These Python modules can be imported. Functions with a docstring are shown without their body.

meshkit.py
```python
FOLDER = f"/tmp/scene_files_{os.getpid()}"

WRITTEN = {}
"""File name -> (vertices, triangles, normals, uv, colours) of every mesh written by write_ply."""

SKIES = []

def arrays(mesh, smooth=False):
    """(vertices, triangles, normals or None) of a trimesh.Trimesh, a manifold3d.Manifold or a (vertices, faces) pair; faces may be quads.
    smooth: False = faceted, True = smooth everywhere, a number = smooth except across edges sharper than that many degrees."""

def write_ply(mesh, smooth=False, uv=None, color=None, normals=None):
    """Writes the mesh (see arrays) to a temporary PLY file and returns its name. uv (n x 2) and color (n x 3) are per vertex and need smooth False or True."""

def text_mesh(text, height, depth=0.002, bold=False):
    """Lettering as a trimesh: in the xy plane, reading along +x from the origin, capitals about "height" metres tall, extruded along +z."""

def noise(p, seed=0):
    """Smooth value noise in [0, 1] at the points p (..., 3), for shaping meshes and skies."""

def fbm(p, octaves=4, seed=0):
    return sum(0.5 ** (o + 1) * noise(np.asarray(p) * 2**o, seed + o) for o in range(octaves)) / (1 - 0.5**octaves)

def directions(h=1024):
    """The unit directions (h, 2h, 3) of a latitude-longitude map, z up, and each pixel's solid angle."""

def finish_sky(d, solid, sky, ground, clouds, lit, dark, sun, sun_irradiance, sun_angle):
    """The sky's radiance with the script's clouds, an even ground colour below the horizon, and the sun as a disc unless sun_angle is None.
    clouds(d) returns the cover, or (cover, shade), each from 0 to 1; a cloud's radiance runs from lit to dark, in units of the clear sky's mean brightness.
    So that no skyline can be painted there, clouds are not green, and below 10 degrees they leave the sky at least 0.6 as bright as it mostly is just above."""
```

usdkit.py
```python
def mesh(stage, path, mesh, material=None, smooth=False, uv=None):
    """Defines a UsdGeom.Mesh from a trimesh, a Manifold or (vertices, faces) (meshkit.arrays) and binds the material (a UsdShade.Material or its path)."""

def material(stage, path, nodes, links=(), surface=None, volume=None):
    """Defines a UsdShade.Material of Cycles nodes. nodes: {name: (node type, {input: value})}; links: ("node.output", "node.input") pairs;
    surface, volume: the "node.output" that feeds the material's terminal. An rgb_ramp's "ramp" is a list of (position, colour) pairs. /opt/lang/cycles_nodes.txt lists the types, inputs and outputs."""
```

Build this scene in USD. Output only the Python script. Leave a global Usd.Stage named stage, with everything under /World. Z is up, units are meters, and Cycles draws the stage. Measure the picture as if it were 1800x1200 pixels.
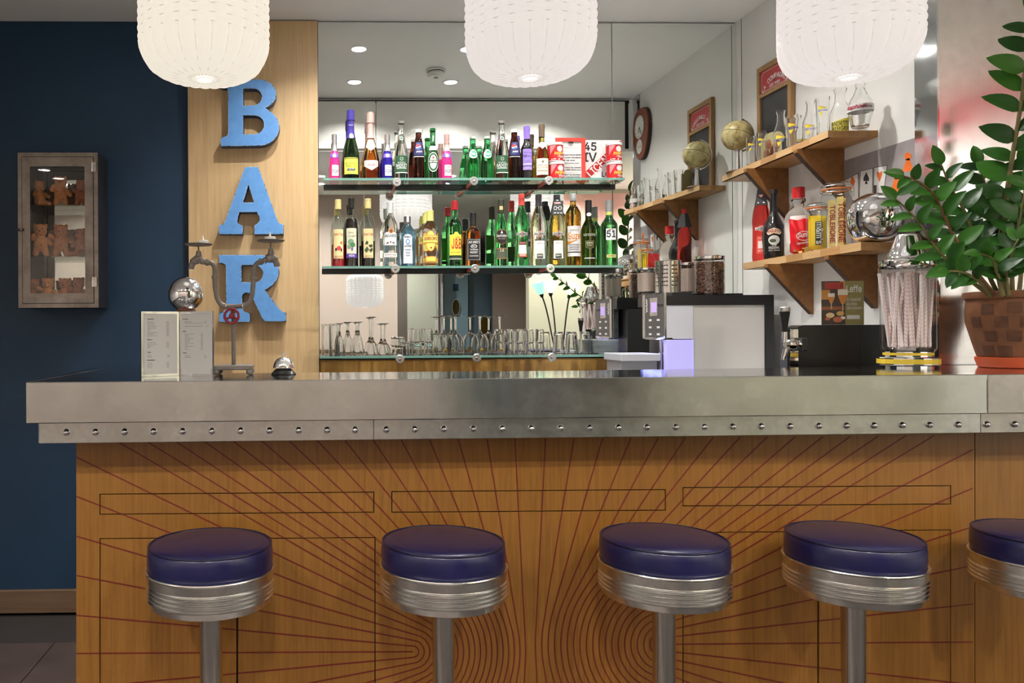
import math, random
import numpy as np, trimesh, manifold3d as mf, shapely.geometry as sg, shapely.affinity as sa
from shapely.ops import unary_union
from scipy.interpolate import PchipInterpolator
import usdkit, meshkit
from pxr import Usd, UsdGeom, UsdLux, UsdShade, Gf, Sdf

stage = Usd.Stage.CreateInMemory()
UsdGeom.SetStageUpAxis(stage, 'Z'); UsdGeom.SetStageMetersPerUnit(stage, 1.0)
UsdGeom.Xform.Define(stage, '/World'); UsdGeom.Scope.Define(stage, '/World/Looks')
rnd = random.Random(7)
PI = math.pi

# ------------------------------------------------------------------ camera
F, PX0, PY0, W, H = 1400.0, 598.0, 582.0, 1800.0, 1200.0
YAW, ROLL, HC = math.radians(1.4), math.radians(0.33), 1.27
EXPOSURE = 0.45
_r0, _u0, _b0 = np.array([math.cos(YAW), -math.sin(YAW), 0]), np.array([0, 0, 1.0]), np.array([-math.sin(YAW), -math.cos(YAW), 0])
CR = math.cos(ROLL) * _r0 - math.sin(ROLL) * _u0
CU = math.cos(ROLL) * _u0 + math.sin(ROLL) * _r0
CB = _b0
CPOS = np.array([0, 0, HC])
cam = UsdGeom.Camera.Define(stage, '/World/camera')
cam.AddTransformOp().Set(Gf.Matrix4d(*[float(x) for r in ((*CR, 0), (*CU, 0), (*CB, 0), (*CPOS, 1)) for x in r]))
cam.CreateHorizontalApertureAttr(36.0); cam.CreateVerticalApertureAttr(24.0)
cam.CreateFocalLengthAttr(F * 36 / W)
cam.CreateHorizontalApertureOffsetAttr((W / 2 - PX0) * 36 / W)
cam.CreateVerticalApertureOffsetAttr((PY0 - H / 2) * 36 / W)
cam.CreateExposureAttr(EXPOSURE)
cam.CreateClippingRangeAttr(Gf.Vec2f(0.05, 100))

# ------------------------------------------------------------------ lights (recessed ceiling lamps; the pendants carry their own)
CEIL = 2.689
DOWNLIGHTS = [(x, y) for y in (2.75, 3.28) for x in (0.2, 0.75, 1.3)] + [(-0.07, 3.10)]
ROOMLIGHTS = [(x, y) for y in (0.0, -0.38) for x in (-2.4, -1.2, 0.0, 1.2, 2.4, 3.4)] + [(2.51, -2.2), (1.12, -3.6)]
L_BAR, L_ROOM = 1250.0, 1000.0
LIGHT_COLOR = (1.0, 0.97, 0.92)

def ray(px, py):
    d = (px - PX0) / F * CR - (py - PY0) / F * CU - CB
    return d
def at(px, py, Y):
    d = ray(px, py); return CPOS + d * (Y / d[1])
def atz(px, py, Z):
    d = ray(px, py); return CPOS + d * ((Z - HC) / d[2])
def atx(px, py, X):
    d = ray(px, py); return CPOS + d * (X / d[0])
def proj(p):
    q = np.asarray(p, float) - CPOS; w = -q @ CB
    return PX0 + F * (q @ CR) / w, PY0 - F * (q @ CU) / w

# ------------------------------------------------------------------ materials
def lin(*c):
    c = c[0] if len(c) == 1 else c
    return tuple((x / 255 / 12.92 if x / 255 <= 0.04045 else ((x / 255 + 0.055) / 1.055) ** 2.4) for x in c)
M = {}
def mat(name, nodes, links, surface):
    if name not in M:
        M[name] = usdkit.material(stage, '/World/Looks/' + name, nodes, links, surface=surface)
    return M[name]
def pbr(name, col, rough=0.5, metal=0.0, vary=0.0, scale=20, bump=0.0, bscale=80, **kw):
    """plain principled; vary = tonal mottling of the surface itself"""
    if name in M: return M[name]
    n = {'p': ('principled_bsdf', {'base_color': col, 'roughness': rough, 'metallic': metal, **kw})}; l = []
    if vary or bump:
        n['tc'] = ('texture_coordinate', {})
    if vary:
        n['n'] = ('noise_texture', {'scale': scale, 'detail': 4.0})
        n['r'] = ('rgb_ramp', {'ramp': [(0.3, tuple(x * (1 - vary) for x in col)), (0.7, tuple(min(1, x * (1 + vary)) for x in col))]})
        l += [('tc.object', 'n.vector'), ('n.fac', 'r.fac'), ('r.color', 'p.base_color')]
    if bump:
        n['bn'] = ('noise_texture', {'scale': bscale, 'detail': 3.0})
        n['b'] = ('bump', {'strength': bump, 'distance': 0.002})
        l += [('tc.object', 'bn.vector'), ('bn.fac', 'b.height'), ('b.normal', 'p.normal')]
    return mat(name, n, l, 'p.BSDF')
def wood(name, dark, light, axis='z', scale=1.0, rough=0.4, contrast=(0.35, 0.68), coat=0.0):
    if name in M: return M[name]
    big, small = 55.0 * scale, 2.2 * scale
    sc = [big, big, big]; sc['xyz'.index(axis)] = small
    sc2 = [x * 3.2 for x in sc]
    n = {'tc': ('texture_coordinate', {}), 'm': ('mapping', {'scale': tuple(sc)}), 'm2': ('mapping', {'scale': tuple(sc2)}),
         'n': ('noise_texture', {'scale': 1.0, 'detail': 5.0, 'distortion': 0.4}), 'n2': ('noise_texture', {'scale': 1.0, 'detail': 2.0}),
         'n3': ('noise_texture', {'scale': 0.05, 'detail': 2.0}),
         'mx': ('math', {'math_type': 'multiply_add', 'value2': 0.35}), 'mx2': ('math', {'math_type': 'multiply_add', 'value2': 0.35}),
         'r': ('rgb_ramp', {'ramp': [(contrast[0] * 1.7 - 0.1, dark), (contrast[1] * 1.7 - 0.1, light)] if False else [(0.50, dark), (1.06, light)]}),
         'b': ('bump', {'strength': 0.12, 'distance': 0.001}),
         'p': ('principled_bsdf', {'roughness': rough, 'coat_weight': coat, 'coat_roughness': 0.15})}
    l = [('tc.object', 'm.vector'), ('tc.object', 'm2.vector'), ('m.vector', 'n.vector'), ('m2.vector', 'n2.vector'), ('m.vector', 'n3.vector'),
         ('n2.fac', 'mx.value1'), ('n.fac', 'mx.value3'), ('n3.fac', 'mx2.value1'), ('mx.value', 'mx2.value3'), ('mx2.value', 'r.fac'),
         ('r.color', 'p.base_color'), ('n2.fac', 'b.height'), ('b.normal', 'p.normal')]
    return mat(name, n, l, 'p.BSDF')
def brushed(name, col, rough=0.3, axis='x', amount=0.12, stain=0.15):
    """brushed sheet metal, streaks along axis, cloudy wear"""
    if name in M: return M[name]
    sc = [300.0, 300.0, 300.0]; sc['xyz'.index(axis)] = 3.0
    n = {'tc': ('texture_coordinate', {}), 'm': ('mapping', {'scale': tuple(sc)}), 'n': ('noise_texture', {'scale': 1.0, 'detail': 3.0}),
         'c': ('noise_texture', {'scale': 3.5, 'detail': 5.0, 'roughness': 0.6}),
         'rr': ('map_range', {'from_min': 0.3, 'from_max': 0.7, 'to_min': max(0.02, rough - amount), 'to_max': rough + amount}),
         'r': ('rgb_ramp', {'ramp': [(0.3, tuple(x * (1 - stain) for x in col)), (0.7, tuple(min(1, x * (1 + stain)) for x in col))]}),
         'b': ('bump', {'strength': 0.06, 'distance': 0.001}), 'p': ('principled_bsdf', {'metallic': 1.0})}
    l = [('tc.object', 'm.vector'), ('m.vector', 'n.vector'), ('tc.object', 'c.vector'), ('c.fac', 'rr.value'), ('rr.result', 'p.roughness'),
         ('c.fac', 'r.fac'), ('r.color', 'p.base_color'), ('n.fac', 'b.height'), ('b.normal', 'p.normal')]
    return mat(name, n, l, 'p.BSDF')
def pane(name, tint=(0.93, 0.97, 0.95), edge=(0.50, 0.58, 0.55), ior=1.5, rough=0.0, gl=(1, 1, 1)):
    """thin glass: lets light through, mirrors by fresnel, takes the glass's own tint where one looks along the wall of it"""
    if name in M: return M[name]
    n = {'lw': ('layer_weight', {'blend': 0.5}), 'p3': ('math', {'math_type': 'power', 'value2': 3.0}), 'p5': ('math', {'math_type': 'power', 'value2': 5.0}),
         'ma': ('math', {'math_type': 'multiply_add', 'value2': 0.9, 'value3': ((ior - 1) / (ior + 1)) ** 2}),
         'mx': ('mix_color', {'a': tint, 'b': edge}), 't': ('transparent_bsdf', {}), 'g': ('glossy_bsdf', {'color': gl, 'roughness': rough}), 'mc': ('mix_closure', {})}
    l = [('lw.facing', 'p3.value1'), ('lw.facing', 'p5.value1'), ('p3.value', 'mx.fac'), ('mx.result', 't.color'), ('p5.value', 'ma.value1'), ('ma.value', 'mc.fac'), ('t.BSDF', 'mc.closure1'), ('g.BSDF', 'mc.closure2')]
    return mat(name, n, l, 'mc.closure')
def glass(name, col, ior=1.4, rough=0.0):
    return mat(name, {'p': ('principled_bsdf', {'base_color': col, 'roughness': rough, 'ior': ior, 'transmission_weight': 1.0})}, [], 'p.BSDF')
def emit(name, col, strength):
    return mat(name, {'e': ('emission', {'color': col, 'strength': strength})}, [], 'e.emission')
chrome = pbr('chrome', (0.82, 0.82, 0.83), 0.06, 1.0)
steel = brushed('steel', (0.55, 0.54, 0.52), 0.28)
black = pbr('black_plastic', (0.012, 0.012, 0.013), 0.35)
blackmetal = pbr('black_metal', (0.015, 0.015, 0.016), 0.3, vary=0.2)
white_print = pbr('white_print', (0.66, 0.66, 0.645), 0.5)
black_print = pbr('black_print', (0.015, 0.015, 0.018), 0.5)
def ink(r, g, b, rough=0.5):
    return pbr('ink_%d_%d_%d' % (r, g, b), lin(r, g, b), rough)

# ------------------------------------------------------------------ scene tree
_used = set()
def numbered(parent, name):
    p, k = f'{parent}/{name}', 0
    while p in _used:
        k += 1; p = f'{parent}/{name}_{k:03d}'
    _used.add(p); return p
def props(prim, label=None, cat=None, group=None, kind=None):
    for k, v in (('label', label), ('category', cat), ('group', group), ('kind', kind)):
        if v: prim.SetCustomDataByKey(k, v)
    return prim
def thing(name, label, cat, loc=(0, 0, 0), rotz=0.0, group=None, kind=None, tilt=None):
    x = UsdGeom.Xform.Define(stage, numbered('/World', name))
    x.AddTranslateOp().Set(Gf.Vec3d(*map(float, loc)))
    if rotz: x.AddRotateZOp().Set(math.degrees(rotz))
    if tilt: x.AddRotateXYZOp().Set(Gf.Vec3f(*map(float, tilt)))
    props(x.GetPrim(), label, cat, group, kind); return x.GetPrim()
def obj(name, mesh, material, parent=None, label=None, smooth=35, cat=None, group=None, kind=None):
    path = numbered(str(parent.GetPath()) if parent else '/World', name)
    if isinstance(mesh, (list, tuple)) and not isinstance(mesh[0], np.ndarray): mesh = cat_(mesh)
    m = usdkit.mesh(stage, path, mesh, material, smooth=smooth)
    props(m.GetPrim(), label, cat, group, kind); return m.GetPrim()
def dup(root, loc, rotz=0.0, label=None, group=None, tilt=None, scale=None):
    was = root.GetCustomData()
    base = root.GetName()
    import re
    base = re.sub(r'_\d{3}$', '', base)
    r = thing(base, label or was.get('label'), was.get('category'), loc, rotz, group or was.get('group'), tilt=tilt)
    if scale: UsdGeom.Xform(r).AddScaleOp().Set(Gf.Vec3f(*scale))
    inner = r
    # the reference brings the children; the root's own ops above win over the referenced ones
    r.GetReferences().AddInternalReference(root.GetPath()); r.SetInstanceable(True)
    return r
def struct(name, mesh, material, label=None, smooth=35):
    return obj(name, mesh, material, None, label, smooth, kind='structure')

# ------------------------------------------------------------------ mesh tools
def cat_(ms):
    return trimesh.util.concatenate([to_tm(m) for m in ms])
def to_tm(m):
    if isinstance(m, trimesh.Trimesh): return m
    v, f, _ = meshkit.arrays(m); return trimesh.Trimesh(v, f, process=False)
def box(x0, x1, y0, y1, z0, z1, bev=0.0):
    if bev <= 0:
        m = trimesh.creation.box((x1 - x0, y1 - y0, z1 - z0)); m.apply_translation(((x0 + x1) / 2, (y0 + y1) / 2, (z0 + z1) / 2)); return m
    b = min(bev, (x1 - x0) / 2.01, (y1 - y0) / 2.01, (z1 - z0) / 2.01)
    pts = []
    for sx, X in ((1, x0), (-1, x1)):
        for sy, Yv in ((1, y0), (-1, y1)):
            for sz, Zv in ((1, z0), (-1, z1)):
                pts += [(X, Yv + sy * b, Zv + sz * b), (X + sx * b, Yv, Zv + sz * b), (X + sx * b, Yv + sy * b, Zv)]
    return to_tm(mf.Manifold.hull_points(np.array(pts, float)))
def lathe(prof, n=28, sq=None, closed=True, ang=None):
    """revolve (r, z) pairs about z; sq(z) -> 0..1 squareness"""
    prof = [(max(r, 0.0), z) for r, z in prof]
    a = np.arange(n) * 2 * PI / n + (PI / n)
    V, rows = [], []
    for r, z in prof:
        if r < 1e-7:
            rows.append([len(V)] * n); V.append((0, 0, z))
        else:
            k = sq(z) if sq else 0.0
            i0 = len(V)
            for t in a:
                c, s = math.cos(t), math.sin(t)
                f = 1.0
                if k > 0:
                    e = 2 + 6 * k; f = (abs(c) ** e + abs(s) ** e) ** (-1 / e)
                V.append((r * c * f, r * s * f, z))
            rows.append(list(range(i0, i0 + n)))
    Fc = []
    for A, Bq in zip(rows[:-1], rows[1:]):
        for i in range(n):
            j = (i + 1) % n
            if A[i] != A[j]: Fc.append((A[i], A[j], Bq[j]))
            if Bq[i] != Bq[j]: Fc.append((A[i], Bq[j], Bq[i]))
    return trimesh.Trimesh(np.array(V, float), np.array(Fc, int), process=False)
def cyl(r, z0, z1, n=24, bev=0.0):
    b = bev
    return lathe([(0, z0), (r - b, z0), (r, z0 + b), (r, z1 - b), (r - b, z1), (0, z1)] if b else [(0, z0), (r, z0), (r, z1), (0, z1)], n)
def tube(pts, rad, sides=8, cap=True):
    p = np.asarray(pts, float); t = np.gradient(p, axis=0); t /= np.linalg.norm(t, axis=1, keepdims=True) + 1e-12
    rad = np.broadcast_to(rad, (len(p),))
    up = np.array([0.13, 0.21, 0.97]); a = np.cross(t[0], up); a /= np.linalg.norm(a)
    V, Fc = [], []
    for i in range(len(p)):
        a = a - t[i] * (a @ t[i]); a /= np.linalg.norm(a) + 1e-12; b = np.cross(t[i], a)
        for k in range(sides):
            w = 2 * PI * k / sides; V.append(p[i] + rad[i] * (math.cos(w) * a + math.sin(w) * b))
    for i in range(len(p) - 1):
        for k in range(sides):
            j = (k + 1) % sides; A, B_, C, D = i * sides + k, i * sides + j, (i + 1) * sides + j, (i + 1) * sides + k
            Fc += [(A, B_, C), (A, C, D)]
    if cap:
        V += [p[0], p[-1]]; n0 = len(V) - 2
        for k in range(sides):
            j = (k + 1) % sides; Fc += [(n0, j, k), (n0 + 1, (len(p) - 1) * sides + k, (len(p) - 1) * sides + j)]
    return trimesh.Trimesh(np.array(V), np.array(Fc), process=False)
def smooth_path(pts, n=24):
    p = np.asarray(pts, float); s = np.concatenate([[0], np.cumsum(np.linalg.norm(np.diff(p, axis=0), axis=1))])
    f = PchipInterpolator(s, p); return f(np.linspace(0, s[-1], n))
def move(m, loc=(0, 0, 0), rx=0, ry=0, rz=0, sc=None):
    m = to_tm(m).copy()
    if sc is not None: m.apply_scale(sc)
    for ang, ax in ((rx, (1, 0, 0)), (ry, (0, 1, 0)), (rz, (0, 0, 1))):
        if ang: m.apply_transform(trimesh.transformations.rotation_matrix(ang, ax))
    m.apply_translation(loc); return m
def extrude(poly, d):
    """polygon in xy -> prism along +z"""
    return trimesh.util.concatenate([trimesh.creation.extrude_polygon(g, d, engine='earcut') for g in getattr(poly, 'geoms', [poly]) if g.area > 1e-12])
def upright(m):
    """xy drawing -> standing in the xz plane facing -y (z thickness goes towards -y)"""
    m = to_tm(m).copy(); v = m.vertices.copy(); m.vertices = np.stack([v[:, 0], -v[:, 2], v[:, 1]], 1); return m
_tc = {}
def text(s, h, bold=False, depth=0.0006, fit=None, slant=0.0, align='c'):
    key = (s, bold)
    if key not in _tc: _tc[key] = meshkit.text_mesh(s, 1.0, 1.0, bold)
    m = _tc[key].copy(); v = m.vertices
    x0, x1 = v[:, 0].min(), v[:, 0].max()
    sx = h if not fit else min(h * 1.6, fit / (x1 - x0))
    off = (x0 + x1) / 2 if align == 'c' else x0
    m.vertices = np.stack([(v[:, 0] - off) * sx + slant * (v[:, 1] - 0.36) * h, (v[:, 1] - 0.36) * h, v[:, 2] * depth], 1)
    return m
def seg_poly(pts, w):
    return sg.LineString(pts).buffer(w / 2, cap_style=2, join_style=2)
def hull(spheres, n=10):
    out = None
    pts = [np.asarray(trimesh.creation.icosphere(1, r).vertices) + np.asarray(c) for c, r in spheres]
    return mf.Manifold.hull_points(np.concatenate(pts))

def ell(cx, cy, rx, ry, n=28):
    return sg.Polygon([(cx + rx * math.cos(t), cy + ry * math.sin(t)) for t in np.linspace(0, 2 * PI, n, endpoint=False)])
def rrect(x0, x1, y0, y1, r=0.0):
    b = sg.box(x0 + r, y0 + r, x1 - r, y1 - r); return b.buffer(r, quad_segs=4) if r > 0 else b
# ================================================================== the room
YW, YM = 3.66, 3.64                      # wall plane, mirror face
XR = float(at(1296, 300, YM)[0])         # right wall plane
YE = float(atx(1650, 400, XR)[1])        # where the right wall ends
YST = float(atx(1612, 400, XR)[1])       # where its steel corner begins
XL, XRR, YB = -3.2, 3.9, -1.0
paint_blue = pbr('paint_deep_blue', lin(16, 52, 80), 0.55, vary=0.06, scale=3, bump=0.05, bscale=300)
paint_white = pbr('paint_white', lin(226, 225, 222), 0.45, vary=0.02, scale=4, bump=0.04, bscale=250)
paint_ceiling = pbr('paint_ceiling', lin(242, 242, 240), 0.7)
paint_taupe = pbr('paint_taupe', lin(182, 166, 155), 0.6)
paint_taupe_dark = pbr('paint_taupe_dark', lin(140, 129, 120), 0.6)
paint_pale = pbr('paint_pale_green_white', lin(222, 226, 208), 0.5)
paint_cream = pbr('paint_cream', lin(188, 184, 162), 0.5)
paint_sky = pbr('paint_light_blue', lin(150, 184, 200), 0.4)
paint_slate = pbr('paint_slate_blue', lin(112, 138, 156), 0.4)

floor_p = struct('floor', box(XL, XRR, -9.2, YW, -0.12, -0.012), pbr('grout', lin(46, 40, 38), 0.8), 'dark brown tiled floor')
tile_m = [pbr(f'floor_tile_{k}', lin(*c), 0.42, vary=0.18, scale=6, bump=0.15, bscale=40) for k, c in enumerate(((74, 62, 58), (68, 58, 55), (80, 68, 62)))]
ts = 0.42
k = 0
for i in range(9):
    for j in range(4, 11):
        x, y = XL + i * ts, -0.9 + j * ts
        if y + ts > YW + .05: continue
        obj('tile', box(x + .003, min(x + ts - .003, XRR), y + .003, min(y + ts - .003, YW), -0.012, 0.0, 0.002), tile_m[rnd.randrange(3)], floor_p, smooth=False)
_ch = unary_union([ell(x, y, .036, .036, 20) for x, y in DOWNLIGHTS] + [ell(x, y, .050, .050, 20) for x, y in ROOMLIGHTS])
_cm = extrude(sg.box(XL, -9.2, XRR, YW + .1).difference(_ch), .1); _cm.apply_translation((0, 0, CEIL))
struct('ceiling', _cm, paint_ceiling, 'white plaster ceiling', smooth=False)
struct('wall_back', box(XL, XR + .3, YW, YW + .12, 0, CEIL), paint_blue, 'deep blue painted wall behind the bar')
struct('wall_left', box(XL - .1, XL, YB, YW, 0, CEIL), paint_white, 'white side wall')
struct('wall_right', box(XR, XRR, YE, YW, 0, CEIL), paint_white, 'white painted wall carrying the wooden shelves')
paint_pink = pbr('paint_pink', lin(226, 92, 116), .5)
wfr_ = struct('wall_far_right', box(XRR, XRR + .1, -9.2, YE, 0, CEIL), paint_white, 'white wall with a pink frieze')
obj('frieze', box(XRR - .003, XRR - .0002, -.69, YE, 2.45, CEIL - .03), paint_pink, wfr_, 'pink painted frieze')
struct('wall_front', box(XL - .1, 0.80, YB - .12, YB, 0, CEIL), paint_taupe, 'taupe wall seen in the mirror')
_wfr = struct('wall_front_right', box(2.1, XRR, -0.82, -0.70, 0, CEIL), paint_cream, 'cream wall seen in the mirror behind the floor lamp')
obj('frieze', box(2.42, XRR - .004, -.6998, -.697, 2.12, CEIL - .04), pbr('paint_pale_pink', lin(226, 176, 168), .5), _wfr, 'pale pink painted frieze')
struct('wall_hall_left', box(0.70, 0.80, -9.2, YB - .12, 0, CEIL), paint_taupe_dark, 'wall of the passage seen in the mirror')
struct('wall_hall_right', box(3.4, 3.5, -9.2, -0.82, 0, CEIL), paint_taupe, 'wall of the passage seen in the mirror')
struct('wall_hall_end', box(0.8, 3.4, -9.2, -9.1, 0, CEIL), paint_pale, 'end wall of the passage')
# beam over the bar, with a shadow gap, seen in the mirror
YBM = 2.43
struct('ceiling_beam', box(XL, XR, 1.86, YBM, 2.365, CEIL - .006), paint_ceiling, 'white dropped beam over the bar')
bp = obj('beam_panels', box(XL + 1.2, 0.34, YBM, YBM + .012, 2.38, CEIL - .022), paint_white, None, 'white fascia panels on the dropped beam, seen in the mirror', kind='structure')
obj('panel', box(0.346, XR - .06, YBM, YBM + .012, 2.38, CEIL - .022), paint_white, bp)
obj('shadow_gap', [box(XL + 1.2, XR - .03, YBM + .0005, YBM + .004, CEIL - .03, CEIL - .012), box(XR - .06, XR - .035, YBM + .0005, YBM + .004, 2.38, CEIL - .02)], black, bp)
# skirting
sk = wood('skirting_wood', lin(96, 74, 56), lin(126, 100, 78), 'x', 0.6, 0.4)
struct('baseboard_back', box(XL, -0.62, YW - .02, YW, 0, .105, .004), sk, 'brown wooden skirting under the blue wall')

# veneer panel that carries the letters, and the apron board under the mirror
ash = wood('ash_veneer', lin(186, 154, 110), lin(208, 178, 134), 'z', 1.6, 0.38)
oak = wood('oak_veneer', lin(150, 104, 48), lin(186, 138, 74), 'z', 1.0, 0.35)
xa, xb = at(332, 400, YM)[0], at(560.5, 400, YM)[0]
struct('wall_panel', box(xa, xb - .002, YM - .012, YW, 0, CEIL - .006, .001), ash, 'pale ash veneer panel carrying the blue letters')
xm2 = at(1081, 600, YM)[0]
z_ap = at(800, 629, YM)[2]
struct('trim_1', box(xb + .002, xm2, YM - .012, YW, 0.6, z_ap, .001), oak, 'wooden apron board below the lowest glass shelf')
# mirror
mirror_mat = mat('mirror_silver', {'g': ('glossy_bsdf', {'color': (0.86, 0.89, 0.87), 'roughness': 0.0})}, [], 'g.BSDF')
xs = at(1076, 200, YM)[0]
mir = thing('wall_mirror', 'tall frameless wall mirror behind the bottle shelves', 'mirror', (0, 0, 0))
zt = CEIL - .007
obj('pane', box(xb + .001, xs - .0012, YM, YW, z_ap + .002, zt), mirror_mat, mir, smooth=False)
obj('pane', box(xs + .0012, XR - .001, YM, YW, 0.95, zt), mirror_mat, mir, smooth=False)
seam_m = pbr('mirror_edge', (0.10, 0.12, 0.11), 0.3)
obj('edge', [box(xs - .0017, xs + .0017, YM - .0006, YW, z_ap, zt), box(xb - .0015, xb + .0008, YM - .002, YW, z_ap, zt)], seam_m, mir)

# steel corner and end face of the right wall
stl = brushed('steel_sheet', (0.78, 0.77, 0.77), 0.17, 'z', 0.06, 0.04)
stl_gloss = pbr('steel_polished', (0.60, 0.62, 0.64), 0.10, 1.0, bump=0.25, bscale=9)
cl = obj('steel_cladding', box(XR - .004, XRR, YE - .006, YE - .0005, 0, CEIL - .004), stl, None, 'brushed steel sheet facing the end of the white wall, behind the plant', kind='structure')
obj('corner_strip', box(XR - .006, XR - .0005, YE - .006, YST, 0, CEIL - .004), stl_gloss, cl, 'polished dimpled steel strip turning the corner')
obj('edge_bead', box(XR - .0075, XR - .002, YE - .0085, YE - .005, 0, CEIL - .004), chrome, cl)
obj('panel_joint', box(XR - .0012, XR + .001, YM - .045, YM - .042, 1.1, CEIL), seam_m, stage.GetPrimAtPath('/World/wall_right'))

# lamps in the ceiling
ring_m = pbr('lamp_ring', (0.80, 0.80, 0.79), 0.4)
disc_m = emit('lamp_disc', LIGHT_COLOR, 60.0)
def downlight(x, y, power, where, r=0.036):
    t = thing('ceiling_light', where, 'ceiling light', (x, y, CEIL), group='recessed ceiling lamps')
    dep = .032 if r < .04 else .030
    obj('trim_ring', lathe([(r + .012, 0.0005), (r + .011, -.003), (r + .001, -.0035), (r - .0005, 0.0), (r - .0005, dep + .004)], 24), ring_m, t)
    obj('bulb', cyl(r - .001, dep + .0012, dep + .004, 20), disc_m, t)
    d = UsdLux.DiskLight.Define(stage, str(t.GetPath()) + '/beam')
    d.CreateRadiusAttr(r - .004); d.CreateIntensityAttr(power); d.CreateColorAttr(Gf.Vec3f(*LIGHT_COLOR))
    d.AddTranslateOp().Set(Gf.Vec3d(0, 0, dep))
    return t
for x, y in DOWNLIGHTS: downlight(x, y, L_BAR * (.62 if y > 3.2 else 1.15), 'small recessed ceiling lamp, ' + {.2: 'second', .75: 'third', 1.3: 'fourth'}.get(x, 'first') + ' of the row ' + ('close to the mirror' if y > 3 else 'farther from the mirror'))
for i_, (x, y) in enumerate(ROOMLIGHTS): downlight(x, y, L_ROOM, 'larger recessed ceiling lamp, ' + ((('first', 'second', 'third', 'fourth', 'fifth', 'sixth')[i_ % 6] + ' of the ' + ('front' if y > -.2 else 'rear') + ' guest side row') if i_ < 12 else ('right' if x > 2 else 'left') + ' one in the passage'), 0.05)
p = at(766, 115, 4.25); y_ = 2 * YM - 4.25
sd = thing('smoke_detector', 'white round smoke detector on the ceiling, seen in the mirror', 'smoke detector', (at(766, 115, 4.32)[0], 2 * YM - 4.32, CEIL))
wp = pbr('white_plastic', (0.75, 0.75, 0.73), 0.4)
obj('base', cyl(.055, -.012, 0, 28, .003), wp, sd); obj('head', lathe([(.045, -.012), (.045, -.016), (.05, -.026), (.036, -.042), (.0, -.042)], 28), wp, sd)
obj('vent', lathe([(.0462, -.0122), (.0462, -.0158)], 28), black, sd); obj('indicator', cyl(.012, -.044, -.042, 14), black, sd)
# ================================================================== the bar
ZC = 1.154
FL, FR0 = atz(47, 672, ZC), atz(1740, 658, ZC)
BYAW = math.atan2(FR0[1] - FL[1], FR0[0] - FL[0])
_bc, _bs = math.cos(BYAW), math.sin(BYAW)
def bar_hit(px, py, d):
    """local (x, z) of a pixel on the bar plane at local depth d"""
    r = ray(px, py); o = CPOS - np.array([FL[0], FL[1], 0])
    ny = np.array([-_bs, _bc, 0]); nx = np.array([_bc, _bs, 0])
    t = (d - o @ ny) / (r @ ny); q = o + t * r
    return np.array([q @ nx, q[2]])
def bar_local(p):
    o = np.asarray(p) - np.array([FL[0], FL[1], 0]); return np.array([o @ np.array([_bc, _bs, 0]), o @ np.array([-_bs, _bc, 0])])
zinc_top = brushed('zinc_top', (0.50, 0.51, 0.53), 0.10, 'x', 0.04, 0.08)
zinc = brushed('zinc_fascia', (0.52, 0.535, 0.52), 0.21, 'x', 0.07, 0.20)
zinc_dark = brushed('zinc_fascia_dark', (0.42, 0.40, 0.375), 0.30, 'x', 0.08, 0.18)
zinc_strip = brushed('zinc_strip', (0.50, 0.515, 0.50), 0.26, 'x', 0.08, 0.12)
bar = thing('bar_counter', 'long oak fronted bar with riveted zinc top and dark red inlaid rays', 'bar counter', (FL[0], FL[1], 0), BYAW)
XE = 3.6
back = [bar_local(p) for p in ((XE - .8, 2.425, 0), (1.9, 2.41, 0), (0.7, 2.25, 0), (-0.25, 2.25, 0), (-0.30, 2.71, 0), (-0.765, 2.70, 0))]
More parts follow.
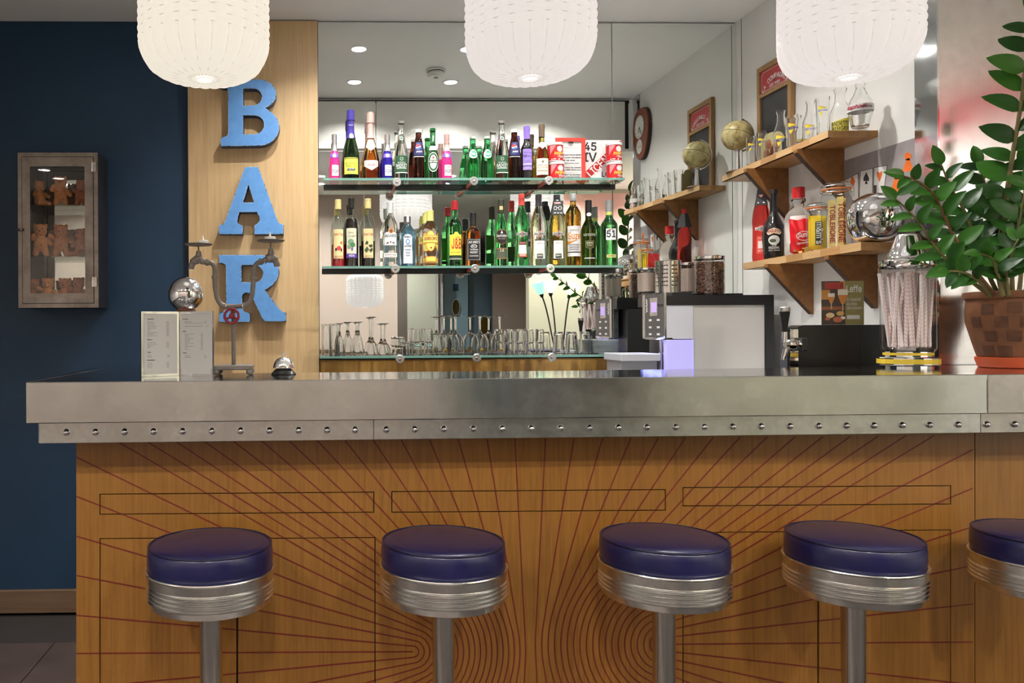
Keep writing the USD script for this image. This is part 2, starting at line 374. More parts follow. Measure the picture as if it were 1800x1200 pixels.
xse = bar_hit(1735, 700, 0)[0]
outline = sg.Polygon([(0, 0), (xse, 0), (back[0][0], 0)] + [tuple(b) for b in back])
zf = bar_hit(900, 735.5, 0)[1]
top = to_tm(extrude(outline, .012)); top.apply_translation((0, 0, ZC - .012)); 
obj('worktop', top, zinc_top, bar, 'polished zinc sheet')
def fasc(x0, x1, z0, z1, y0=-.002, t=.004, m=zinc, nm='fascia'):
    return obj(nm, box(x0, x1, y0, y0 + t, z0, z1, .0018), m, bar)
fasc(-.002, xse - .0008, zf, ZC + .0006)
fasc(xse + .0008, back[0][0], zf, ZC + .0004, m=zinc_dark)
obj('side_fascia', box(-.002, .002, .002, back[-1][1], zf, ZC + .0004, .0015), zinc, bar)
# riveted strip
dS = .022
xs0, xs1, xs2 = bar_hit(69, 760, dS)[0], bar_hit(657, 760, dS)[0], bar_hit(1724, 745, dS)[0]
zs = bar_hit(900, 770, dS)[1]
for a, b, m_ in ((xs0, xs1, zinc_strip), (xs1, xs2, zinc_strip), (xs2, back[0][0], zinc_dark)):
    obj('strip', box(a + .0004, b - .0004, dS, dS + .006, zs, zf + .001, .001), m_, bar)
obj('side_strip', box(xs0 - .004, xs0, dS + .006, back[-1][1] - .02, zs, zf + .001, .001), zinc_strip, bar)
dome = lathe([(.0084, 0), (.0084, .001), (.0068, .0058), (.004, .0086), (0, .0095)], 16)
RIV = [117, 168, 219, 270, 321, 372.5, 423, 474, 525, 575, 624, 679, 729, 780, 832, 883, 934, 985, 1036, 1087, 1137, 1188, 1238, 1288, 1338, 1388.6, 1439, 1487.7, 1536, 1586, 1634, 1684, 1734, 1783, 1832]
for px in RIV:
    py = 759.5 + (px - 117) / (1783 - 117) * (745 - 759.5)
    u = bar_hit(px, py, dS); obj('rivet', move(dome, (u[0], dS, u[1]), rx=PI / 2), chrome, bar)
# carcass
dP = .125
xl = bar_hit(134, 900, dP)[0]; xj = bar_hit(1713, 900, dP)[0]
obj('carcass', box(xl + .004, back[0][0], dP + .02, dP + .045, 0.0, zf), black, bar, 'dark carcass seen in the joints')
obj('underside', box(xl - .04, back[0][0], dS + .006, dP + .2, zf - .03, zf - .002), oak, bar)
oak_bar = wood('oak_bar', lin(120, 78, 28), lin(148, 102, 44), 'z', 2.2, 0.33)
oak_bar2 = wood('oak_bar_plain', lin(114, 75, 28), lin(138, 96, 42), 'z', 2.2, 0.33)
obj('side_panel', box(xl, xl + .02, dP + .004, dP + .34, 0, zf - .03), oak_bar, bar)
g = 1.75
def Q(a, b, c, d): return sg.box(a, b, c, d)
DR = [(175, 867.5, 658, 904.5), (688, 863, 1170.5, 901), (1200, 856, 1672, 890)]
DO = [(175, 945.5, 417, 1475), (417, 945.5, 660, 1475), (1200, 935, 1438.5, 1475), (1438.5, 932, 1672, 1475)]
def px_rect(r, sh=0.0):
    dy = -(r[2] - r[0]) * .0075
    return sg.Polygon([(r[0] + sh, r[1] + sh), (r[2] - sh, r[1] + dy + sh), (r[2] - sh, r[3] + dy - sh), (r[0] + sh, r[3] - sh)])
face = sg.Polygon([(134, 700), (1713, 690), (1713, 1480), (134, 1480)])
holes = unary_union([px_rect(r) for r in DR + DO])
def on_bar(poly, d0, d1):
    m = extrude(poly, 1.0); v = m.vertices
    out = np.zeros_like(v)
    for i, (x, y, w) in enumerate(v):
        q = bar_hit(x, y, dP); out[i] = (q[0], d0 + (d1 - d0) * w, q[1])
    m.vertices = out; m.invert() if m.volume < 0 else None
    return m
obj('front_panel', on_bar(face.difference(holes), dP + .018, dP), oak_bar, bar, smooth=False)
for r in DR: obj('drawer_front', on_bar(px_rect(r, g), dP + .018, dP + .0005), oak_bar, bar, smooth=False)
for r in DO: obj('door', on_bar(px_rect(r, g), dP + .018, dP + .0005), oak_bar, bar, smooth=False)
obj('front_panel', on_bar(sg.Polygon([(1714.5, 690), (2100, 686), (2100, 1480), (1714.5, 1480)]), dP + .018, dP), oak_bar2, bar, smooth=False)
red = pbr('inlay_red', lin(108, 26, 18), 0.5)
gaps = unary_union([px_rect(r).difference(px_rect(r, g)) for r in DR + DO])
clip = sg.Polygon([(134.5, 776), (1710, 760), (1710, 1460), (134.5, 1460)])
def ray_line(F0, r, P, side):
    """boundary point P -> tangent to the circle (F0, r) -> round it -> mirrored back; side +1: the arms open to the left"""
    cx, cy = F0
    x, y = (P[0] - cx) * side, (P[1] - cy)
    d = math.hypot(x, y); base = math.atan2(y, x); al = math.acos(min(1, r / d))
    cands = [base + al, base - al]
    ta = max(cands, key=lambda t: -abs(((t + PI / 2 + PI) % (2 * PI)) - PI) + (0.5 if math.cos(t) > -.2 else 0)) if False else base + al
    ta = (ta + PI) % (2 * PI) - PI
    arc = [(r * math.cos(t), r * math.sin(t)) for t in np.linspace(ta, -ta, 26)]
    pts = [(x, y)] + arc + [(x, -y)]
    # carry the lower arm on to the floor / edge
    ex, ey = arc[-1]; dx, dy = x - ex, -y - ey
    pts[-1] = (ex + dx * 1.6, ey + dy * 1.6)
    return [(cx + side * a, cy + b) for a, b in pts]
F1, F2 = (726, 1145), (1165, 1132)
left = [(134, 1081), (134, 1011), (134, 942), (134, 872), (134, 803)] + [(x, 777 - (x - 134) * .0078) for x in (207.6, 259, 309, 359, 410, 460, 508, 557.6, 606, 656, 705, 755, 805.6, 856, 905)]
right = [(1712, 1061), (1712, 993), (1712, 925), (1712, 857), (1712, 789)] + [(x, 777 - (x - 134) * .0078) for x in (1642, 1592, 1544, 1495, 1447, 1398, 1349, 1301, 1254, 1205, 1157, 1109, 1059, 1009, 959)]
lines = [[(134, 1148), F1], [F2, (1712, 1128)]]
for k, P in enumerate(left, 1): lines.append(ray_line(F1, 9.9 * k, P, 1))
for k, P in enumerate(right, 1): lines.append(ray_line(F2, 11.2 * k, P, -1))
for ln in lines:
    pl = sg.LineString(ln).buffer(1.15, cap_style=2, join_style=2, quad_segs=2).intersection(clip).difference(gaps)
    pl = pl.simplify(0.12)
    if pl.area > 1: obj('inlay_line', on_bar(pl, dP + .001, dP - .0004), red, bar, smooth=False)

# ================================================================== stools
vinyl = pbr('vinyl_indigo', lin(24, 24, 66), 0.30, vary=0.12, scale=14, bump=0.12, bscale=260, coat_weight=0.15, coat_roughness=0.2)
vinyl_p = pbr('vinyl_piping', lin(19, 18, 50), 0.30)
stool_metal = brushed('stool_ring_steel', (0.76, 0.75, 0.72), 0.21, 'x', 0.06, 0.06)
pole_m = brushed('stool_pole_steel', (0.60, 0.58, 0.54), 0.17, 'z', 0.04, 0.04)
YS = 1.83
RS = .1445
def torus(R, r, z, n=56, k=10):
    a = np.linspace(0, 2 * PI, k + 1)
    return lathe([(R + r * math.cos(t), z + r * math.sin(t)) for t in a], n)
def make_stool(label, loc, zt):
    t = thing('bar_stool', label, 'bar stool', loc, group='round vinyl bar stools along the bar')
    r = RS - .003
    obj('seat', lathe([(0, zt + .006), (r * .5, zt + .0045), (r * .85, zt + .001), (r - .006, zt - .003), (r - .001, zt - .008), (r + .0005, zt - .02), (r + .001, zt - .04), (r - .002, zt - .058), (r - .008, zt - .066), (0, zt - .066)], 64), vinyl, t, smooth=40)
    obj('piping', torus(r - .0035, .0028, zt - .0035), vinyl_p, t)
    zr = zt - .058
    p = [(r - .012, zr - .002), (RS - .002, zr + .003), (RS + .002, zr + .0025), (RS + .003, zr), (RS + .002, zr - .0025), (RS, zr - .004), (RS - .0005, zr - .022)]
    for k in range(4):
        z0 = zr - .024 - k * .0095
        p += [(RS - .0025, z0), (RS + .0012, z0 - .003), (RS + .0012, z0 - .0055), (RS - .0025, z0 - .008)]
    p += [(RS - .004, zr - .066), (RS - .006, zr - .074), (RS - .012, zr - .077), (0, zr - .077)]
    obj('seat_ring', lathe(p, 72), stool_metal, t, 'ribbed polished metal band', smooth=25)
    obj('pole', cyl(.0255, 0.02, zr - .075, 32), pole_m, t)
    obj('base_plate', lathe([(0, .03), (.04, .03), (.06, .024), (.16, .012), (.17, .006), (.17, 0), (0, 0)], 48), pole_m, t)
    return t
words = ['indigo vinyl bar stool at the left end of the bar, by the dark wall', 'indigo vinyl bar stool in front of the red ray centre, second from the left', 'indigo vinyl bar stool third from the left, below the middle pendant lamp',
         'indigo vinyl bar stool fourth from the left, before the right cupboard doors', 'indigo vinyl bar stool cut by the right edge of the picture']
ST = [(370, 952), (778.5, 950), (1166, 946), (1499, 938), (1838, 932)]
for w_, (px, py) in zip(words, ST):
    q = at(px, py, YS)
    if w_ is words[0]:
        st0 = make_stool(w_, (q[0], q[1], 0), q[2]); z0_ = q[2]
    else:
        r_ = dup(st0, (q[0], q[1], 0), rnd.uniform(0, 6), w_)

# ================================================================== pendant lamps
def pendant(label, px, py, Y, em, name='pendant_lamp', group='ribbed white pendant lamps over the bar', R=.172, Hh=.30, loc=None):
    q = at(px, py, Y) if loc is None else np.array(loc)
    t = thing(name, label, 'pendant lamp', tuple(q), group=group)
    n, K = 24, 8
    zl = .092; nb = 7; hb = (Hh - zl - .055) / nb
    base = PchipInterpolator([0, .004, .012, .028, .05, .085, .12, Hh - .06, Hh - .035, Hh - .015, Hh - .004, Hh], [.062, .098, .122, .145, .159, .170, .172, .171, .165, .145, .105, .045])
    zz = list(np.linspace(0, 1, 10) ** 1.7 * zl) + [zl + hb * nb * i / (nb * 6) for i in range(1, nb * 6 + 1)] + list(np.linspace(Hh - .053, Hh, 10))
    V, Fc = [], []
    N = n * K
    prof = [(.021, .0012), (.035, .0006)] + [(float(base(z)) * R / .172, z) for z in zz] + [(.03, Hh + .002), (.02, Hh + .003)]
    for i, (r, z) in enumerate(prof):
        band = zl < z < Hh - .055
        vq = abs(math.sin(PI * (z - zl) / hb)) if band else 1.0
        for k in range(N):
            th = 2 * PI * k / N; s = abs(math.sin(n * th / 2)) ** .7
            amp = .0088 if not band else .0072
            fade = min(1, max(0, (r - .025) / .06))
            rr = r - amp * fade * (1 - (s * (0.45 + .55 * vq) if band else s))
            V.append((rr * math.cos(th), rr * math.sin(th), z))
    for i in range(len(prof) - 1):
        for k in range(N):
            j = (k + 1) % N; A, B_, C, D = i * N + k, i * N + j, (i + 1) * N + j, (i + 1) * N + k
            Fc += [(A, B_, C), (A, C, D)]
    obj('shade', trimesh.Trimesh(np.array(V), np.array(Fc), process=False), em, t, smooth=True)
    # seams where the gores of the shade meet
    sm = []
    for k in range(n):
        th = 2 * PI * k / n
        sm.append(tube([((r - .0086 * min(1, max(0, (r - .025) / .06)) + .0002) * math.cos(th), (r - .0086 * min(1, max(0, (r - .025) / .06)) + .0002) * math.sin(th), z) for r, z in prof[1:-1:2]], .0012, 4, False))
    for i in range(nb + 1):
        z = zl + hb * i; r = float(base(z)) * R / .172 - .0058
        sm.append(torus(r, .0013, z, 96, 4))
    obj('seams', sm, seam_em, t, 'fine seams of the shade', smooth=False, kind='stuff')
    obj('opening', cyl(.0215, .0005, .002, 24), emit('lamp_opening', (1, .98, .95), 1.6), t)
    obj('collar', lathe([(.0205, .001), (.0235, -.002), (.0235, -.004), (.0205, -.004)], 24), em, t)
    obj('cap', cyl(.028, Hh, Hh + .022, 20, .003), pbr('lamp_cap', (.5, .5, .5), .3, 1), t)
    obj('cord', tube([(0, 0, Hh + .02), (0, 0, (2.365 if 1.86 < q[1] < YBM else CEIL) - q[2])], .003, 6), wp, t)
    return t
def shade_mat(name, col, s):
    return mat(name, {'p': ('principled_bsdf', {'base_color': (.26, .255, .25), 'roughness': .6, 'emission_color': col, 'emission_strength': s})}, [], 'p.BSDF')
em_warm, em_cool = shade_mat('shade_warm', (1.0, .91, .76), .58), shade_mat('shade_cool', (1.0, .92, .87), .52)
seam_em = mat('shade_seam', {'p': ('principled_bsdf', {'base_color': (.7, .68, .64), 'roughness': .6, 'emission_color': (1.0, .90, .80), 'emission_strength': .20})}, [], 'p.BSDF')
YL = 2.1
pendant('warm white ribbed pendant lamp, left one, before the letter B', 359.5, 139, YL, em_warm)
pendant('white ribbed pendant lamp in the middle, before the mirror', 932, 137, YL, em_cool)
pendant('white ribbed pendant lamp on the right, before the shelf wall', 1492, 136, YL, em_cool)
pendant('low ribbed pendant lamp on the guest side, seen only in the mirror', 0, 0, 0, em_cool, loc=(.40, .08, 1.485), group='lamps seen in the mirror')
# ================================================================== glass shelves
YSF = 3.46                                # front edge of the shelves
shelf_glass = pane('shelf_glass', (.90, .95, .93), (.55, .72, .66), 1.5)
edge_glass = mat('shelf_glass_edge', {'p': ('principled_bsdf', {'base_color': (.30, .58, .50), 'roughness': .12, 'transmission_weight': .55, 'ior': 1.5})}, [], 'p.BSDF')
rod_red = pbr('rod_red', lin(176, 62, 48), 0.35)
washer_m = pbr('washer_silver', (.72, .73, .73), .22, .85)
TH = .010
def shelf(label, px0, py0, px1, py1, discs, edge_top):
    a, b = at(px0, py0, YSF), at(px1, py1, YSF)
    z = (a[2] + b[2]) / 2                # top surface
    t = thing('glass_shelf', label, 'glass shelf', (a[0], YSF, z), group='glass shelves on the mirror')
    L, D = b[0] - a[0], YM - YSF
    obj('plate', box(.001, L - .001, .0025, D - .004, -TH, 0), shelf_glass, t, smooth=False)
    obj('polished_edge', [box(0, L, 0, .0025, -TH, 0), box(L - .001, L, .0025, D - .004, -TH, 0), box(0, .001, .0025, D - .004, -TH, 0)], edge_glass, t, 'green polished edge', smooth=False)
    obj('rail', box(.0, at(1081, 600, YM)[0] - a[0], D - .016, D - .0005, -TH - .012, .002, .0008), blackmetal, t, 'dark channel on the mirror')
    for px, py in discs:
        q = at(px, py, YSF - .004); x, zz = q[0] - a[0], q[2] - z
        br = obj('bracket', move(lathe([(0, 0), (.0165, 0), (.019, .0015), (.019, .006), (.0165, .0085), (.009, .0085), (.008, .0065), (0, .0065)], 28), (x, 0, zz), rx=PI / 2), washer_m, t, 'round silver washer')
        obj('screw', move(lathe([(.0062, .006), (.0062, .0095), (.004, .011), (0, .011)], 14), (x, 0, zz), rx=PI / 2), chrome, br)
        obj('rod', tube([(x, .0, zz), (x, D - .001, zz)], .0058, 12), rod_red, br, 'red rod')
        obj('flange', move(cyl(.015, 0, .006, 20, .001), (x, D - .0005, zz), rx=PI / 2), washer_m, br)
    return t, z
S1, Z1 = shelf('upper glass shelf with sparkling wine and soda bottles', 569, 312.5, 1098, 312.5, [(697.5, 320), (833, 318), (965, 317)], 0)
S2, Z2 = shelf('middle glass shelf with spirit bottles', 566, 467.5, 1096, 466, [(695, 472.5), (835, 472), (967.5, 471.5)], 0)
S3, Z3 = shelf('lowest glass shelf with upturned drinking glasses', 562, 626.5, 1097, 622, [(703, 631), (838, 629), (970, 628)], 0)

# ================================================================== bottles
def prof_std(R, H, zs, zn, rn, k=2.0, foot=.006, lip=None):
    """straight body to zs, flowing shoulder to the neck at zn"""
    p = [(0, .003), (R * .55, .003), (R - foot, 0), (R - foot * .3, foot * .35), (R, foot)]
    p += [(R, zs * .5), (R, zs)]
    for t in np.linspace(0, 1, 13)[1:]:
        s = t ** 1.0; c = (1 - math.cos(PI * s)) / 2
        c = c ** (1 / k) if k < 1 else 1 - (1 - c) ** k if k != 1 else c
        p.append((R + (rn - R) * c, zs + (zn - zs) * t))
    p += [(rn, zn + (H - zn) * .5), (rn, H - .0005)] if not lip else [(rn, H - lip), (rn * 1.25, H - lip * .9), (rn * 1.25, H - lip * .3), (rn, H)]
    p += [(0, H)]
    return p
def prof_pts(pts, R, H, n=30):
    zs_, rs_ = [z for r, z in pts], [r for r, z in pts]
    f = PchipInterpolator(zs_, rs_)
    z = np.linspace(0, 1, n)
    return [(0, .003), (R * rs_[0] * .6, .003), (R * rs_[0] * .93, 0)] + [(R * float(f(t)), max(.002, H * t)) for t in z] + [(0, H)]
def rfun(prof):
    pr = [(z, r) for r, z in prof if r > 0]; pr.sort()
    z = np.array([a for a, b in pr]); r = np.array([b for a, b in pr]); z = z + np.arange(len(z)) * 1e-9
    return lambda t: np.interp(t, z, r)
def decal(poly_or_mesh, rf, lift, depth=.0004, flat=None, ang=0.0, step=.006):
    """lays a drawing (metres; x along the girth, y = height) on the bottle's front"""
    m = extrude(poly_or_mesh, 1.0) if not isinstance(poly_or_mesh, trimesh.Trimesh) else poly_or_mesh.copy()
    if isinstance(poly_or_mesh, trimesh.Trimesh):
        v = m.vertices.copy(); zr = v[:, 2].max() - v[:, 2].min(); v[:, 2] = (v[:, 2] - v[:, 2].min()) / (zr or 1); m.vertices = v
    if flat is None and (m.vertices[:, 0].max() - m.vertices[:, 0].min()) > step * 1.5:
        v, f = trimesh.remesh.subdivide_to_size(m.vertices * np.array([1, .35, 0]) + np.array([0, 0, 0]), m.faces, step) if False else (None, None)
        # cut into vertical slices so that it bends
        vv, ff = trimesh.remesh.subdivide_to_size(m.vertices * np.array([1, .4, .0005]), m.faces, step, max_iter=12)
        m = trimesh.Trimesh(vv / np.array([1, .4, .0005]), ff, process=False)
    v = m.vertices
    if flat is not None:
        out = np.stack([v[:, 0], -(flat + lift + depth * v[:, 2]), v[:, 1]], 1)
    else:
        r = rf(v[:, 1]); a = v[:, 0] / np.maximum(rf(np.full(1, (v[:, 1].min() + v[:, 1].max()) / 2)), 1e-4) + ang
        rr = r + lift + depth * v[:, 2]
        out = np.stack([rr * np.sin(a), -rr * np.cos(a), v[:, 1]], 1)
    return trimesh.Trimesh(out, m.faces, process=False)
GREEN = glass('glass_green', (.10, .46, .16), 1.38); GREEN_B = glass('glass_bright_green', (.12, .62, .24), 1.36)
OLIVE = glass('glass_olive', (.16, .20, .03), 1.4); DARKG = glass('glass_dark_green', (.05, .14, .04), 1.4)
AMBER = glass('glass_rose_amber', (.82, .42, .12), 1.36); COLA = glass('glass_cola', (.16, .035, .015), 1.36)
WHISKY = glass('glass_whisky', (.55, .18, .03), 1.38); SUZE = glass('glass_gentian', (.78, .50, .10), 1.36)
BLUEGL = glass('glass_pale_blue', (.42, .66, .82), 1.34); WINE_O = glass('glass_wine', (.62, .50, .12), 1.37)
CLEARG = glass('glass_clear', (.96, .98, .97), 1.30); PALEG = glass('glass_pale_straw', (.86, .90, .70), 1.33)
MGREEN = glass('glass_vermouth_green', (.22, .70, .34), 1.33); BLACKGL = pbr('glass_black', (.012, .010, .010), .08, specular_ior_level=.6)
REDGL = glass('glass_red', (.86, .07, .06), 1.34)
PINK_B = pbr('bottle_pink', lin(222, 50, 128), .12, coat_weight=.5); BLUE_B = pbr('bottle_blue', lin(34, 24, 128), .1, coat_weight=.5)
THIN = pane('thin_glass')
THIN_COL = {}
foil_silver = pbr('foil_silver', (.72, .70, .70), .28, .9, bump=.4, bscale=120); foil_pink = pbr('foil_pink', lin(226, 186, 178), .3, .4, bump=.3, bscale=150)
foil_violet = pbr('foil_violet', lin(70, 62, 150), .3, .35, bump=.4, bscale=150)
syrup_red, syrup_black = pbr('syrup_red', lin(150, 14, 26), .1), pbr('syrup_black', lin(22, 14, 14), .1)
straw_liq = glass('liquor_straw', (.88, .90, .66), 1.33)

ZLO_ = 1.552
def bottle(name, label, cat, px, ytop, w, Zs, Y, profile, mt, cap=None, foil=None, decals=(), group=None, n=32, sq=None, flat=None, liquid=None, pbase=None, yaw=None, name_part='glass', H=None):
    """profile(R, H) -> (r, z) list. px/ytop/w in photo pixels at depth Y. decals in pixels from the base centre (dx, up)."""
    S = Y / F
    base = at(px, (pbase or 400), Y); x = base[0]
    Hh = H or at(px, ytop, Y)[2] - Zs
    R = w * S / 2
    if yaw is None: yaw = -math.atan2(x, Y) * (.45 if Zs != ZLO_ else .95)
    t = thing(name, label, cat, (x, Y, Zs), yaw, group)
    pr = profile(R, Hh); rf = rfun(pr)
    obj(name_part, lathe(pr, n, sq), mt, t, smooth=40)
    if liquid:
        zl, lm = liquid; zl *= Hh
        lp = [(max(0, r - .0025), max(z, .004)) for r, z in pr if z < zl and r > 0.0026]
        lp = [(0, .004)] + lp + [(max(.002, rf(zl) - .0025), zl), (0, zl)]
        obj('liquid', lathe(lp, n, sq), lm, t, smooth=40)
    if cap:
        z0, z1, f_, cm = cap[:4]; z0 = Hh * z0; z1 = Hh * z1; r = max(f_ * S / 2, float(max(rf(z0), rf(z1 - .002))) + .0012)
        nm = cap[4] if len(cap) > 4 else 'cap'
        obj(nm, lathe([(r * .96, z0), (r, z0 + .002), (r, z1 - .002), (r - .0015, z1), (0, z1)], 20), cm, t)
    if foil:
        for fo in (foil if isinstance(foil, list) else [foil]):
            z0, z1, fm = fo[:3]; z0 *= Hh; z1 *= Hh; g_ = fo[3] if len(fo) > 3 else .0008
            obj('foil', lathe([(rf(z) + g_, z) for z in np.linspace(z0, z1, 12)] + ([(0, z1)] if z1 > Hh * .985 else []), n), fm, t)
    cur, k = None, 0
    fl = None if flat is None else R * flat
    for d in decals:
        kind, lift = d[0], .0007 + .00045 * k
        if kind == 'R': poly = rrect(d[1] * S, d[2] * S, d[3] * S, d[4] * S, .0015); mm = d[5]
        elif kind == 'E': poly = ell(d[1] * S, d[2] * S, d[3] * S, d[4] * S); mm = d[5]
        elif kind == 'P': poly = sg.Polygon([(a * S, b * S) for a, b in d[1]]); mm = d[2]
        if kind == 'T':
            tm = text(d[1], d[4] * S, d[6] if len(d) > 6 else True, fit=(d[7] * S if len(d) > 7 and d[7] else None)); tm.apply_translation((d[2] * S, d[3] * S, 0))
            obj('lettering', decal(tm, rf, lift + .0002, .0002, fl), d[5], cur or t, smooth=False); continue
        mesh = decal(poly, rf, lift, .0003, fl)
        if kind != 'T' and len(d) > (6 if kind in 'RE' else 3) and d[-1] == 'sub' and cur is not None: obj('print', mesh, mm, cur, smooth=False)
        else: cur = obj('label', mesh, mm, t, smooth=False)
        k += 1
    return t
def moved(t, px, Y, Z, label, group=None, rot=0.0):
    return dup(t, (at(px, 400, Y)[0], Y, Z), rot, label, group)

G1, G2 = 'bottles on the upper glass shelf', 'bottles on the middle glass shelf'
YB1, YB2 = 3.55, 3.545
W_, K_ = white_print, black_print
pop_prof = lambda R, H: prof_std(R, H, H * .42, H * .80, R * .44, 1.0)
def pop(label, px, mt, cap_m):
    return bottle('small_bottle', label, 'bottle', px, 236.5, 18.4, Z1, YB1, pop_prof, mt, None,
                  [(.64, 1.0, cap_m, .0008), (.80, .83, cap_m, .0026), (.88, .995, cap_m, .0018)],
                  [('R', -4.5, 8, 9, 28, W_), ('T', 'POP', 1.8, 16, 6.5, ink(70, 70, 110), False, 10.5), ('T', 'POMMERY', 1.8, 24, 2.2, ink(150, 150, 160), False, 10),
                   ('R', -7.5, 7.5, 41, 48, ink(110, 80, 190)), ('E', 0, 44.5, 3, 3.4, W_)], group='single serve sparkling wine bottles')
p0 = pop('small pink sparkling wine bottle, first at the left end of the upper glass shelf', 588.5, PINK_B, foil_silver)
pop('small dark blue sparkling wine bottle on the upper glass shelf', 681.5, BLUE_B, foil_silver)
pop('small pink sparkling wine bottle between the dark green beer and the pale green water bottles', 786, PINK_B, foil_pink)
champ = lambda R, H: prof_std(R, H, H * .34, H * .74, R * .40, 1.0)
bottle('champagne_bottle', 'green champagne bottle with violet foil and yellow label', 'bottle', 617.5, 194, 29.5, Z1, YB1, champ, DARKG, None,
       [(.60, 1.0, foil_violet), (.87, .985, foil_violet, .0030), (.855, .875, foil_violet, .0032)],
       [('R', -13, 14, 11, 40, ink(206, 214, 84)), ('T', 'MONOPOLE', 0.5, 29, 4, ink(96, 100, 40), False, 22), ('T', 'HEIDSIECK & CO', .5, 24.5, 2.6, ink(120, 124, 50), False, 20), ('P', [(-7, 17), (6, 17), (7.5, 21), (-5.5, 21)], ink(38, 52, 96), 'sub'),
        ('T', 'BLUE TOP', .4, 19, 2.5, W_, True, 9), ('R', -13, 14, 38, 39, ink(140, 130, 60), 'sub'), ('E', 1, 79, 3.6, 4.5, ink(222, 214, 160)), ('T', 'HEIDSIECK', 0, 98, 2.0, ink(210, 205, 230), False, 7)], group=G1)
rose = lambda R, H: prof_std(R, H, H * .22, H * .74, R * .33, 1.0)
bottle('champagne_bottle', 'amber rosé champagne bottle with pale pink foil and pink shield label', 'bottle', 652.3, 198, 32.5, Z1, YB1, rose, AMBER, None,
       [(.62, 1.0, foil_pink), (.86, .985, foil_pink, .0030), (.845, .865, foil_pink, .0035)],
       [('P', [(-13, 35), (14, 35), (14, 25), (1, 17), (-13, 25)], ink(232, 178, 180)), ('T', 'CHAMPAGNE', .5, 31, 2.4, W_, False, 18), ('T', 'ROSE', .5, 26.5, 3, ink(200, 130, 140), False, 12),
        ('P', [(-6, 73), (6, 73), (9, 60), (0, 52), (-9, 60)], ink(236, 220, 206))], group=G1)
bad = lambda R, H: prof_std(R, H, H * .40, H * .86, R * .40, 1.0, lip=.012)
def badoit(label, px):
    return bottle('water_bottle', label, 'bottle', px, 213.5, 23.5, Z1, YB1, bad, CLEARG, (.958, 1.0, 11.2, foil_silver), None,
                  [('R', -11.5, 11.5, 15, 44, ink(38, 80, 50)), ('T', 'BADOIT', 0, 26, 5.6, W_, True, 20), ('T', 'EAU MINERALE', 0, 31.5, 2.0, W_, False, 14), ('R', -9, 9, 21.5, 22.3, W_, 'sub'), ('E', 0, 38, 2.6, 2.8, ink(190, 205, 190), 'sub'), ('E', 0, 38, 1.8, 2, ink(38, 80, 50), 'sub'),
                   ('R', -11.5, 11.5, 13.2, 14.8, W_), ('E', 0, 75, 3, 3.2, ink(220, 226, 224)), ('E', 0, 75, 2, 2.2, ink(60, 110, 90), 'sub')], group='clear mineral water bottles')
badoit('clear mineral water bottle with green label, behind the left washer of the upper shelf', 706)
badoit('clear mineral water bottle with green label, the right one, next to a cola bottle', 882.4)
colap = lambda R, H: prof_pts([(.98, 0), (1, .12), (.97, .3), (1, .42), (.93, .58), (.62, .80), (.48, .88), (.5, .93), (.48, 1)], R, H)
def cola(label, px, w=20.5):
    return bottle('cola_bottle', label, 'bottle', px, 228, w, Z1, YB1, colap, COLA, (.94, 1.0, 10.0, pbr('crown_cap_white', (.8, .8, .8), .3)), None,
                  [('P', [(-9, 45), (9, 45), (6.6, 68), (-6.6, 68)], ink(36, 44, 104)), ('E', -1, 59.5, 4.4, 4.8, W_), ('P', [(-5.2, 60.5), (-4, 63.2), (-1, 64.3), (2, 63.2), (3.0, 61.5), (0, 60.3), (-3, 59)], ink(212, 40, 44), 'sub'),
                   ('P', [(-4.8, 57.6), (-3.8, 56), (-1, 55.2), (2, 56), (3, 58.8), (.5, 58.2), (-2.5, 56.8)], ink(30, 80, 170), 'sub'), ('T', 'pepsi', .5, 51, 3.4, W_, True, 9), ('R', -9.8, 9.8, 41.5, 43, W_)], group='cola bottles with blue neck label')
cola('dark cola bottle with blue neck label, on the left beside the green beer', 736.5)
cola('dark cola bottle with blue neck label, on the right beside the violet labelled wine', 904.8, 21)
beer = lambda R, H: prof_std(R, H, H * .46, H * .74, R * .46, 1.0)
bottle('beer_bottle', 'dark green beer bottle with oval label', 'bottle', 761.6, 226, 20.5, Z1, YB1, beer, GREEN, (.945, 1.0, 9.6, pbr('crown_cap_green', lin(40, 110, 60), .3, .4)), None,
       [('E', 0, 33, 10, 17.5, ink(188, 200, 190)), ('E', 0, 33, 8.6, 15.8, ink(28, 84, 46), 'sub'), ('E', 0, 33, 6, 12.5, ink(206, 212, 204), 'sub'), ('R', -9, 9, 31, 36, ink(24, 60, 36), 'sub'), ('T', 'Heineken', 0, 33.4, 3.8, W_, True, 16),
        ('P', [(0, 43.2), (.7, 41.2), (2.4, 41.2), (1, 40), (1.6, 38), (0, 39.3), (-1.6, 38), (-1, 40), (-2.4, 41.2), (-.7, 41.2)], ink(190, 40, 40), 'sub'), ('R', -6, 6, 54, 62, ink(200, 208, 204)), ('R', -.8, .8, 70, 80, W_)], group=G1)
per = lambda R, H: prof_pts([(.86, 0), (.97, .10), (1, .24), (.94, .40), (.72, .60), (.48, .76), (.40, .86), (.42, .92), (.42, 1)], R, H)
def perrier(label, px):
    return bottle('water_bottle', label, 'bottle', px, 240.5, 24.5, Z1, YB1, per, GREEN_B, (.945, 1.0, 9.6, pbr('crown_cap_pale', (.62, .72, .64), .3, .3)), None,
                  [('E', 0, 47.5, 7.4, 8.2, ink(196, 222, 214)), ('E', 1, 47.5, 4.6, 5.8, ink(56, 150, 118), 'sub'), ('P', [(-3, 50), (4, 48), (3, 45), (-2, 46)], W_, 'sub')], group='pale green drop shaped water bottles')
perrier('pale green drop shaped water bottle, the left one of two', 831.9)
perrier('pale green drop shaped water bottle, the right one of two', 857)
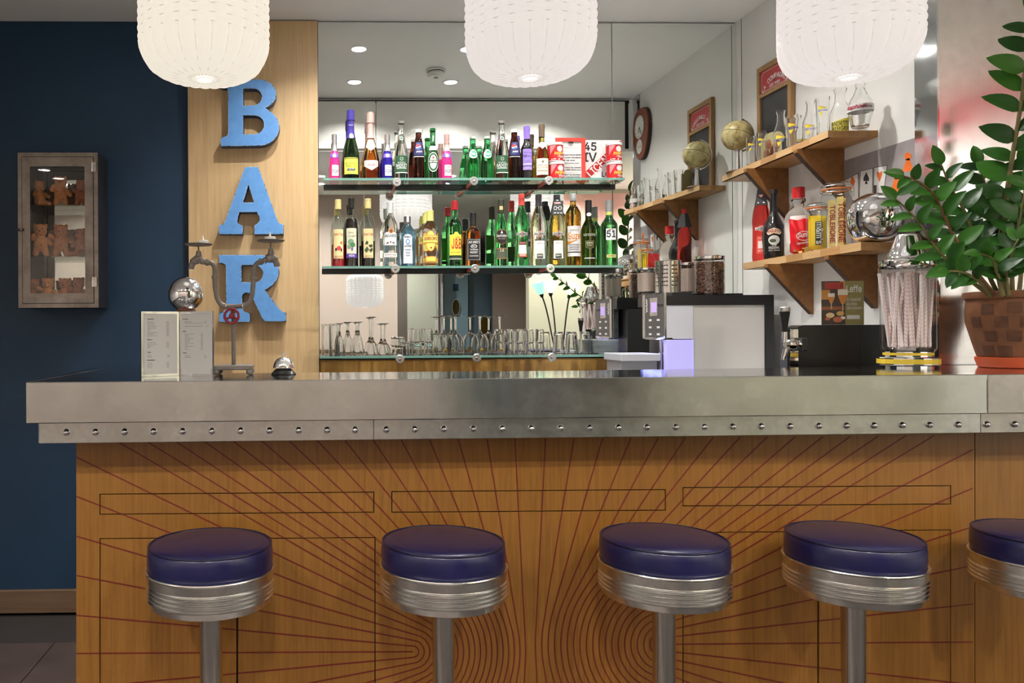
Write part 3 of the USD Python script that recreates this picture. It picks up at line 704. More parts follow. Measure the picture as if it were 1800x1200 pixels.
bdx = lambda R, H: prof_std(R, H, H * .58, H * .74, R * .52, .8)
bottle('wine_bottle', 'small red wine bottle with violet capsule and violet label', 'bottle', 926.8, 222.5, 20, Z1, YB1, bdx, BLACKGL, None, [(.765, 1.0, pbr('foil_lilac', lin(148, 122, 212), .3)), (.93, .955, pbr('foil_lilac', lin(148, 122, 212), .3), .0018)],
       [('R', -8.7, 8.7, 26, 56, ink(150, 128, 206)), ('T', 'M', -4.5, 43, 4.6, ink(50, 40, 90)), ('T', 'Bordeaux', 2.6, 43, 2.2, ink(80, 64, 130), False, 9), ('T', 'GRAND VIN', 0, 49, 2, ink(90, 76, 140), False, 12), ('R', -8, 8, 28.5, 30, ink(230, 224, 240), 'sub'), ('T', '2013', 0, 34, 2, ink(96, 80, 150), False), ('R', -8, 8, 19, 25, ink(160, 140, 212))], group=G1)
bgn = lambda R, H: prof_std(R, H, H * .40, H * .72, R * .42, 1.0)
bottle('wine_bottle', 'white wine bottle with grey brown capsule and cream label', 'bottle', 953, 219.5, 24, Z1, YB1, bgn, WINE_O, None, [(.78, 1.0, pbr('foil_taupe', lin(124, 106, 90), .35, .3)), (.95, .965, pbr('foil_taupe', lin(124, 106, 90), .35, .3), .0018)],
       [('R', -11.8, 11.8, 10, 39, ink(228, 222, 206)), ('E', 0, 33, 2, 2.2, ink(130, 120, 104), 'sub'), ('T', 'Appellation controlée', 0, 27, 2, ink(120, 112, 96), False, 18), ('T', 'BOURGOGNE', 0, 22.5, 2.8, ink(150, 140, 120), False, 18), ('R', -9, 9, 17, 17.5, ink(170, 160, 144), 'sub'), ('T', '2012', 0, 14, 2, ink(140, 130, 116), False),
        ('P', [(-8, 66), (-3, 69), (3, 69), (8, 66), (8, 61), (3, 60), (0, 56), (-3, 60), (-8, 61)], ink(226, 226, 220))], group=G1)

# crisps tubs, two stacks of two
can_red = pbr('tub_red', lin(196, 32, 36), .35); can_pink = ink(230, 130, 140)
def tub(label, px, Z, Y=3.55):
    S = Y / F; R, Hh = 13.6 * S, 33.6 * S
    t = thing('crisps_tub', label, 'crisps tub', (at(px, 300, Y)[0], Y, Z), 0, 'red tubs of crisps on the upper glass shelf')
    pr = [(0, 0), (R - .002, 0), (R, .0015), (R, Hh * .86), (0, Hh * .86)]; rf = lambda z: np.full_like(np.asarray(z, float), R)
    obj('tube', lathe(pr, 36), can_red, t)
    obj('lid', lathe([(R + .0004, Hh * .85), (R + .0016, Hh * .86), (R + .0016, Hh * .97), (R - .001, Hh), (0, Hh * .985)], 36), W_, t, 'white plastic lid')
    obj('base_rim', lathe([(R + .0002, 0), (R + .001, .0008), (R + .001, .003), (R, .004)], 36), W_, t)
    D = lambda poly, k=0: decal(sa.scale(poly, S, S, origin=(0, 0)), rf, .0004 + .0004 * k, .0003)
    lb = obj('label', D(sg.Polygon([(-13, 11), (-2, 28), (-13, 28)])), can_pink, t)
    obj('lettering', decal(move(text('Pringles', 5.2 * S, True, fit=17 * S, slant=.2), (3.5 * S, 13.5 * S, 0), rz=.12), rf, .0009, .0002), ink(226, 214, 96), lb, smooth=False)
    obj('lettering', decal(move(text('Original', 3.6 * S, True, fit=11 * S), (6 * S, 8 * S, 0)), rf, .0009, .0002), W_, lb, smooth=False)
    obj('emblem', D(ell(4.5, 21.5, 5.4, 5.2), 1), W_, lb, 'plain white oval emblem')
    obj('print', D(unary_union([ell(3, 3.6, 1.4, 1.4), rrect(-7, -2.5, 3, 4.6), ell(-9.5, 3.6, 1.2, 1)]), 1), W_, lb)
    return t, Hh
_, ch = tub('red crisps tub, lower one of the stack beside the white wine', 977.5, Z1)
tub('red crisps tub, upper one of the stack beside the white wine', 976, Z1 + ch + .0004)
tub('red crisps tub, lower one of the stack at the right end', 1080, Z1)
tub('red crisps tub, upper one of the stack at the right end', 1079, Z1 + ch + .0004)
# the two notices leaning on the mirror
def panel_px(t, nm, rect, Y0, depth, m, parent=None, lab=None, O=None, r=0.0):
    """box given by a photo rectangle at depth Y0 (front face), local to O"""
    a, b = at(rect[0], rect[3], Y0), at(rect[2], rect[1], Y0); O = np.zeros(3) if O is None else O
    mm = box(a[0] - O[0], b[0] - O[0], Y0 - O[1], Y0 + depth - O[1], a[2] - O[2], b[2] - O[2], r); return obj(nm, mm, m, parent or t, lab)
YN = 3.592
def sheet(name, label, cat, x0p, x1p, ytop, Z, Y, th, m, bev=.0005, group=None):
    a, b = at(x0p, 300, Y), at(x1p, 300, Y); hh = at((x0p + x1p) / 2, ytop, Y)[2] - Z
    t = thing(name, label, cat, ((a[0] + b[0]) / 2, Y, Z), 0, group); w = b[0] - a[0]
    return t, w, hh, Y / F
t, w, hh, S = sheet('framed_notice', 'law notice in a red frame behind the crisps tubs', 'framed notice', 976, 1028, 243, Z1, YN, .01, W_)
fr = rrect(-w / 2, w / 2, 0, hh).difference(rrect(-w / 2 + .017, w / 2 - .017, .010, hh - .017))
obj('frame', upright(extrude(fr, .010)), pbr('frame_red', lin(214, 62, 54), .4), t, 'red frame')
pg = obj('page', box(-w / 2 + .015, w / 2 - .015, -.006, -.001, .006, hh - .013), pbr('paper', (.64, .63, .62), .6), t)
rows = [('INTERDICTION DE VENDRE', .62, 1), ('DE L ALCOOL A DES MINEURS', .56, 1), ('DE 18 ANS', .50, 1), ('LA PERSONNE QUI DELIVRE LA BOISSON', .44, 0), ('INTERDIT DE VENDRE', .34, 1), ('OU DES MINEURS', .29, 1), ('INTERDIT DE CONSOMMER', .18, 1), ('ET D OFFRIR GRATUITEMENT', .13, 1)]
for s_, f_, b_ in rows:
    obj('lettering', move(upright(text(s_, .0052 if b_ else .004, bool(b_), align='l', fit=(w - .05) * (1 if b_ else .9))), (-w / 2 + .03, -.006, hh * f_)), K_, pg, smooth=False)
obj('rule', [box(-w / 2 + .03, w / 2 - .03, -.0064, -.006, hh * z_, hh * z_ + .0006) for z_ in (.40, .23, .78, .08)], ink(120, 120, 120), pg, smooth=False, kind='stuff')
obj('clip', [box(-.008, .012, -.0125, -.006, hh - .024, hh - .018)], black, t)
t, w, hh, S = sheet('licence_plate', 'white enamel licence plate with a red diagonal band', 'sign', 1026, 1092, 246.5, Z1, YN + .012, .004, W_)
pl = obj('plate', upright(extrude(rrect(-w / 2, w / 2, 0, hh, .002), .003)), pbr('enamel', (.64, .64, .64), .25), t)
band = sg.Polygon([(-w / 2 + .001, .002), (-w / 2 + .012, .001), (w / 2 - .001, hh * .86), (w / 2 - .001, hh * 1.0), (w / 2 - .02, hh * .94), (-w / 2 + .001, hh * .25)]).intersection(rrect(-w / 2, w / 2, 0, hh))
obj('band', upright(move(extrude(band, .0006), (0, 0, .003))), pbr('enamel_red', lin(170, 36, 34), .25), pl)
ang = math.atan2(hh * .80, w * .95)
obj('lettering', upright(move(text('LICENCE', hh * .17, True, fit=w * .98), (w * .0, hh * .475, .0037), rz=ang)), W_, pl, smooth=False)
for s_, x_, z_, h_, f_ in (('45', -.33, .83, .18, None), ('IV', -.33, .58, .20, None), ('LOI', .12, .20, .11, None), ('du 24 Septembre', .06, .07, .06, w * .6)):
    obj('lettering', upright(move(text(s_, hh * h_, True, fit=f_), (w * x_, hh * z_, .0033))), K_ if s_ != 'LOI' else ink(60, 60, 90), pl, smooth=False)

# ------------------------------------------------------------------ middle shelf
syr = lambda R, H: prof_std(R, H, H * .60, H * .86, R * .40, 1.0)
def syrup(label, px, ytop, liq, lvl, capm, kind):
    cream = ink(222, 200, 150)
    d = {'red': [('R', -9, 9, 15, 66, cream), ('T', 'Saveur', -4, 57, 4.6, ink(170, 90, 50), False, 9), ('T', 'Tonic', 5, 57, 4.6, ink(170, 90, 50), False, 8), ('E', 1, 33, 3.6, 4, ink(200, 60, 66), 'sub'), ('E', -4, 31, 1.5, 3, ink(40, 50, 30), 'sub'), ('E', 5, 30, 1.3, 3, ink(40, 50, 30), 'sub'), ('E', 5, 43, 1.8, 2.2, ink(200, 110, 70), 'sub'), ('T', 'GRENADINE', 0, 18, 3, ink(150, 60, 40), False, 15)],
         'dark': [('R', -9.3, 9.3, 16, 68, ink(212, 210, 184)), ('T', 'Crème', -1, 60, 3.2, ink(130, 130, 110), False, 9), ('T', 'Violette', 1, 54, 3.6, ink(140, 138, 124), False, 13), ('E', -1, 44, 5, 5.5, ink(116, 150, 120), 'sub'), ('E', 2, 39, 4.5, 4, ink(70, 120, 84), 'sub'), ('E', -4, 36, 3, 3, ink(120, 160, 120), 'sub'), ('E', 1, 32, 2, 2.4, ink(110, 100, 150), 'sub'), ('R', -9.3, 9.3, 16, 23.5, ink(86, 58, 150), 'sub'), ('T', 'mûre', 0, 19.7, 4.4, W_, True, 9)],
         'mint': [('R', -9, 9, 16, 67, cream), ('T', 'Saveur', -4, 57, 4.6, ink(170, 90, 50), False, 9), ('T', 'Tonic', 5, 57, 4.6, ink(170, 90, 50), False, 8), ('P', [(-6, 40), (-3, 46), (0, 44), (-1, 39)], ink(46, 66, 44), 'sub'), ('P', [(0, 38), (6, 40), (8, 36), (3, 34)], ink(46, 66, 44), 'sub'), ('P', [(-7, 30), (-2, 36), (1, 31), (-3, 25)], ink(60, 84, 56), 'sub'), ('P', [(1, 30), (6, 34), (8, 30), (4, 26)], ink(46, 66, 44), 'sub'), ('T', 'MENTHE', 0, 18.5, 3, ink(90, 70, 40), False, 13)]}[kind]
    return bottle('syrup_bottle', label, 'bottle', px, ytop, 25.5, Z2, YB2, syr, THIN, (.855, 1.0, 11.4, capm), None, d, group=G2, liquid=(lvl, liq))
cap_cream = pbr('cap_cream', lin(214, 192, 132), .45)
syrup('clear syrup bottle one third full of red syrup', 594.5, 351, syrup_red, .335, cap_cream, 'red')
syrup('syrup bottle nearly full of black syrup, black cap and violet label band', 617.5, 348.5, syrup_black, .70, black, 'dark')
syrup('clear syrup bottle with cream cap and mint leaves, two fifths full of dark syrup', 647, 349.5, syrup_black, .38, cap_cream, 'mint')
rum = lambda R, H: prof_std(R, H, H * .60, H * .84, R * .42, 1.0)
bottle('rum_bottle', 'clear white rum bottle with silver cap', 'bottle', 685.8, 355, 26, Z2, YB2, rum, CLEARG, (.82, 1.0, 10.2, pbr('cap_silver_white', (.72, .73, .76), .35, .4)), None,
       [('P', [(-12, 38), (12, 38), (12, 58), (8, 61), (-8, 61), (-12, 58)], ink(226, 228, 228)), ('T', 'BACARDI', 0, 54, 4.6, ink(84, 96, 104), True, 21), ('E', 1, 63, 3.8, 4.4, ink(190, 120, 50)), ('E', 1, 63, 2, 2.4, ink(120, 60, 30), 'sub'), ('P', [(-8, 41), (-4, 44), (-3, 41.5)], K_, 'sub'), ('P', [(8, 41), (4, 44), (3, 41.5)], K_, 'sub'), ('E', 0, 43.5, 1.2, 1.6, ink(150, 60, 60), 'sub'),
        ('R', -12, 12, 17.5, 24.5, ink(226, 228, 226)), ('T', 'SUPERIOR RUM', 0, 21, 2.2, ink(130, 80, 60), False, 18)], group=G2, liquid=None)
gin = lambda R, H: [(0, .003), (R * .8, .003), (R * .93, 0), (R * .97, .004), (R, H * .4), (R, H * .66), (R * .97, H * .70), (R * .6, H * .80), (R * .40, H * .845), (R * .36, H * .86), (R * .36, H * .99), (0, H * .99)]
sqf = lambda z: max(0.0, min(1.0, (0.165 - z) / .02))
bottle('gin_bottle', 'square sky blue gin bottle with grey cap', 'bottle', 716, 380.5, 27, Z2, YB2, gin, BLUEGL, (.84, 1.0, 10.4, pbr('cap_grey', lin(92, 86, 88), .4)), None,
       [('P', [(-8, 6), (8, 6), (8, 53), (5, 57), (0, 58.5), (-5, 57), (-8, 53)], ink(230, 232, 236)), ('P', [(-7, 7.5), (7, 7.5), (7, 52), (4.4, 55.6), (0, 57), (-4.4, 55.6), (-7, 52)], ink(238, 238, 240), 'sub'), ('T', 'BOMBAY', 0, 52, 3.2, ink(60, 60, 80), True, 11), ('E', 0, 44, 3.8, 5.2, ink(90, 130, 190), 'sub'), ('E', 0, 44, 2.4, 3.4, ink(200, 214, 236), 'sub'), ('T', 'SAPPHIRE', 0, 36, 3.2, ink(60, 60, 80), True, 12),
        ('R', -5, 5, 30, 30.6, ink(140, 150, 170), 'sub'), ('R', -4, 4, 25, 25.6, ink(140, 150, 170), 'sub'), ('R', -4, 4, 20, 20.6, ink(140, 150, 170), 'sub'), ('R', -2, 2, 86 - 8, 90, W_)], group=G2, sq=sqf, flat=.96)
gor = lambda R, H: prof_std(R, H, H * .66, H * .83, R * .40, 1.0)
cap_y = pbr('cap_pale_yellow', lin(214, 204, 122), .4)
def gordon(label, px, ytop, Y, w=28):
    yl = ink(232, 214, 104)
    return bottle('gin_bottle', label, 'bottle', px, ytop, w, Z2, Y, gor, CLEARG, (.81, 1.0, 10.6, cap_y), None,
                  [('E', 0, 44, 9, 18.5, ink(206, 120, 50)), ('E', 0, 44, 8, 17.3, yl, 'sub'), ('R', -14, 14, 40.5, 54, ink(196, 100, 44)), ('R', -14, 14, 41.5, 53, yl, 'sub'), ('T', "GORDON'S", 0, 47.3, 5.6, ink(150, 50, 36), True, 23), ('E', .5, 32, 1.5, 1.6, ink(170, 60, 40)), ('R', -9, 9, 7, 17, ink(206, 120, 50)), ('R', -8, 8, 8.3, 15.7, ink(236, 206, 96), 'sub')], group='clear gin bottles with yellow cap and yellow label')
gordon('clear gin bottle with yellow label and yellow cap, the front one of two', 756, 370, 3.505)
gordon('clear gin bottle with yellow cap, half hidden behind the front one', 749, 374.5, 3.59, 27)
jb = lambda R, H: prof_std(R, H, H * .57, H * .80, R * .40, 1.0)
bottle('whisky_bottle', 'green whisky bottle with red cap and yellow label', 'bottle', 799.5, 353, 26.5, Z2, YB2, jb, GREEN, (.86, 1.0, 9.8, pbr('cap_red', lin(176, 36, 42), .35)), None,
       [('P', [(-11, 20), (11.5, 20), (11.5, 56), (6, 57), (3.5, 61), (-1, 61), (-3, 57), (-11, 56)], ink(228, 212, 76)), ('T', 'J&B', 2, 38, 17, ink(184, 52, 30), True, 18), ('T', 'RARE', 3, 51, 2.6, ink(120, 104, 40), False, 8), ('T', 'SCOTCH WHISKY', 0, 25, 2.2, ink(140, 120, 50), False, 16), ('R', -11, 11.5, 13.5, 18, ink(60, 66, 54)), ('R', -11, 11.5, 13, 14, ink(190, 190, 180), 'sub')], group=G2)
jd = lambda R, H: [(0, .003), (R * .8, .003), (R * .92, 0), (R, .004), (R, H * .63), (R * .96, H * .665), (R * .55, H * .715), (R * .42, H * .74), (R * .44, H * .80), (R * .38, H * .86), (R * .38, H * .99), (0, H * .99)]
bottle('whiskey_bottle', 'square whiskey bottle with black label and black cap', 'bottle', 831.5, 374, 25, Z2, YB2, jd, WHISKY, (.82, 1.0, 9.4, black), [(.76, .84, black, .0008)],
       [('R', -11.5, 11.5, 11, 49, ink(22, 22, 24)), ('R', -10.8, 10.8, 11.8, 48.2, ink(190, 190, 190), 'sub'), ('R', -10.2, 10.2, 12.4, 47.6, ink(22, 22, 24), 'sub'), ('T', "JACK DANIEL'S", 0, 42.5, 4.2, W_, True, 19), ('E', 0, 35.6, 5.6, 3.4, W_, 'sub'), ('E', 0, 35.6, 4.4, 2.4, ink(40, 40, 44), 'sub'), ('T', 'No.7', 0, 35.6, 2.8, W_, True, 6), ('T', 'Tennessee', 0, 29.5, 3, W_, True, 14), ('T', 'WHISKEY', 0, 24.5, 3.6, W_, True, 14), ('T', 'SOUR MASH', 0, 18.5, 2.8, W_, False, 15)], group=G2, sq=lambda z: max(0.0, min(1.0, (0.155 - z) / .02)), flat=.96)
glf = lambda R, H: prof_pts([(.92, 0), (1, .06), (.98, .30), (1, .48), (.88, .62), (.46, .78), (.40, .84), (.40, 1)], R, H)
bottle('whisky_bottle', 'bright green whisky bottle with dark cap and black oval label', 'bottle', 880.5, 351.5, 24.5, Z2, YB2, glf, MGREEN, (.80, 1.0, 10.6, pbr('cap_olive', lin(54, 54, 42), .4)), None,
       [('P', [(-10, 58), (-7, 64), (0, 66), (7, 64), (10, 58), (10, 48), (6, 41), (0, 38), (-6, 41), (-10, 48)], ink(150, 104, 60)), ('P', [(-9.2, 57.5), (-6.5, 63), (0, 65), (6.5, 63), (9.2, 57.5), (9.2, 48.4), (5.5, 42), (0, 39.2), (-5.5, 42), (-9.2, 48.4)], ink(30, 26, 24), 'sub'), ('T', 'Glenfiddich', 0, 53.5, 4.4, W_, True, 18), ('P', [(-2, 58), (2, 58), (0, 64)], W_, 'sub'), ('T', 'SINGLE MALT', 0, 48.6, 2, ink(190, 180, 170), False, 14),
        ('R', -9.5, 9.5, 14, 32, ink(78, 84, 66)), ('T', '12', 0, 28, 4, ink(210, 206, 190), True), ('R', -9.5, 9.5, 13.4, 14.4, ink(150, 104, 60), 'sub'), ('R', -9.5, 9.5, 31.4, 32.2, ink(150, 104, 60), 'sub'), ('R', -2.5, 2.5, 100, 107, ink(200, 180, 120))], group=G2)
ver = lambda R, H: prof_pts([(.94, 0), (.97, .05), (.84, .24), (.80, .36), (.92, .52), (1.0, .57), (.88, .66), (.55, .77), (.38, .845), (.36, 1)], R, H, 36)
ver2 = lambda R, H: prof_pts([(.94, 0), (1, .05), (.95, .24), (.94, .40), (.98, .52), (.9, .62), (.58, .76), (.36, .845), (.34, 1)], R, H, 36)
def vermouth(label, px, w, prof_, mt, capm, lab, liq=None, hood=None, ytop=342.5, Zb=None, Y=None):
    d = [('E', 0, 57, 5.0, 5.0, ink(236, 232, 224)), ('E', 0, 57, 4.3, 4.3, ink(196, 70, 44), 'sub'), ('R', -10, 10, 54.6, 59.6, ink(236, 236, 236)), ('R', -9.5, 9.5, 55.2, 59, ink(26, 24, 26), 'sub'), ('T', 'MARTINI', 0, 57.1, 3.7, W_, True, 18)]
    if lab == 'rosso': d += [('R', -6.5, 6.5, 16, 44, ink(110, 40, 34)), ('R', -6, 6, 22, 38, ink(232, 230, 228), 'sub'), ('R', -6, 6, 17, 22.5, ink(206, 100, 60), 'sub'), ('T', 'ROSSO', 0, 19.6, 2.6, W_, True, 9), ('T', 'VERMOUTH', 0, 41, 2, ink(220, 190, 180), False, 10)]
    elif lab == 'red': d += [('R', -7, 7, 13, 44, ink(214, 84, 70)), ('R', -5, 5, 22, 35, ink(228, 214, 206), 'sub'), ('T', 'BITTER', 0, 17.5, 2.8, ink(240, 210, 200), True, 9), ('T', 'VERMOUTH', 0, 39.5, 2, ink(240, 210, 200), False, 10)]
    else: d += [('R', -8, 8, 13.5, 45, ink(228, 230, 222)), ('R', -5, 5, 14.5, 22, ink(36, 34, 36), 'sub'), ('T', lab.upper(), 0, 18.4, 2.8, ink(230, 226, 210), True, 8), ('T', 'VERMOUTH', 0, 40.5, 2, ink(120, 120, 110), False, 10), ('R', -4, 4, 24, 31, ink(206, 208, 200), 'sub')]
    t = bottle('vermouth_bottle', label, 'bottle', px, ytop, w, Zb or Z2, Y or YB2, prof_, mt, (.925, 1.0, 9.6, capm), [(.84, .93, capm, .0006)] if not hood else None, d, group=G2 if Zb is None else 'bottles on the lower wooden shelf', liquid=liq)
    if hood:
        S = (Y or YB2) / F; Hh = at(px, ytop, Y or YB2)[2] - (Zb or Z2)
        z0, z1 = Hh * .715, Hh * .935
        hp = []
        for a, (x_, y_) in enumerate([(-1, -1), (1, -1), (1, 1), (-1, 1)]):
            hp.append((x_ * 10.5 * S, y_ * 10.5 * S, z0)); hp.append((x_ * 5.2 * S, y_ * 5.2 * S, z1))
        hd = obj('neck_hood', to_tm(mf.Manifold.hull_points(np.array(hp))), pbr('card_black', lin(34, 32, 36), .5), t, 'black card hood over the neck', smooth=False)
        tilt = math.atan2(5.3 * S, z1 - z0)
        def on(poly, zc, m_, nm='print'):
            mm = poly if isinstance(poly, trimesh.Trimesh) else extrude(sa.scale(poly, S, S, origin=(0, 0)), .0004)
            yy = -(10.5 * S + (5.2 * S - 10.5 * S) * (zc - z0) / (z1 - z0)) - .0004
            obj(nm, move(move(upright(mm), rx=-tilt), (0, yy, zc)), m_, hd, smooth=False)
        if hood == 'glasses':
            on(unary_union([ell(-4, 0, 3, 3.4).difference(ell(-4, 0, 2.2, 2.6)), ell(4, 0, 3, 3.4).difference(ell(4, 0, 2.2, 2.6)), rrect(-1.2, 1.2, .6, 1.4)]), z0 + (z1 - z0) * .42, W_)
            on(rrect(-5.5, 5.5, -1.6, 1.6), z0 + (z1 - z0) * .74, ink(196, 60, 56)); on(move(text('TONIC', 2.6 * S, True), (0, 0, .0006)), z0 + (z1 - z0) * .735, W_, 'lettering')
            on(unary_union([rrect(-7, -3, -1, .6), rrect(-1, 2, -1.2, .6), rrect(4, 7.5, -1, .6)]), z0 + (z1 - z0) * .12, W_)
            on(rrect(-2, 2, -.8, .8), z0 + (z1 - z0) * .93, W_)
        else:
            on(unary_union([ell(-1.5, .6, 1.8, 1.6), ell(1.5, .6, 1.8, 1.6), sg.Polygon([(-3.2, .2), (3.2, .2), (0, -3.6)])]), z0 + (z1 - z0) * .55, ink(222, 140, 140))
            on(unary_union([rrect(-6, -3.4, -1, 1), ell(4, 0, 1.6, 1.2)]), z0 + (z1 - z0) * .14, W_)
            on(rrect(-2, 3, -.6, .6), z0 + (z1 - z0) * .9, W_)
    return t
cap_m = pbr('cap_vermouth_red', lin(214, 74, 66), .4); cap_k = pbr('cap_dark_violet', lin(62, 56, 66), .4)
vermouth('green waisted vermouth bottle with red cap', 917, 27, ver, MGREEN, cap_m, 'rosso', ytop=341)
vermouth('clear vermouth bottle with dark cap and white label', 946.8, 29, ver2, CLEARG, cap_k, 'bianco', None, ytop=342)
vermouth('pale vermouth bottle wearing a black card hood with a pair of spectacles', 979, 30.5, ver2, PALEG, cap_k, 'bianco', None, 'glasses', ytop=342.5)
sz = lambda R, H: prof_std(R, H, H * .70, H * .86, R * .38, .7)
bottle('aperitif_bottle', 'golden aperitif bottle with tall white label and silver cap', 'bottle', 1007.5, 341, 27, Z2, YB2, sz, SUZE, (.90, 1.0, 10, pbr('cap_silver', (.66, .66, .70), .35, .5)), None,
       [('R', -12.6, 12.6, 17.5, 71, ink(214, 212, 212)), ('T', 'Suze', 0, 52, 11.5, ink(206, 128, 44), True, 22), ('T', 'APERITIF', 0, 63, 2.8, ink(150, 140, 130), False, 17), ('R', -12.6, 12.6, 24, 25.6, ink(50, 48, 60), 'sub'), ('P', [(-12.4, 38), (-4, 42), (6, 47.5), (-3, 45), (-12.4, 44)], ink(206, 140, 60), 'sub'), ('R', -9, 9, 38, 38.5, ink(150, 148, 150), 'sub'), ('R', -8, 8, 34, 34.5, ink(150, 148, 150), 'sub'), ('R', -8, 8, 30, 30.5, ink(150, 148, 150), 'sub')], group=G2)
prt = lambda R, H: prof_std(R, H, H * .55, H * .74, R * .42, .9)
bottle('port_bottle', 'olive green port bottle with black cap and white lettering', 'bottle', 1034.5, 352, 25, Z2, YB2, prt, OLIVE, (.80, 1.0, 10, black), [(.74, .82, black, .0008)],
       [('T', 'MESSIAS', 0, 55, 4.2, ink(200, 200, 190), False, 22), ('P', [(-8, 45), (8, 45), (7, 33), (0, 30), (-7, 33)], ink(120, 122, 90)), ('P', [(-7.4, 44.2), (7.4, 44.2), (6.4, 33.6), (0, 31), (-6.4, 33.6)], ink(60, 62, 22), 'sub'), ('T', 'PORTO', 0, 40.5, 3, ink(200, 196, 170), True, 11), ('T', 'TAWNY', 0, 36.5, 2.4, ink(200, 196, 170), False, 9), ('R', -10, 10, 14, 14.6, ink(190, 190, 190)), ('E', 0, 92, 4, 3.2, ink(225, 225, 225))], group=G2)
pas = lambda R, H: prof_std(R, H, H * .60, H * .77, R * .38, .8)
bottle('pastis_bottle', 'green pastis bottle with grey cap and white square numeral label', 'bottle', 1070.5, 352, 29, Z2, YB2, pas, GREEN, (.82, 1.0, 10.6, pbr('cap_light_grey', lin(150, 150, 150), .35, .3)), [(.775, .83, ink(206, 200, 110), .0008)],
       [('R', -8, 10, 46, 66, ink(222, 224, 230)), ('T', '51', 1, 55, 11.5, K_, True, 15), ('T', 'PASTIS', .5, 63.8, 2.4, ink(170, 50, 60), True, 7), ('R', -7, 10, 15, 20.5, ink(200, 194, 120)), ('T', 'PASTIS DE MARSEILLE', 1.5, 17.8, 1.8, ink(90, 80, 40), False, 14), ('T', 'PASTIS', 0, 70, 2.4, ink(170, 190, 160), False, 12)], group=G2)
# ================================================================== drinking glasses on the lowest shelf
G3 = 'upturned glasses on the lowest shelf'
GW = glass('tumbler_glass', (.985, .992, .99), 1.45)
def shell(outer, th=.0016, n=28, fl=0):
    """closed thin wall from an outer (r, z) profile, open at the last point"""
    inner = [(max(0, r - th), z) for r, z in outer if r > th * 1.5]
    zb = outer[0][1]
    inner = [(r, max(z, zb + th * 3.5)) for r, z in inner]
    m = lathe(outer + inner[::-1] + [(0, inner[0][1])], n)
    if fl:                                   # facets / flutes pressed into the wall
        v = m.vertices; r = np.hypot(v[:, 0], v[:, 1]); a = np.arctan2(v[:, 1], v[:, 0]); k = 1 - .045 * np.abs(np.sin(a * fl / 2))
        v[:, 0] *= k; v[:, 1] *= k; m.vertices = v
    return m
def flip(m, h):
    m = to_tm(m).copy(); v = m.vertices.copy(); v[:, 2] = h - v[:, 2]; m.vertices = v; m.faces = m.faces[:, ::-1]; return m
def stemglass(name, label, cat, H, bowl, rs, rf_, mat_, loc, group, emblem=None):
    """upturned stem glass: bowl profile [(r, z)] measured up from the rim, then stem, then foot"""
    t = thing(name, label, cat, loc, 0, group)
    zb = bowl[-1][1]
    obj('bowl', lathe(bowl + [(rs, zb + .002)] + [(max(.0005, r - .0013), z - .001) for r, z in bowl[::-1] if z < zb - .004], 32), mat_, t)
    obj('stem', lathe([(rs * 1.7, zb - .001), (rs * 1.1, zb + .008), (rs, zb + .016), (rs, H - .014), (rs * 1.4, H - .007), (rs * 2.4, H - .003)], 14), mat_, t)
    obj('foot', lathe([(0, H - .0042), (rs * 2.4, H - .0038), (rf_ * .8, H - .0012), (rf_, H - .0008), (rf_, H), (0, H - .0003)], 32), mat_, t)
    if emblem:
        rf = rfun(bowl)
        obj('emblem', decal(ell(0, bowl[0][1] + .022, .0065, .0085), rf, .0006, .0002), ink(196, 160, 60), t)
        obj('emblem', decal(unary_union([rrect(-.004, .0005, .016, .024), ell(.003, .019, .002, .004)]), rf, .0009, .0002), ink(50, 44, 40), t)
    return t
def tumbler(label, h, r0, r1, loc, group, fl=0, mat_=GW, rings=0, band=None, name='tumbler'):
    t = thing(name, label, 'drinking glass', loc, 0, group)
    pr = [(0, 0), (r0 * .9, 0), (r0, .002)] + [(r0 + (r1 - r0) * k / 8, .002 + (h - .002) * k / 8) for k in range(1, 9)]
    if rings: pr = [(r + .0016 * abs(math.sin(z / h * PI * rings)) if .1 * h < z < .6 * h else r, z) for r, z in pr]
    obj('body', flip(shell(pr, .0022, 36, fl), h), mat_, t, 'upturned glass', smooth=30)
    if band:
        rf = lambda z: r0 + (r1 - r0) * (1 - np.asarray(z) / h)
        obj('label', decal(rrect(-.014, .014, h * band, h * band + .012), rf, .0005, .0002), ink(40, 96, 78), t)
        obj('lettering', decal(move(text('Perrier', .006, True), (0, h * band + .006, 0)), rf, .0009, .0002), W_, t, smooth=False)
    return t
BASEG = GW
YG = 3.545
def gx(px, Y=YG): return at(px, 600, Y)[0]
def gh(px, ytop, Y=YG): return at(px, ytop, Y)[2] - Z3
# two tall tumblers, left end
t0 = tumbler('tall upturned tumbler, first at the left end of the glass row', gh(574, 569), .021, .024, (gx(574), YG, Z3), G3, 8)
dup(t0, (gx(589), YG + .03, Z3), 0, 'tall upturned tumbler half behind the left end one')
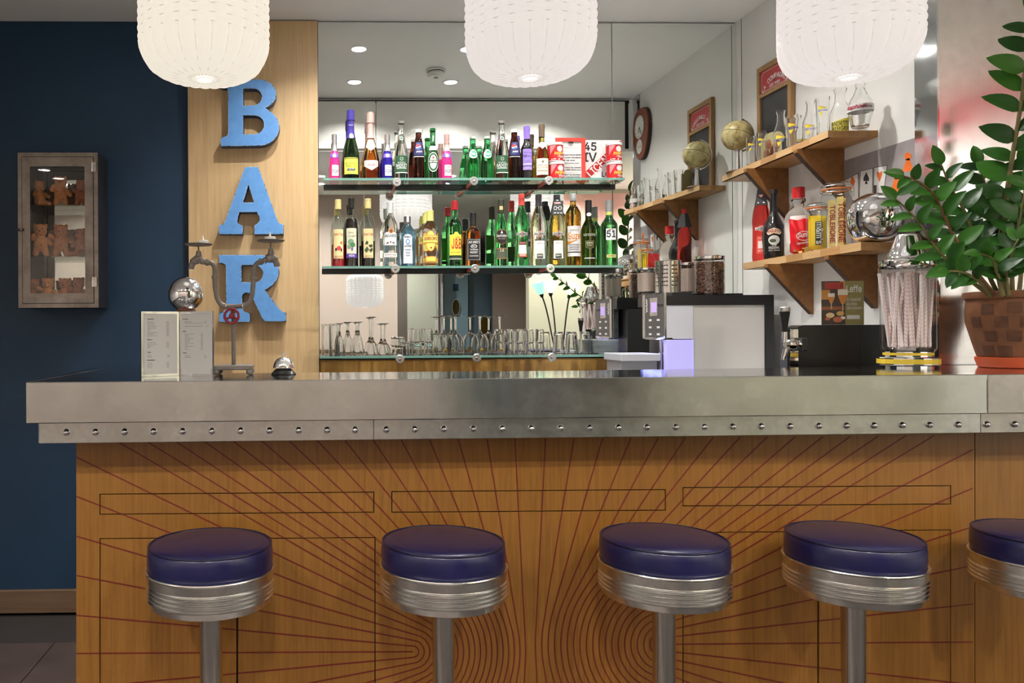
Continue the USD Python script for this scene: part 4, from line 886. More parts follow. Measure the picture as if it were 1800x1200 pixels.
# flutes
fb = lambda R, h: [(R * .86, 0), (R, h * .18), (R * .98, h * .42), (R * .72, h * .72), (R * .40, h * .92), (R * .2, h)]
H = gh(612, 565)
f0 = stemglass('flute_glass', 'upturned flute glass with fluted bowl, left one of the flutes', 'flute glass', gh(597, 568), fb(.022, .094), .0045, .024, GW, (gx(597), YG - .01, Z3), G3)
f1 = stemglass('flute_glass', 'upturned flute glass, second of the flutes', 'flute glass', gh(612, 565.5), fb(.0225, .098), .005, .025, GW, (gx(612.5), YG + .02, Z3), G3)
dup(f1, (gx(630), YG - .015, Z3), .3, 'upturned flute glass, third of the flutes, beside the taller goblet')
gb = lambda R, h: [(R * .9, 0), (R, h * .2), (R * .95, h * .5), (R * .7, h * .8), (R * .35, h * .95), (R * .2, h)]
g0 = stemglass('goblet', 'upturned small goblet with a wide foot, left of the round tumblers', 'stem glass', gh(654, 556.5), gb(.026, .066), .005, .023, GW, (gx(654.5), YG, Z3), G3)
stemglass('goblet', 'upturned low goblet, second of the two small goblets', 'stem glass', gh(676, 568), gb(.027, .058), .005, .026, GW, (gx(676), YG - .005, Z3), G3)
# round tumbler pair stacked
r0 = tumbler('short round upturned tumbler, lower one of a stack, beside the goblets', .046, .022, .030, (gx(704), YG, Z3), G3, 0, rings=3)
dup(r0, (gx(702.5), YG + .002, Z3 + .040), .4, 'short round upturned tumbler, upper one of a stack', scale=(.9, .9, .9))
# stacked tumblers with green band
b0 = tumbler('upturned tumbler with a green printed band, left lower one', .062, .020, .0245, (gx(733), YG, Z3), G3, 10, band=.62)
b1 = dup(b0, (gx(753.5), YG, Z3), 0, 'upturned tumbler with a green printed band, right lower one')
c0 = tumbler('plain upturned tumbler on top of the left green banded one', .058, .019, .0225, (gx(733), YG, Z3 + .0625), G3, 10)
dup(c0, (gx(753.5), YG, Z3 + .0625), .2, 'plain upturned tumbler on top of the right green banded one')
dup(c0, (gx(718), YG + .035, Z3), .2, 'plain upturned tumbler between the short round and the green banded ones')
# balloon glasses
bb = lambda R, h: [(R * .80, 0), (R * .93, h * .2), (R, h * .45), (R * .92, h * .70), (R * .66, h * .88), (R * .30, h * .97), (.006, h)]
HB = gh(800, 555)
q0 = stemglass('balloon_glass', 'upturned balloon glass with small crest, first of four', 'balloon glass', HB, bb(.0395, .098), .0046, .030, GW, (gx(779), YG - .02, Z3), 'upturned balloon glasses with crest', True)
for px, w_ in ((803, 'second'), (842, 'third'), (876.5, 'fourth')):
    dup(q0, (gx(px), YG - (.02 if w_ != 'second' else -.035), Z3), 0.0 if w_ != 'second' else -.5, f'upturned balloon glass with small crest, {w_} of four')
# stacks of straight tumblers
s0 = tumbler('straight upturned tumbler, lower one, first of the stacked row beside the balloon glasses', .056, .0185, .0215, (gx(893.5), YG - .01, Z3), 'stacked straight tumblers', 9)
names = ['first', 'second', 'third', 'fourth']
for k, px in enumerate((893.5, 911.5, 929.5, 947.5)):
    if k: dup(s0, (gx(px), YG - .01, Z3), .3 * k, f'straight upturned tumbler, lower one, {names[k]} in the stacked row')
    dup(s0, (gx(px), YG - .01, Z3 + .0565), .2 * k, f'straight upturned tumbler, upper one, {names[k]} in the stacked row')
# dimpled tumblers
d0 = tumbler('dimpled upturned tumbler with rounded base, left one of three', gh(980, 583), .019, .028, (gx(980.5), YG - .01, Z3), 'dimpled tumblers', 12, rings=4)
dup(d0, (gx(1004.5), YG - .01, Z3), .3, 'dimpled upturned tumbler, middle one of three')
dup(d0, (gx(1027), YG - .01, Z3), .6, 'dimpled upturned tumbler, right one of three, beside the glass saucers')
# stack of ribbed glass saucers
sm = lathe([(0, 0), (.030, 0), (.034, .003), (.056, .0065), (.058, .0085), (.056, .0090), (.034, .0055), (.028, .0030), (0, .0028)], 40)
sg0 = None
PRESS = pbr('pressed_glass', (.56, .60, .62), .12, coat_weight=.6, alpha=.8)
for k in range(11):
    z = Z3 + .0055 * k
    lab = f'clear glass saucer, {["lowest", "second", "third", "fourth", "fifth", "sixth", "seventh", "eighth", "ninth", "tenth", "topmost"][k]} of the stack at the right end'
    sx = gx(1062.5) + rnd.uniform(-.001, .001)
    if sg0 is None:
        sg0 = thing('glass_saucer', lab, 'saucer', (sx, YG - .015, z), 0, 'stack of clear glass saucers'); obj('dish', sm, PRESS, sg0); obj('foot_ring', torus(.031, .0014, .0014, 32, 6), PRESS, sg0)
    else: dup(sg0, (sx, YG - .015, z), 0, lab)

# ================================================================== wooden shelves on the right wall
shw = wood('shelf_oak', lin(140, 98, 56), lin(178, 134, 84), 'y', 0.7, 0.4)
brw = wood('bracket_oak', lin(112, 72, 34), lin(146, 100, 54), 'y', 0.8, 0.4)
shw_e = wood('shelf_oak_edge', lin(164, 126, 80), lin(196, 160, 112), 'y', 0.9, 0.42)
# ------------------------------------------------------------------ the two wall shelves
def wshelf(label, fl_, fr_, Z, thick, brs, near_y):
    a, b = atz(*fl_, Z), atz(*fr_, Z)
    t = thing('wooden_shelf', label, 'shelf', (XR, 0, Z), 0, 'wooden wall shelves with triangular brackets')
    poly = sg.Polygon([(a[0] - XR, a[1]), (b[0] - XR, b[1]), (-.0006, b[1] - .004), (-.0006, a[1])])
    m = extrude(poly, thick - .0012); m.apply_translation((0, 0, -thick)); obj('board', m, shw, t, smooth=False)
    # glued lamellae along the front edge
    n = 7
    for k in range(n):
        p0, p1 = a + (b - a) * k / n, a + (b - a) * (k + 1) / n
        v = [(p0[0] - XR - .0012, p0[1] - .0003), (p1[0] - XR - .0012, p1[1] + .0003), (p1[0] - XR + .012, p1[1] + .0003), (p0[0] - XR + .012, p0[1] - .0003)]
        obj('lamella', move(extrude(sg.Polygon(v), thick), (0, 0, -thick)), [shw_e, shw][(k * 5 % 7) % 3 == 1], t, smooth=False)
    for (tl, tr, bt) in brs:
        w_ = atx(tr[0], tr[1], XR - .001); Yb = w_[1]
        l_ = at(tl[0], tl[1], Yb); z_ = at(bt[0], bt[1], Yb)[2]
        zt_ = Z - thick - .0005
        poly = sg.Polygon([(l_[0] - XR, zt_ - Z), (-.0006, zt_ - Z), (-.0006, z_ - Z), (-.006, z_ - Z), (l_[0] - XR, zt_ - Z - .012)])
        bm = upright(extrude(poly, .024)); bm.apply_translation((0, Yb + .024, 0)); br = obj('bracket', bm, brw, t, smooth=False)
        dx, dz = (-.006) - (l_[0] - XR), z_ - (zt_ - .012)
        ln = math.hypot(dx, dz)
        ed = box(.004, ln * .99, .001, .023, -.0012, .0004); ed = move(ed, (l_[0] - XR, Yb, zt_ - Z - .012), ry=-math.atan2(dz, dx))
        obj('sawn_edge', ed, pbr('bracket_edge_dark', lin(58, 36, 20), .7, vary=.5, scale=60), br, 'dark rough sawn edge', smooth=False)
    return t, a, b
ZU, ZLo = 1.955, 1.552
shU, ua, ub = wshelf('upper wooden shelf with globe and glassware on the white wall', (1269.5, 310), (1456, 229), ZU, .024,
                     [((1312.6, 302), (1386, 301), (1385, 383)), ((1401.5, 265), (1484, 263.6), (1481, 352))], 227)
shL, la, lb = wshelf('lower wooden shelf with bottles, jars and the chrome apple', (1307, 462.5), (1514, 425), ZLo, .028,
                     [((1349.6, 467), (1429.7, 465.3), (1428, 552)), ((1456.8, 450.6), (1542.4, 447), (1542, 541.6))], 423)

# globe
q = atx(1296, 238, 1.832)
gl = thing('globe', 'small antique globe on a brown base at the far end of the upper shelf', 'globe', (q[0], q[1], ZU))
rg = 26.3 * q[1] / F; zc = q[2] - ZU
gm = mat('globe_paper', {'tc': ('texture_coordinate', {}), 'n': ('noise_texture', {'scale': 22.0, 'detail': 8.0, 'roughness': .7}), 'r': ('rgb_ramp', {'ramp': [(.34, lin(108, 88, 46)), (.47, lin(168, 152, 98)), (.56, lin(196, 184, 134)), (.7, lin(150, 140, 96))]}), 'p': ('principled_bsdf', {'roughness': .4})},
         [('tc.object', 'n.vector'), ('n.fac', 'r.fac'), ('r.color', 'p.base_color')], 'p.BSDF')
sph = trimesh.creation.icosphere(4, rg); tl = math.radians(20)
obj('sphere', move(sph, (0, 0, zc)), gm, gl, smooth=True)
lines_ = []
for k in range(6):
    a = np.linspace(0, 2 * PI, 49); lines_.append(move(tube(np.stack([np.cos(a) * (rg + .0002) * math.cos(k * PI / 6), np.cos(a) * (rg + .0002) * math.sin(k * PI / 6), np.sin(a) * (rg + .0002)], 1), .0005, 4, False), (0, 0, zc), ry=tl))
a = np.linspace(0, 2 * PI, 49); lines_.append(move(tube(np.stack([np.cos(a) * (rg + .0003), np.sin(a) * (rg + .0003), 0 * a], 1), .0011, 4, False), (0, 0, zc), ry=tl))
obj('meridian_lines', lines_, ink(120, 96, 40), gl, 'dark meridians and equator', smooth=False, kind='stuff')
arc = [(math.sin(w) * (rg + .008), 0, zc + math.cos(w) * (rg + .008)) for w in np.linspace(tl - .1, PI - .25, 22)]
obj('arc', tube(arc, .0048, 8), chrome, gl, 'chrome arc')
obj('pivot', tube([(math.sin(tl) * rg, 0, zc + math.cos(tl) * rg), (math.sin(tl) * (rg + .012), 0, zc + math.cos(tl) * (rg + .012))], .004, 8), black, gl)
obj('column', lathe([(.012, .012), (.011, .02), (.008, zc - rg - .006), (.012, zc - rg - .003), (.012, zc - rg + .001), (0, zc - rg + .001)], 16), foil_silver, gl)
obj('base', lathe([(0, 0), (.045, 0), (.048, .003), (.044, .008), (.014, .013), (0, .013)], 32), pbr('globe_base', lin(104, 80, 58), .4), gl)
# chalkboard leaning on the wall
wfr = wood('board_frame', lin(124, 92, 54), lin(170, 132, 84), 'z', 1.2, .5)
A = atx(1330, 122, XR - .02); Bq = atx(1389.5, 110, XR - .02)
y0, y1 = Bq[1], A[1]; hB = A[2] - ZU
cb = thing('chalkboard', 'wood framed chalkboard with red tin header on the upper shelf', 'chalkboard', (XR - .002, (y0 + y1) / 2, ZU))
wB = (y1 - y0)
def onwall(poly, d0, d1):
    """drawing (x to the right as seen from the room = -y) -> relief on the wall side, d = distance from the wall"""
    m = extrude(poly, d1 - d0); v = m.vertices; out = np.stack([-(d0 + v[:, 2]), -v[:, 0], v[:, 1]], 1); m = trimesh.Trimesh(out, m.faces, process=False); return m
hw = wB / 2
obj('frame', onwall(rrect(-hw, hw, 0, hB).difference(unary_union([rrect(-hw + .022, hw - .022, .025, hB * .70), rrect(-hw + .020, hw - .020, hB * .735, hB - .022)])), .001, .018), wfr, cb, smooth=False)
obj('slate', onwall(rrect(-hw + .02, hw - .02, .023, hB * .705), .004, .010), pbr('slate', lin(40, 40, 42), .6, vary=.5, scale=12), cb, 'dusty slate', smooth=False)
hd = obj('header', onwall(rrect(-hw + .018, hw - .018, hB * .73, hB - .02), .004, .011), pbr('tin_red', lin(176, 40, 44), .4), cb, 'red printed header', smooth=False)
bd = rrect(-hw + .026, hw - .026, hB * .75, hB - .028, .0); bd = bd.difference(unary_union([ell(x, y, .012, .012) for x in (-hw + .026, hw - .026) for y in (hB * .75, hB - .028)]))
obj('line_border', onwall(bd.difference(bd.buffer(-.0022)), .0112, .0116), white_print, hd, smooth=False)
def wtext(s, h, x, y, m_, par, bold=True, fit=None, rot=0.0, d=.0113, nm='lettering'):
    tm = text(s, h, bold, .0005, fit=fit)
    tm = move(tm, (x, y, 0), rz=rot); v = tm.vertices
    return obj(nm, trimesh.Trimesh(np.stack([-(d + v[:, 2]), -v[:, 0], v[:, 1]], 1), tm.faces, process=False), m_, par, smooth=False)
s_ = 'LA COMPAGNIE'
for k, ch_ in enumerate(s_):
    if ch_ == ' ': continue
    w_ = (k - (len(s_) - 1) / 2) * .155; R_ = wB * .46
    wtext(ch_, .019, math.sin(w_) * R_, hB * .80 + (math.cos(w_) - 1) * R_ + .020, white_print, hd, rot=-w_)
wtext('DES THES', .012, 0, hB * .775, white_print, hd)
obj('emblem', onwall(ell(0, hB * .835 - .006, .009, .009).difference(ell(0, hB * .835 - .006, .005, .006)), .0112, .0116), black_print, hd, smooth=False)

# glasses and carafes on the upper shelf
yel, pen_b, pen_r = ink(214, 196, 48), ink(64, 70, 150), ink(190, 60, 40)
GC = glass('shelf_glassware', (.985, .99, .985), 1.45)
def pennant(t, rf, zc, w, par=None):
    f = decal(sg.Polygon([(-w, zc + w * .62), (w, zc), (-w, zc - w * .30)]), rf, .0005, .0002); p_ = obj('print', f, yel, t, 'yellow pennant print', smooth=False)
    obj('print', decal(sg.Polygon([(-w, zc + w * .70), (w * 1.1, zc + .0005), (-w, zc + w * .58)]), rf, .0008, .0002), pen_r, t, smooth=False)
    obj('lettering', decal(move(text('RICARD', w * .42, True), (0, zc - w * .62, 0)), rf, .0006, .0002), pen_b, t, smooth=False)
    obj('print', decal(sg.Polygon([(-w * .8, zc - w * 1.0), (w * .1, zc - w * 1.0), (-w * .5, zc - w * 2.0)]), rf, .0005, .0002), yel, t, smooth=False)
def sh_glass(label, px, ytop, r, X, up=True, kind='t', H=None):
    p_ = atx(px, ytop, X); h = H or p_[2] - ZU
    t = thing('tumbler' if kind == 't' else 'carafe', label, 'drinking glass' if kind == 't' else 'carafe', (p_[0], p_[1], ZU), math.atan2(-p_[0], p_[1]) , 'glassware on the upper wooden shelf')
    if kind == 't': out = [(0, 0), (r * .78, 0), (r * .82, .003)] + [(r * (.82 + .18 * k / 8), .003 + (h - .003) * k / 8) for k in range(1, 9)]
    else: out = [(0, 0), (r * .94, 0), (r, .004), (r, h * .42), (r * .96, h * .5), (r * .62, h * .66), (r * .50, h * .76), (r * .48, h * .90), (r * .62, h)]
    obj('body', shell(out, .0017, 36), GC, t, smooth=30)
    return t, rfun(out), h, r
D_ = [('small tumbler with yellow pennant, first on the shelf before the globe', 1321, 241, .0225, 1.812, 't'), ('small tumbler with yellow pennant, second on the shelf beside the painted card', 1338.5, 231.5, .0225, 1.812, 't'),
      ('narrow necked carafe with yellow pennant', 1372.5, 195, .0285, 1.812, 'c'), ('tumbler with yellow pennant, right of the narrow necked carafe', 1394, 205, .0275, 1.812, 't'),
      ('carafe with yellow pennant behind the front tumbler', 1424, 177.5, .026, 1.812, 'c'), ('tall tumbler with yellow pennant at the right end of the shelf', 1446, 172, .0225, 1.792, 't')]
for lab, px, yt, r, X, k in D_:
    t, rf, h, r = sh_glass(lab, px, yt, r, X, True, k)
    pennant(t, rf, h * (.70 if k == 't' else .36), r * .62)
t, rf, h, r = sh_glass('carafe with a navy and yellow printed label', 1409, 200, .024, 1.868, True, 'c')
lb_ = obj('label', decal(rrect(-r * .8, r * .8, h * .06, h * .24), rf, .0005, .0003), ink(34, 40, 84), t, smooth=False)
obj('lettering', decal(move(text('FLOC', h * .09, True), (0, h * .16, 0)), rf, .0009, .0002), white_print, lb_, smooth=False); obj('print', decal(rrect(-r * .8, r * .8, h * .24, h * .31), rf, .0006, .0003), yel, lb_, smooth=False)
t, rf, h, r = sh_glass('tall carafe with a yellow label lettered in black', 1477, 157, .034, 1.85, True, 'c')
lb_ = obj('label', decal(sg.Polygon([(-r * .9, .004), (r * .8, .004), (r * .8, h * .34), (-r * .9, h * .26)]), rf, .0005, .0003), ink(206, 198, 70), t, smooth=False)
for s_, z_ in (('ANISETTE', .21), ('BERGER', .10)): obj('lettering', decal(move(text(s_, h * .085, True, fit=r * 1.6), (0, h * z_, 0)), rf, .0009, .0002), black_print, lb_, smooth=False)
p_ = atx(1512, 148, 1.846); h = p_[2] - ZU; S = p_[1] / F
t = thing('carafe', 'faceted carafe with a white banded lettered waist, last on the upper shelf', 'carafe', (p_[0], p_[1], ZU), math.atan2(-p_[0], p_[1]), 'glassware on the upper wooden shelf')
R_ = 20 * S
out = [(0, 0), (R_ * .66, 0), (R_ * .70, .004), (R_ * .92, h * .28), (R_, h * .40), (R_ * 1.0, h * .50), (R_ * .86, h * .62), (R_ * .56, h * .76), (R_ * .34, h * .90), (R_ * .42, h)]
obj('body', shell(out, .002, 40, 10), GC, t, smooth=20); rf = rfun(out)
bn = obj('band', lathe([(R_ * .985, h * .35), (R_ * 1.02, h * .355), (R_ * 1.03, h * .50), (R_ * .99, h * .505)], 40), white_print, t, 'white painted band')
obj('lettering', decal(move(text('Raphaël', h * .085, True, slant=.3), (-R_ * .35, h * .43, 0)), lambda z: np.full_like(np.asarray(z, float), R_ * 1.03), .0006, .0002), ink(170, 30, 60), bn, smooth=False)
obj('lettering', decal(move(text('APERITIF', h * .04, True), (R_ * .55, h * .42, 0)), lambda z: np.full_like(np.asarray(z, float), R_ * 1.03), .0006, .0002), black_print, bn, smooth=False)
p_ = atx(1355, 233, 1.872)
t = thing('painted_card', 'small painted card standing between the glasses on the upper shelf', 'card', (p_[0], p_[1], ZU), math.atan2(-p_[0], p_[1]))
hC = p_[2] - ZU; wC = 33 * p_[1] / F
obj('card', upright(extrude(unary_union([rrect(-wC / 2, wC / 2, 0, hC * .82), ell(wC * .2, hC * .82, wC * .5, hC * .2)]).intersection(rrect(-wC / 2, wC * .7, 0, hC * 1.1)), .003)), ink(186, 180, 130), t)
for x_, z_, c_ in ((-.2, .3, (150, 84, 60)), (.1, .4, (120, 60, 44)), (.25, .6, (140, 78, 50)), (-.1, .62, (160, 100, 70)), (.0, .2, (110, 70, 50))):
    obj('print', upright(move(extrude(ell(x_ * wC, z_ * hC, wC * .13, hC * .16), .0004), (0, 0, .003))), ink(*c_), t, smooth=False)

# ------------------------------------------------------------------ lower shelf
G4 = 'bottles on the lower wooden shelf'
def X2Y(px, X): return float(atx(px, 400, X)[1])
bottle_red = vermouth('red vermouth bottle with red cap and black card hood on the lower wooden shelf', 1338, 29.5, ver2, REDGL, pbr('cap_bright_red', lin(186, 30, 34), .35), 'red', None, 'heart', ytop=322.5, Zb=ZLo, Y=X2Y(1338, 1.845))
cr = lambda R, H: prof_pts([(.82, 0), (.92, .1), (1, .34), (.92, .46), (.52, .60), (.34, .68), (.32, .94), (.36, .95), (.36, .985), (.34, 1)], R, H)
bottle('liqueur_bottle', 'black cream liqueur bottle with arched cream label', 'bottle', 1360, 333.5, 37, ZLo, X2Y(1360, 1.848), cr, BLACKGL, (.94, 1.0, 11.5, pbr('cap_dark', lin(40, 34, 34), .4)), None,
       [('P', [(-12, 46), (-9, 52), (0, 55), (9, 52), (12, 46), (9, 42), (0, 45), (-9, 42)], ink(206, 178, 150)), ('T', 'BAILEYS', 0, 48.6, 5, ink(120, 30, 30), True, 20), ('E', 0, 33, 9, 8.5, ink(196, 196, 190)), ('E', -2, 32, 5, 3, ink(70, 84, 60), 'sub'), ('T', 'THE', 0, 23.5, 3, W_, True), ('T', 'ORIGINAL', 0, 19, 4, W_, True, 17), ('T', 'IRISH CREAM', 0, 14.5, 2.6, W_, False, 17)], group=G4)
vod = lambda R, H: prof_pts([(.96, 0), (1, .05), (1, .46), (.97, .55), (.72, .66), (.40, .73), (.36, .76), (.50, .80), (.50, .83), (.30, .84), (.30, 1)], R, H)
bottle('vodka_bottle', 'clear bottle with red cap behind the red crisps bag', 'bottle', 1404, 329.5, 46, ZLo, X2Y(1404, 1.868), vod, CLEARG, (.84, 1.0, 12.5, pbr('cap_bright_red', lin(186, 30, 34), .35)), None,
       [('R', -15, 12, 24, 70, ink(222, 204, 200)), ('R', -15, 12, 6, 22, ink(64, 44, 48))], group=G4)
p_ = atx(1381, 407, 1.885); t = thing('small_carton', 'narrow golden carton between the black and the clear bottles', 'carton', (p_[0], p_[1], ZLo)); sC = p_[1] / F
obj('body', box(-6 * sC, 6 * sC, -.018, .018, 0, p_[2] - ZLo, .001), ink(196, 140, 40), t); obj('label', box(-5.8 * sC, 5.8 * sC, -.0186, -.018, .008, (p_[2] - ZLo) * .5), ink(40, 34, 30), t); obj('print', box(-4.5 * sC, 4 * sC, -.0192, -.0186, .02, .026), ink(206, 160, 60), t)
# crisps bag, lying open
p_ = atx(1409, 385, 1.818); Yb_ = p_[1]; S = Yb_ / F
t = thing('crisps_bag', 'open red crisps bag leaning between the clear bottle and the sweets jar', 'crisps bag', (p_[0], Yb_, ZLo), -.35)
hb_ = p_[2] - ZLo
V, Fc = [], []
nu, nv = 14, 14
for s_ in (-1, 1):
    for i in range(nv + 1):
        for j in range(nu + 1):
            u, v = j / nu * 2 - 1, i / nv
            th = .020 * (1 - u * u) ** .6 * math.sin(PI * min(1, v * 1.0) * .92 + .08) ** .7
            wv = .0022 * math.sin(9 * u + 5 * v) + .0016 * math.sin(17 * v + 3 * u)
            x = u * 18 * S * (1.0 + .10 * (v - .5)); z = v * hb_ + .003 * math.sin(5 * u)
            V.append((x, s_ * th + wv * (1 if th > .003 else .3) + .010 * v, z))
n1 = (nu + 1) * (nv + 1)
for s_ in (0, 1):
    for i in range(nv):
        for j in range(nu):
            a = s_ * n1 + i * (nu + 1) + j; q4 = (a, a + 1, a + nu + 2, a + nu + 1)
            Fc += [(q4[0], q4[1], q4[2]), (q4[0], q4[2], q4[3])] if s_ == 0 else [(q4[0], q4[2], q4[1]), (q4[0], q4[3], q4[2])]
obj('bag', trimesh.Trimesh(np.array(V), np.array(Fc), process=False), pbr('bag_red', lin(196, 26, 34), .22, coat_weight=.4), t, smooth=True)
oval = ell(2 * S, hb_ * .50, 12.5 * S, 8.5 * S)
lb_ = obj('emblem', upright(move(extrude(oval.difference(ell(2 * S, hb_ * .50, 11.3 * S, 7.4 * S)), .0006), (0, 0, .0215))), white_print, t)
obj('lettering', upright(move(text('Sunly', 8 * S, True, fit=20 * S, slant=.15), (2 * S, hb_ * .52, .0217), rz=.12)), white_print, lb_, smooth=False)
obj('lettering', upright(move(text('chips paysanne', 3 * S, True, fit=20 * S), (0, hb_ * .30, .0208), rz=.15)), white_print, lb_, smooth=False)
chip_m = pbr('crisp', lin(222, 190, 104), .5, vary=.15, scale=60)
def crisp(label, px, py, X, rz, tl):
    p_ = atx(px, py, X); n = 14
    a = np.linspace(0, 2 * PI, n, endpoint=False); pts = [(0, 0, .002)]
    for rr in (.5, 1): pts += [(.017 * rr * math.cos(w), .013 * rr * math.sin(w), .002 + .006 * rr * rr * math.cos(2 * w) + .003) for w in a]
    f = [(0, 1 + k, 1 + (k + 1) % n) for k in range(n)] + [x for k in range(n) for x in ((1 + k, 1 + n + k, 1 + n + (k + 1) % n), (1 + k, 1 + n + (k + 1) % n, 1 + (k + 1) % n))]
    v = np.array(pts); vb = v - [0, 0, .0012]; nn = len(v)
    m = trimesh.Trimesh(np.vstack([v, vb]), np.vstack([f, np.array(f)[:, ::-1] + nn]), process=False)
    m = move(m, (0, 0, 0), rx=tl, rz=rz); m.apply_translation((0, 0, -m.bounds[0][2] + .0003))
    t = obj('crisp', m, chip_m, None, label, smooth=True, cat='crisp', group='crisps spilled on the lower shelf')
    UsdGeom.Xform(t).AddTranslateOp().Set(Gf.Vec3d(float(p_[0]), float(p_[1]), ZLo)); return t
crisp('potato crisp lying flat before the red bag', 1402, 441, 1.80, .3, .25); crisp('potato crisp lying by the sweets jar, right one', 1416, 436, 1.79, 1.3, .5); crisp('potato crisp leaning on the jar, farther back', 1417, 433, 1.822, 2.1, .9)
# clip top jars
jar_gl = pane('jar_glass', (.95, .97, .96), (.60, .66, .64), 1.5)
wire_m = pbr('wire_steel', (.6, .6, .6), .25, 1); rubber = pbr('rubber_orange', lin(200, 110, 48), .5)
def clipjar(label, px, ytop, X, w, sub):
    p_ = atx(px, ytop, X); Y = p_[1]; S = Y / F; h = p_[2] - ZLo; R = w * S / 2 / 1.10
    t = thing('clip_top_jar', label, 'jar', (p_[0], Y, ZLo), math.atan2(-p_[0], Y), 'clip top glass jars')
    obj('jar', lathe([(0, 0), (R * .94, 0), (R, .006), (R, h * .78), (R * .93, h * .83), (R * .92, h * .87), (R * .97, h * .875)], 40), jar_gl, t)
    obj('seal', torus(R * .94, .0028, h * .885, 40, 8), rubber, t, 'orange rubber seal')
    obj('lid', lathe([(R * .96, h * .895), (R * .99, h * .905), (R * .97, h * .955), (R * .80, h * .985), (R * .5, h), (0, h * .995)], 40), jar_gl, t)
    obj('wire', [torus(R * .99, .0011, h * .84, 40, 6), torus(R * 1.0, .0011, h * .93, 40, 6), tube(smooth_path([(R * .99, 0, h * .93), (R * 1.10, 0, h * .88), (R * 1.08, 0, h * .74), (R * 1.03, 0, h * .80), (R * .99, 0, h * .84)], 20), .0012, 6), tube(smooth_path([(-R * .99, 0, h * .93), (-R * 1.06, 0, h * .89), (-R * .99, 0, h * .84)], 12), .0012, 6)], wire_m, t, 'wire clasp')
    return t, p_, S, h, R
t, p_, S, h, R = clipjar('smaller clip top jar stuffed with yellow sweet packets', 1435.5, 356, 1.822, 36, 0)
base_ = (p_[0], p_[1])
def packet(label, dx, dy, rot, w, hh, tilt, deco):
    t = thing('sweet_packet', label, 'sweet packet', (base_[0] + dx, base_[1] + dy, ZLo + .0085), math.atan2(-base_[0], base_[1]) + rot, 'yellow sweet packets in the smaller jar')
    m = to_tm(mf.Manifold.hull_points(np.array([(x * w, y * .011 * (1 - abs(z * 2 - 1) ** 4) + 0, z * hh) for x in (-.5, -.3, 0, .3, .5) for y in (-1 + abs(x) * 1.5, 1 - abs(x) * 1.5) for z in np.linspace(0, 1, 9)])))
    obj('bag', m, pbr('packet_yellow', lin(232, 196, 32), .25, coat_weight=.3), t)
    if deco:
        lb = obj('emblem', upright(move(extrude(rrect(-w * .22, w * .22, hh * .12, hh * .84, .003), .0005), (0, 0, .0108))), black_print, t)
        obj('lettering', upright(move(text("m&m's", w * .42, True, fit=hh * .66), (0, hh * .48, .0114), rz=-PI / 2)), white_print, lb, smooth=False)
    return t
packet('yellow sweet packet with vertical lettering at the front of the smaller jar', 0, -.012, 0, R * 1.5, h * .66, 0, True)
packet('yellow sweet packet behind, against the back of the smaller jar', .004, .013, .25, R * 1.4, h * .70, 0, False)
t, p_, S, h, R = clipjar('tall clip top jar holding three chocolate bars', 1470, 320, 1.832, 53, 0)
base_ = (p_[0], p_[1]); choc = pbr('carton_cream', lin(222, 196, 116), .4)
for k, (dx, rot, hh, lab) in enumerate(((-.014, 0.0, .70, 'left one in the tall jar'), (.012, -.06, .74, 'middle one in the tall jar'), (.030, -.5, .72, 'right one half hidden in the tall jar'))):
    yw = math.atan2(-base_[0], base_[1])
    t = thing('chocolate_bar', 'triangular cream chocolate bar with brown lettering, ' + lab, 'chocolate bar', (base_[0] + dx * math.cos(yw), base_[1] + dx * math.sin(yw) - (.0 if k < 2 else -.012), ZLo + .0075), yw + rot, 'chocolate bars in the tall jar')
    hb2 = h * hh; wd = .021
    obj('carton', move(extrude(sg.Polygon([(-wd / 2, -.010), (wd / 2, -.010), (0, .010)]), hb2), (0, 0, 0)), choc, t, smooth=False)
    obj('lettering', upright(move(text('TOBLERONE', wd * .74, True, fit=hb2 * .80), (0, hb2 * .48, .0103), rz=-PI / 2)), ink(150, 40, 40), t, smooth=False)
# chrome apple on a wooden foot
p_ = atx(1538, 385, 1.833); Y = p_[1]; S = Y / F; Ra = 50 * S / 1.12
t = thing('apple_bowl', 'polished chrome apple shaped lidded bowl with a dark stalk', 'apple bowl', (p_[0], Y, ZLo))
zt_ = at(1538, 342, Y)[2] - ZLo
hA = zt_ + .006
_f = PchipInterpolator([0, .012, .05, .14, .30, .46, .60, .74, .86, .93, .97], [.30, .46, .62, .80, .95, 1.0, .985, .90, .72, .52, .36])
prA = [(0, .004), (Ra * .26, .002)] + [(Ra * float(_f(z)), max(.0004, hA * z)) for z in np.linspace(0, .97, 44)] + [(Ra * .28, hA * .985), (Ra * .18, hA * .97), (Ra * .08, hA * .925), (0, hA * .905)]
cut = hA * .62
ib = [i for i, p in enumerate(prA) if p[1] <= cut and i < 46][-1]
obj('bowl', lathe(prA[:ib + 1], 56), chrome, t, smooth=50)
obj('lid', lathe(prA[ib:], 56), chrome, t, smooth=50)
obj('rim', torus(prA[ib][0], .0014, prA[ib][1], 56, 6), chrome, t)
obj('stalk', tube([(0, 0, hA * .90), (.001, 0, hA * 1.0), (.0, 0, hA * 1.15)], [.0042, .004, .0048], 10), pbr('stalk_dark', lin(58, 44, 40), .4, .3), t)

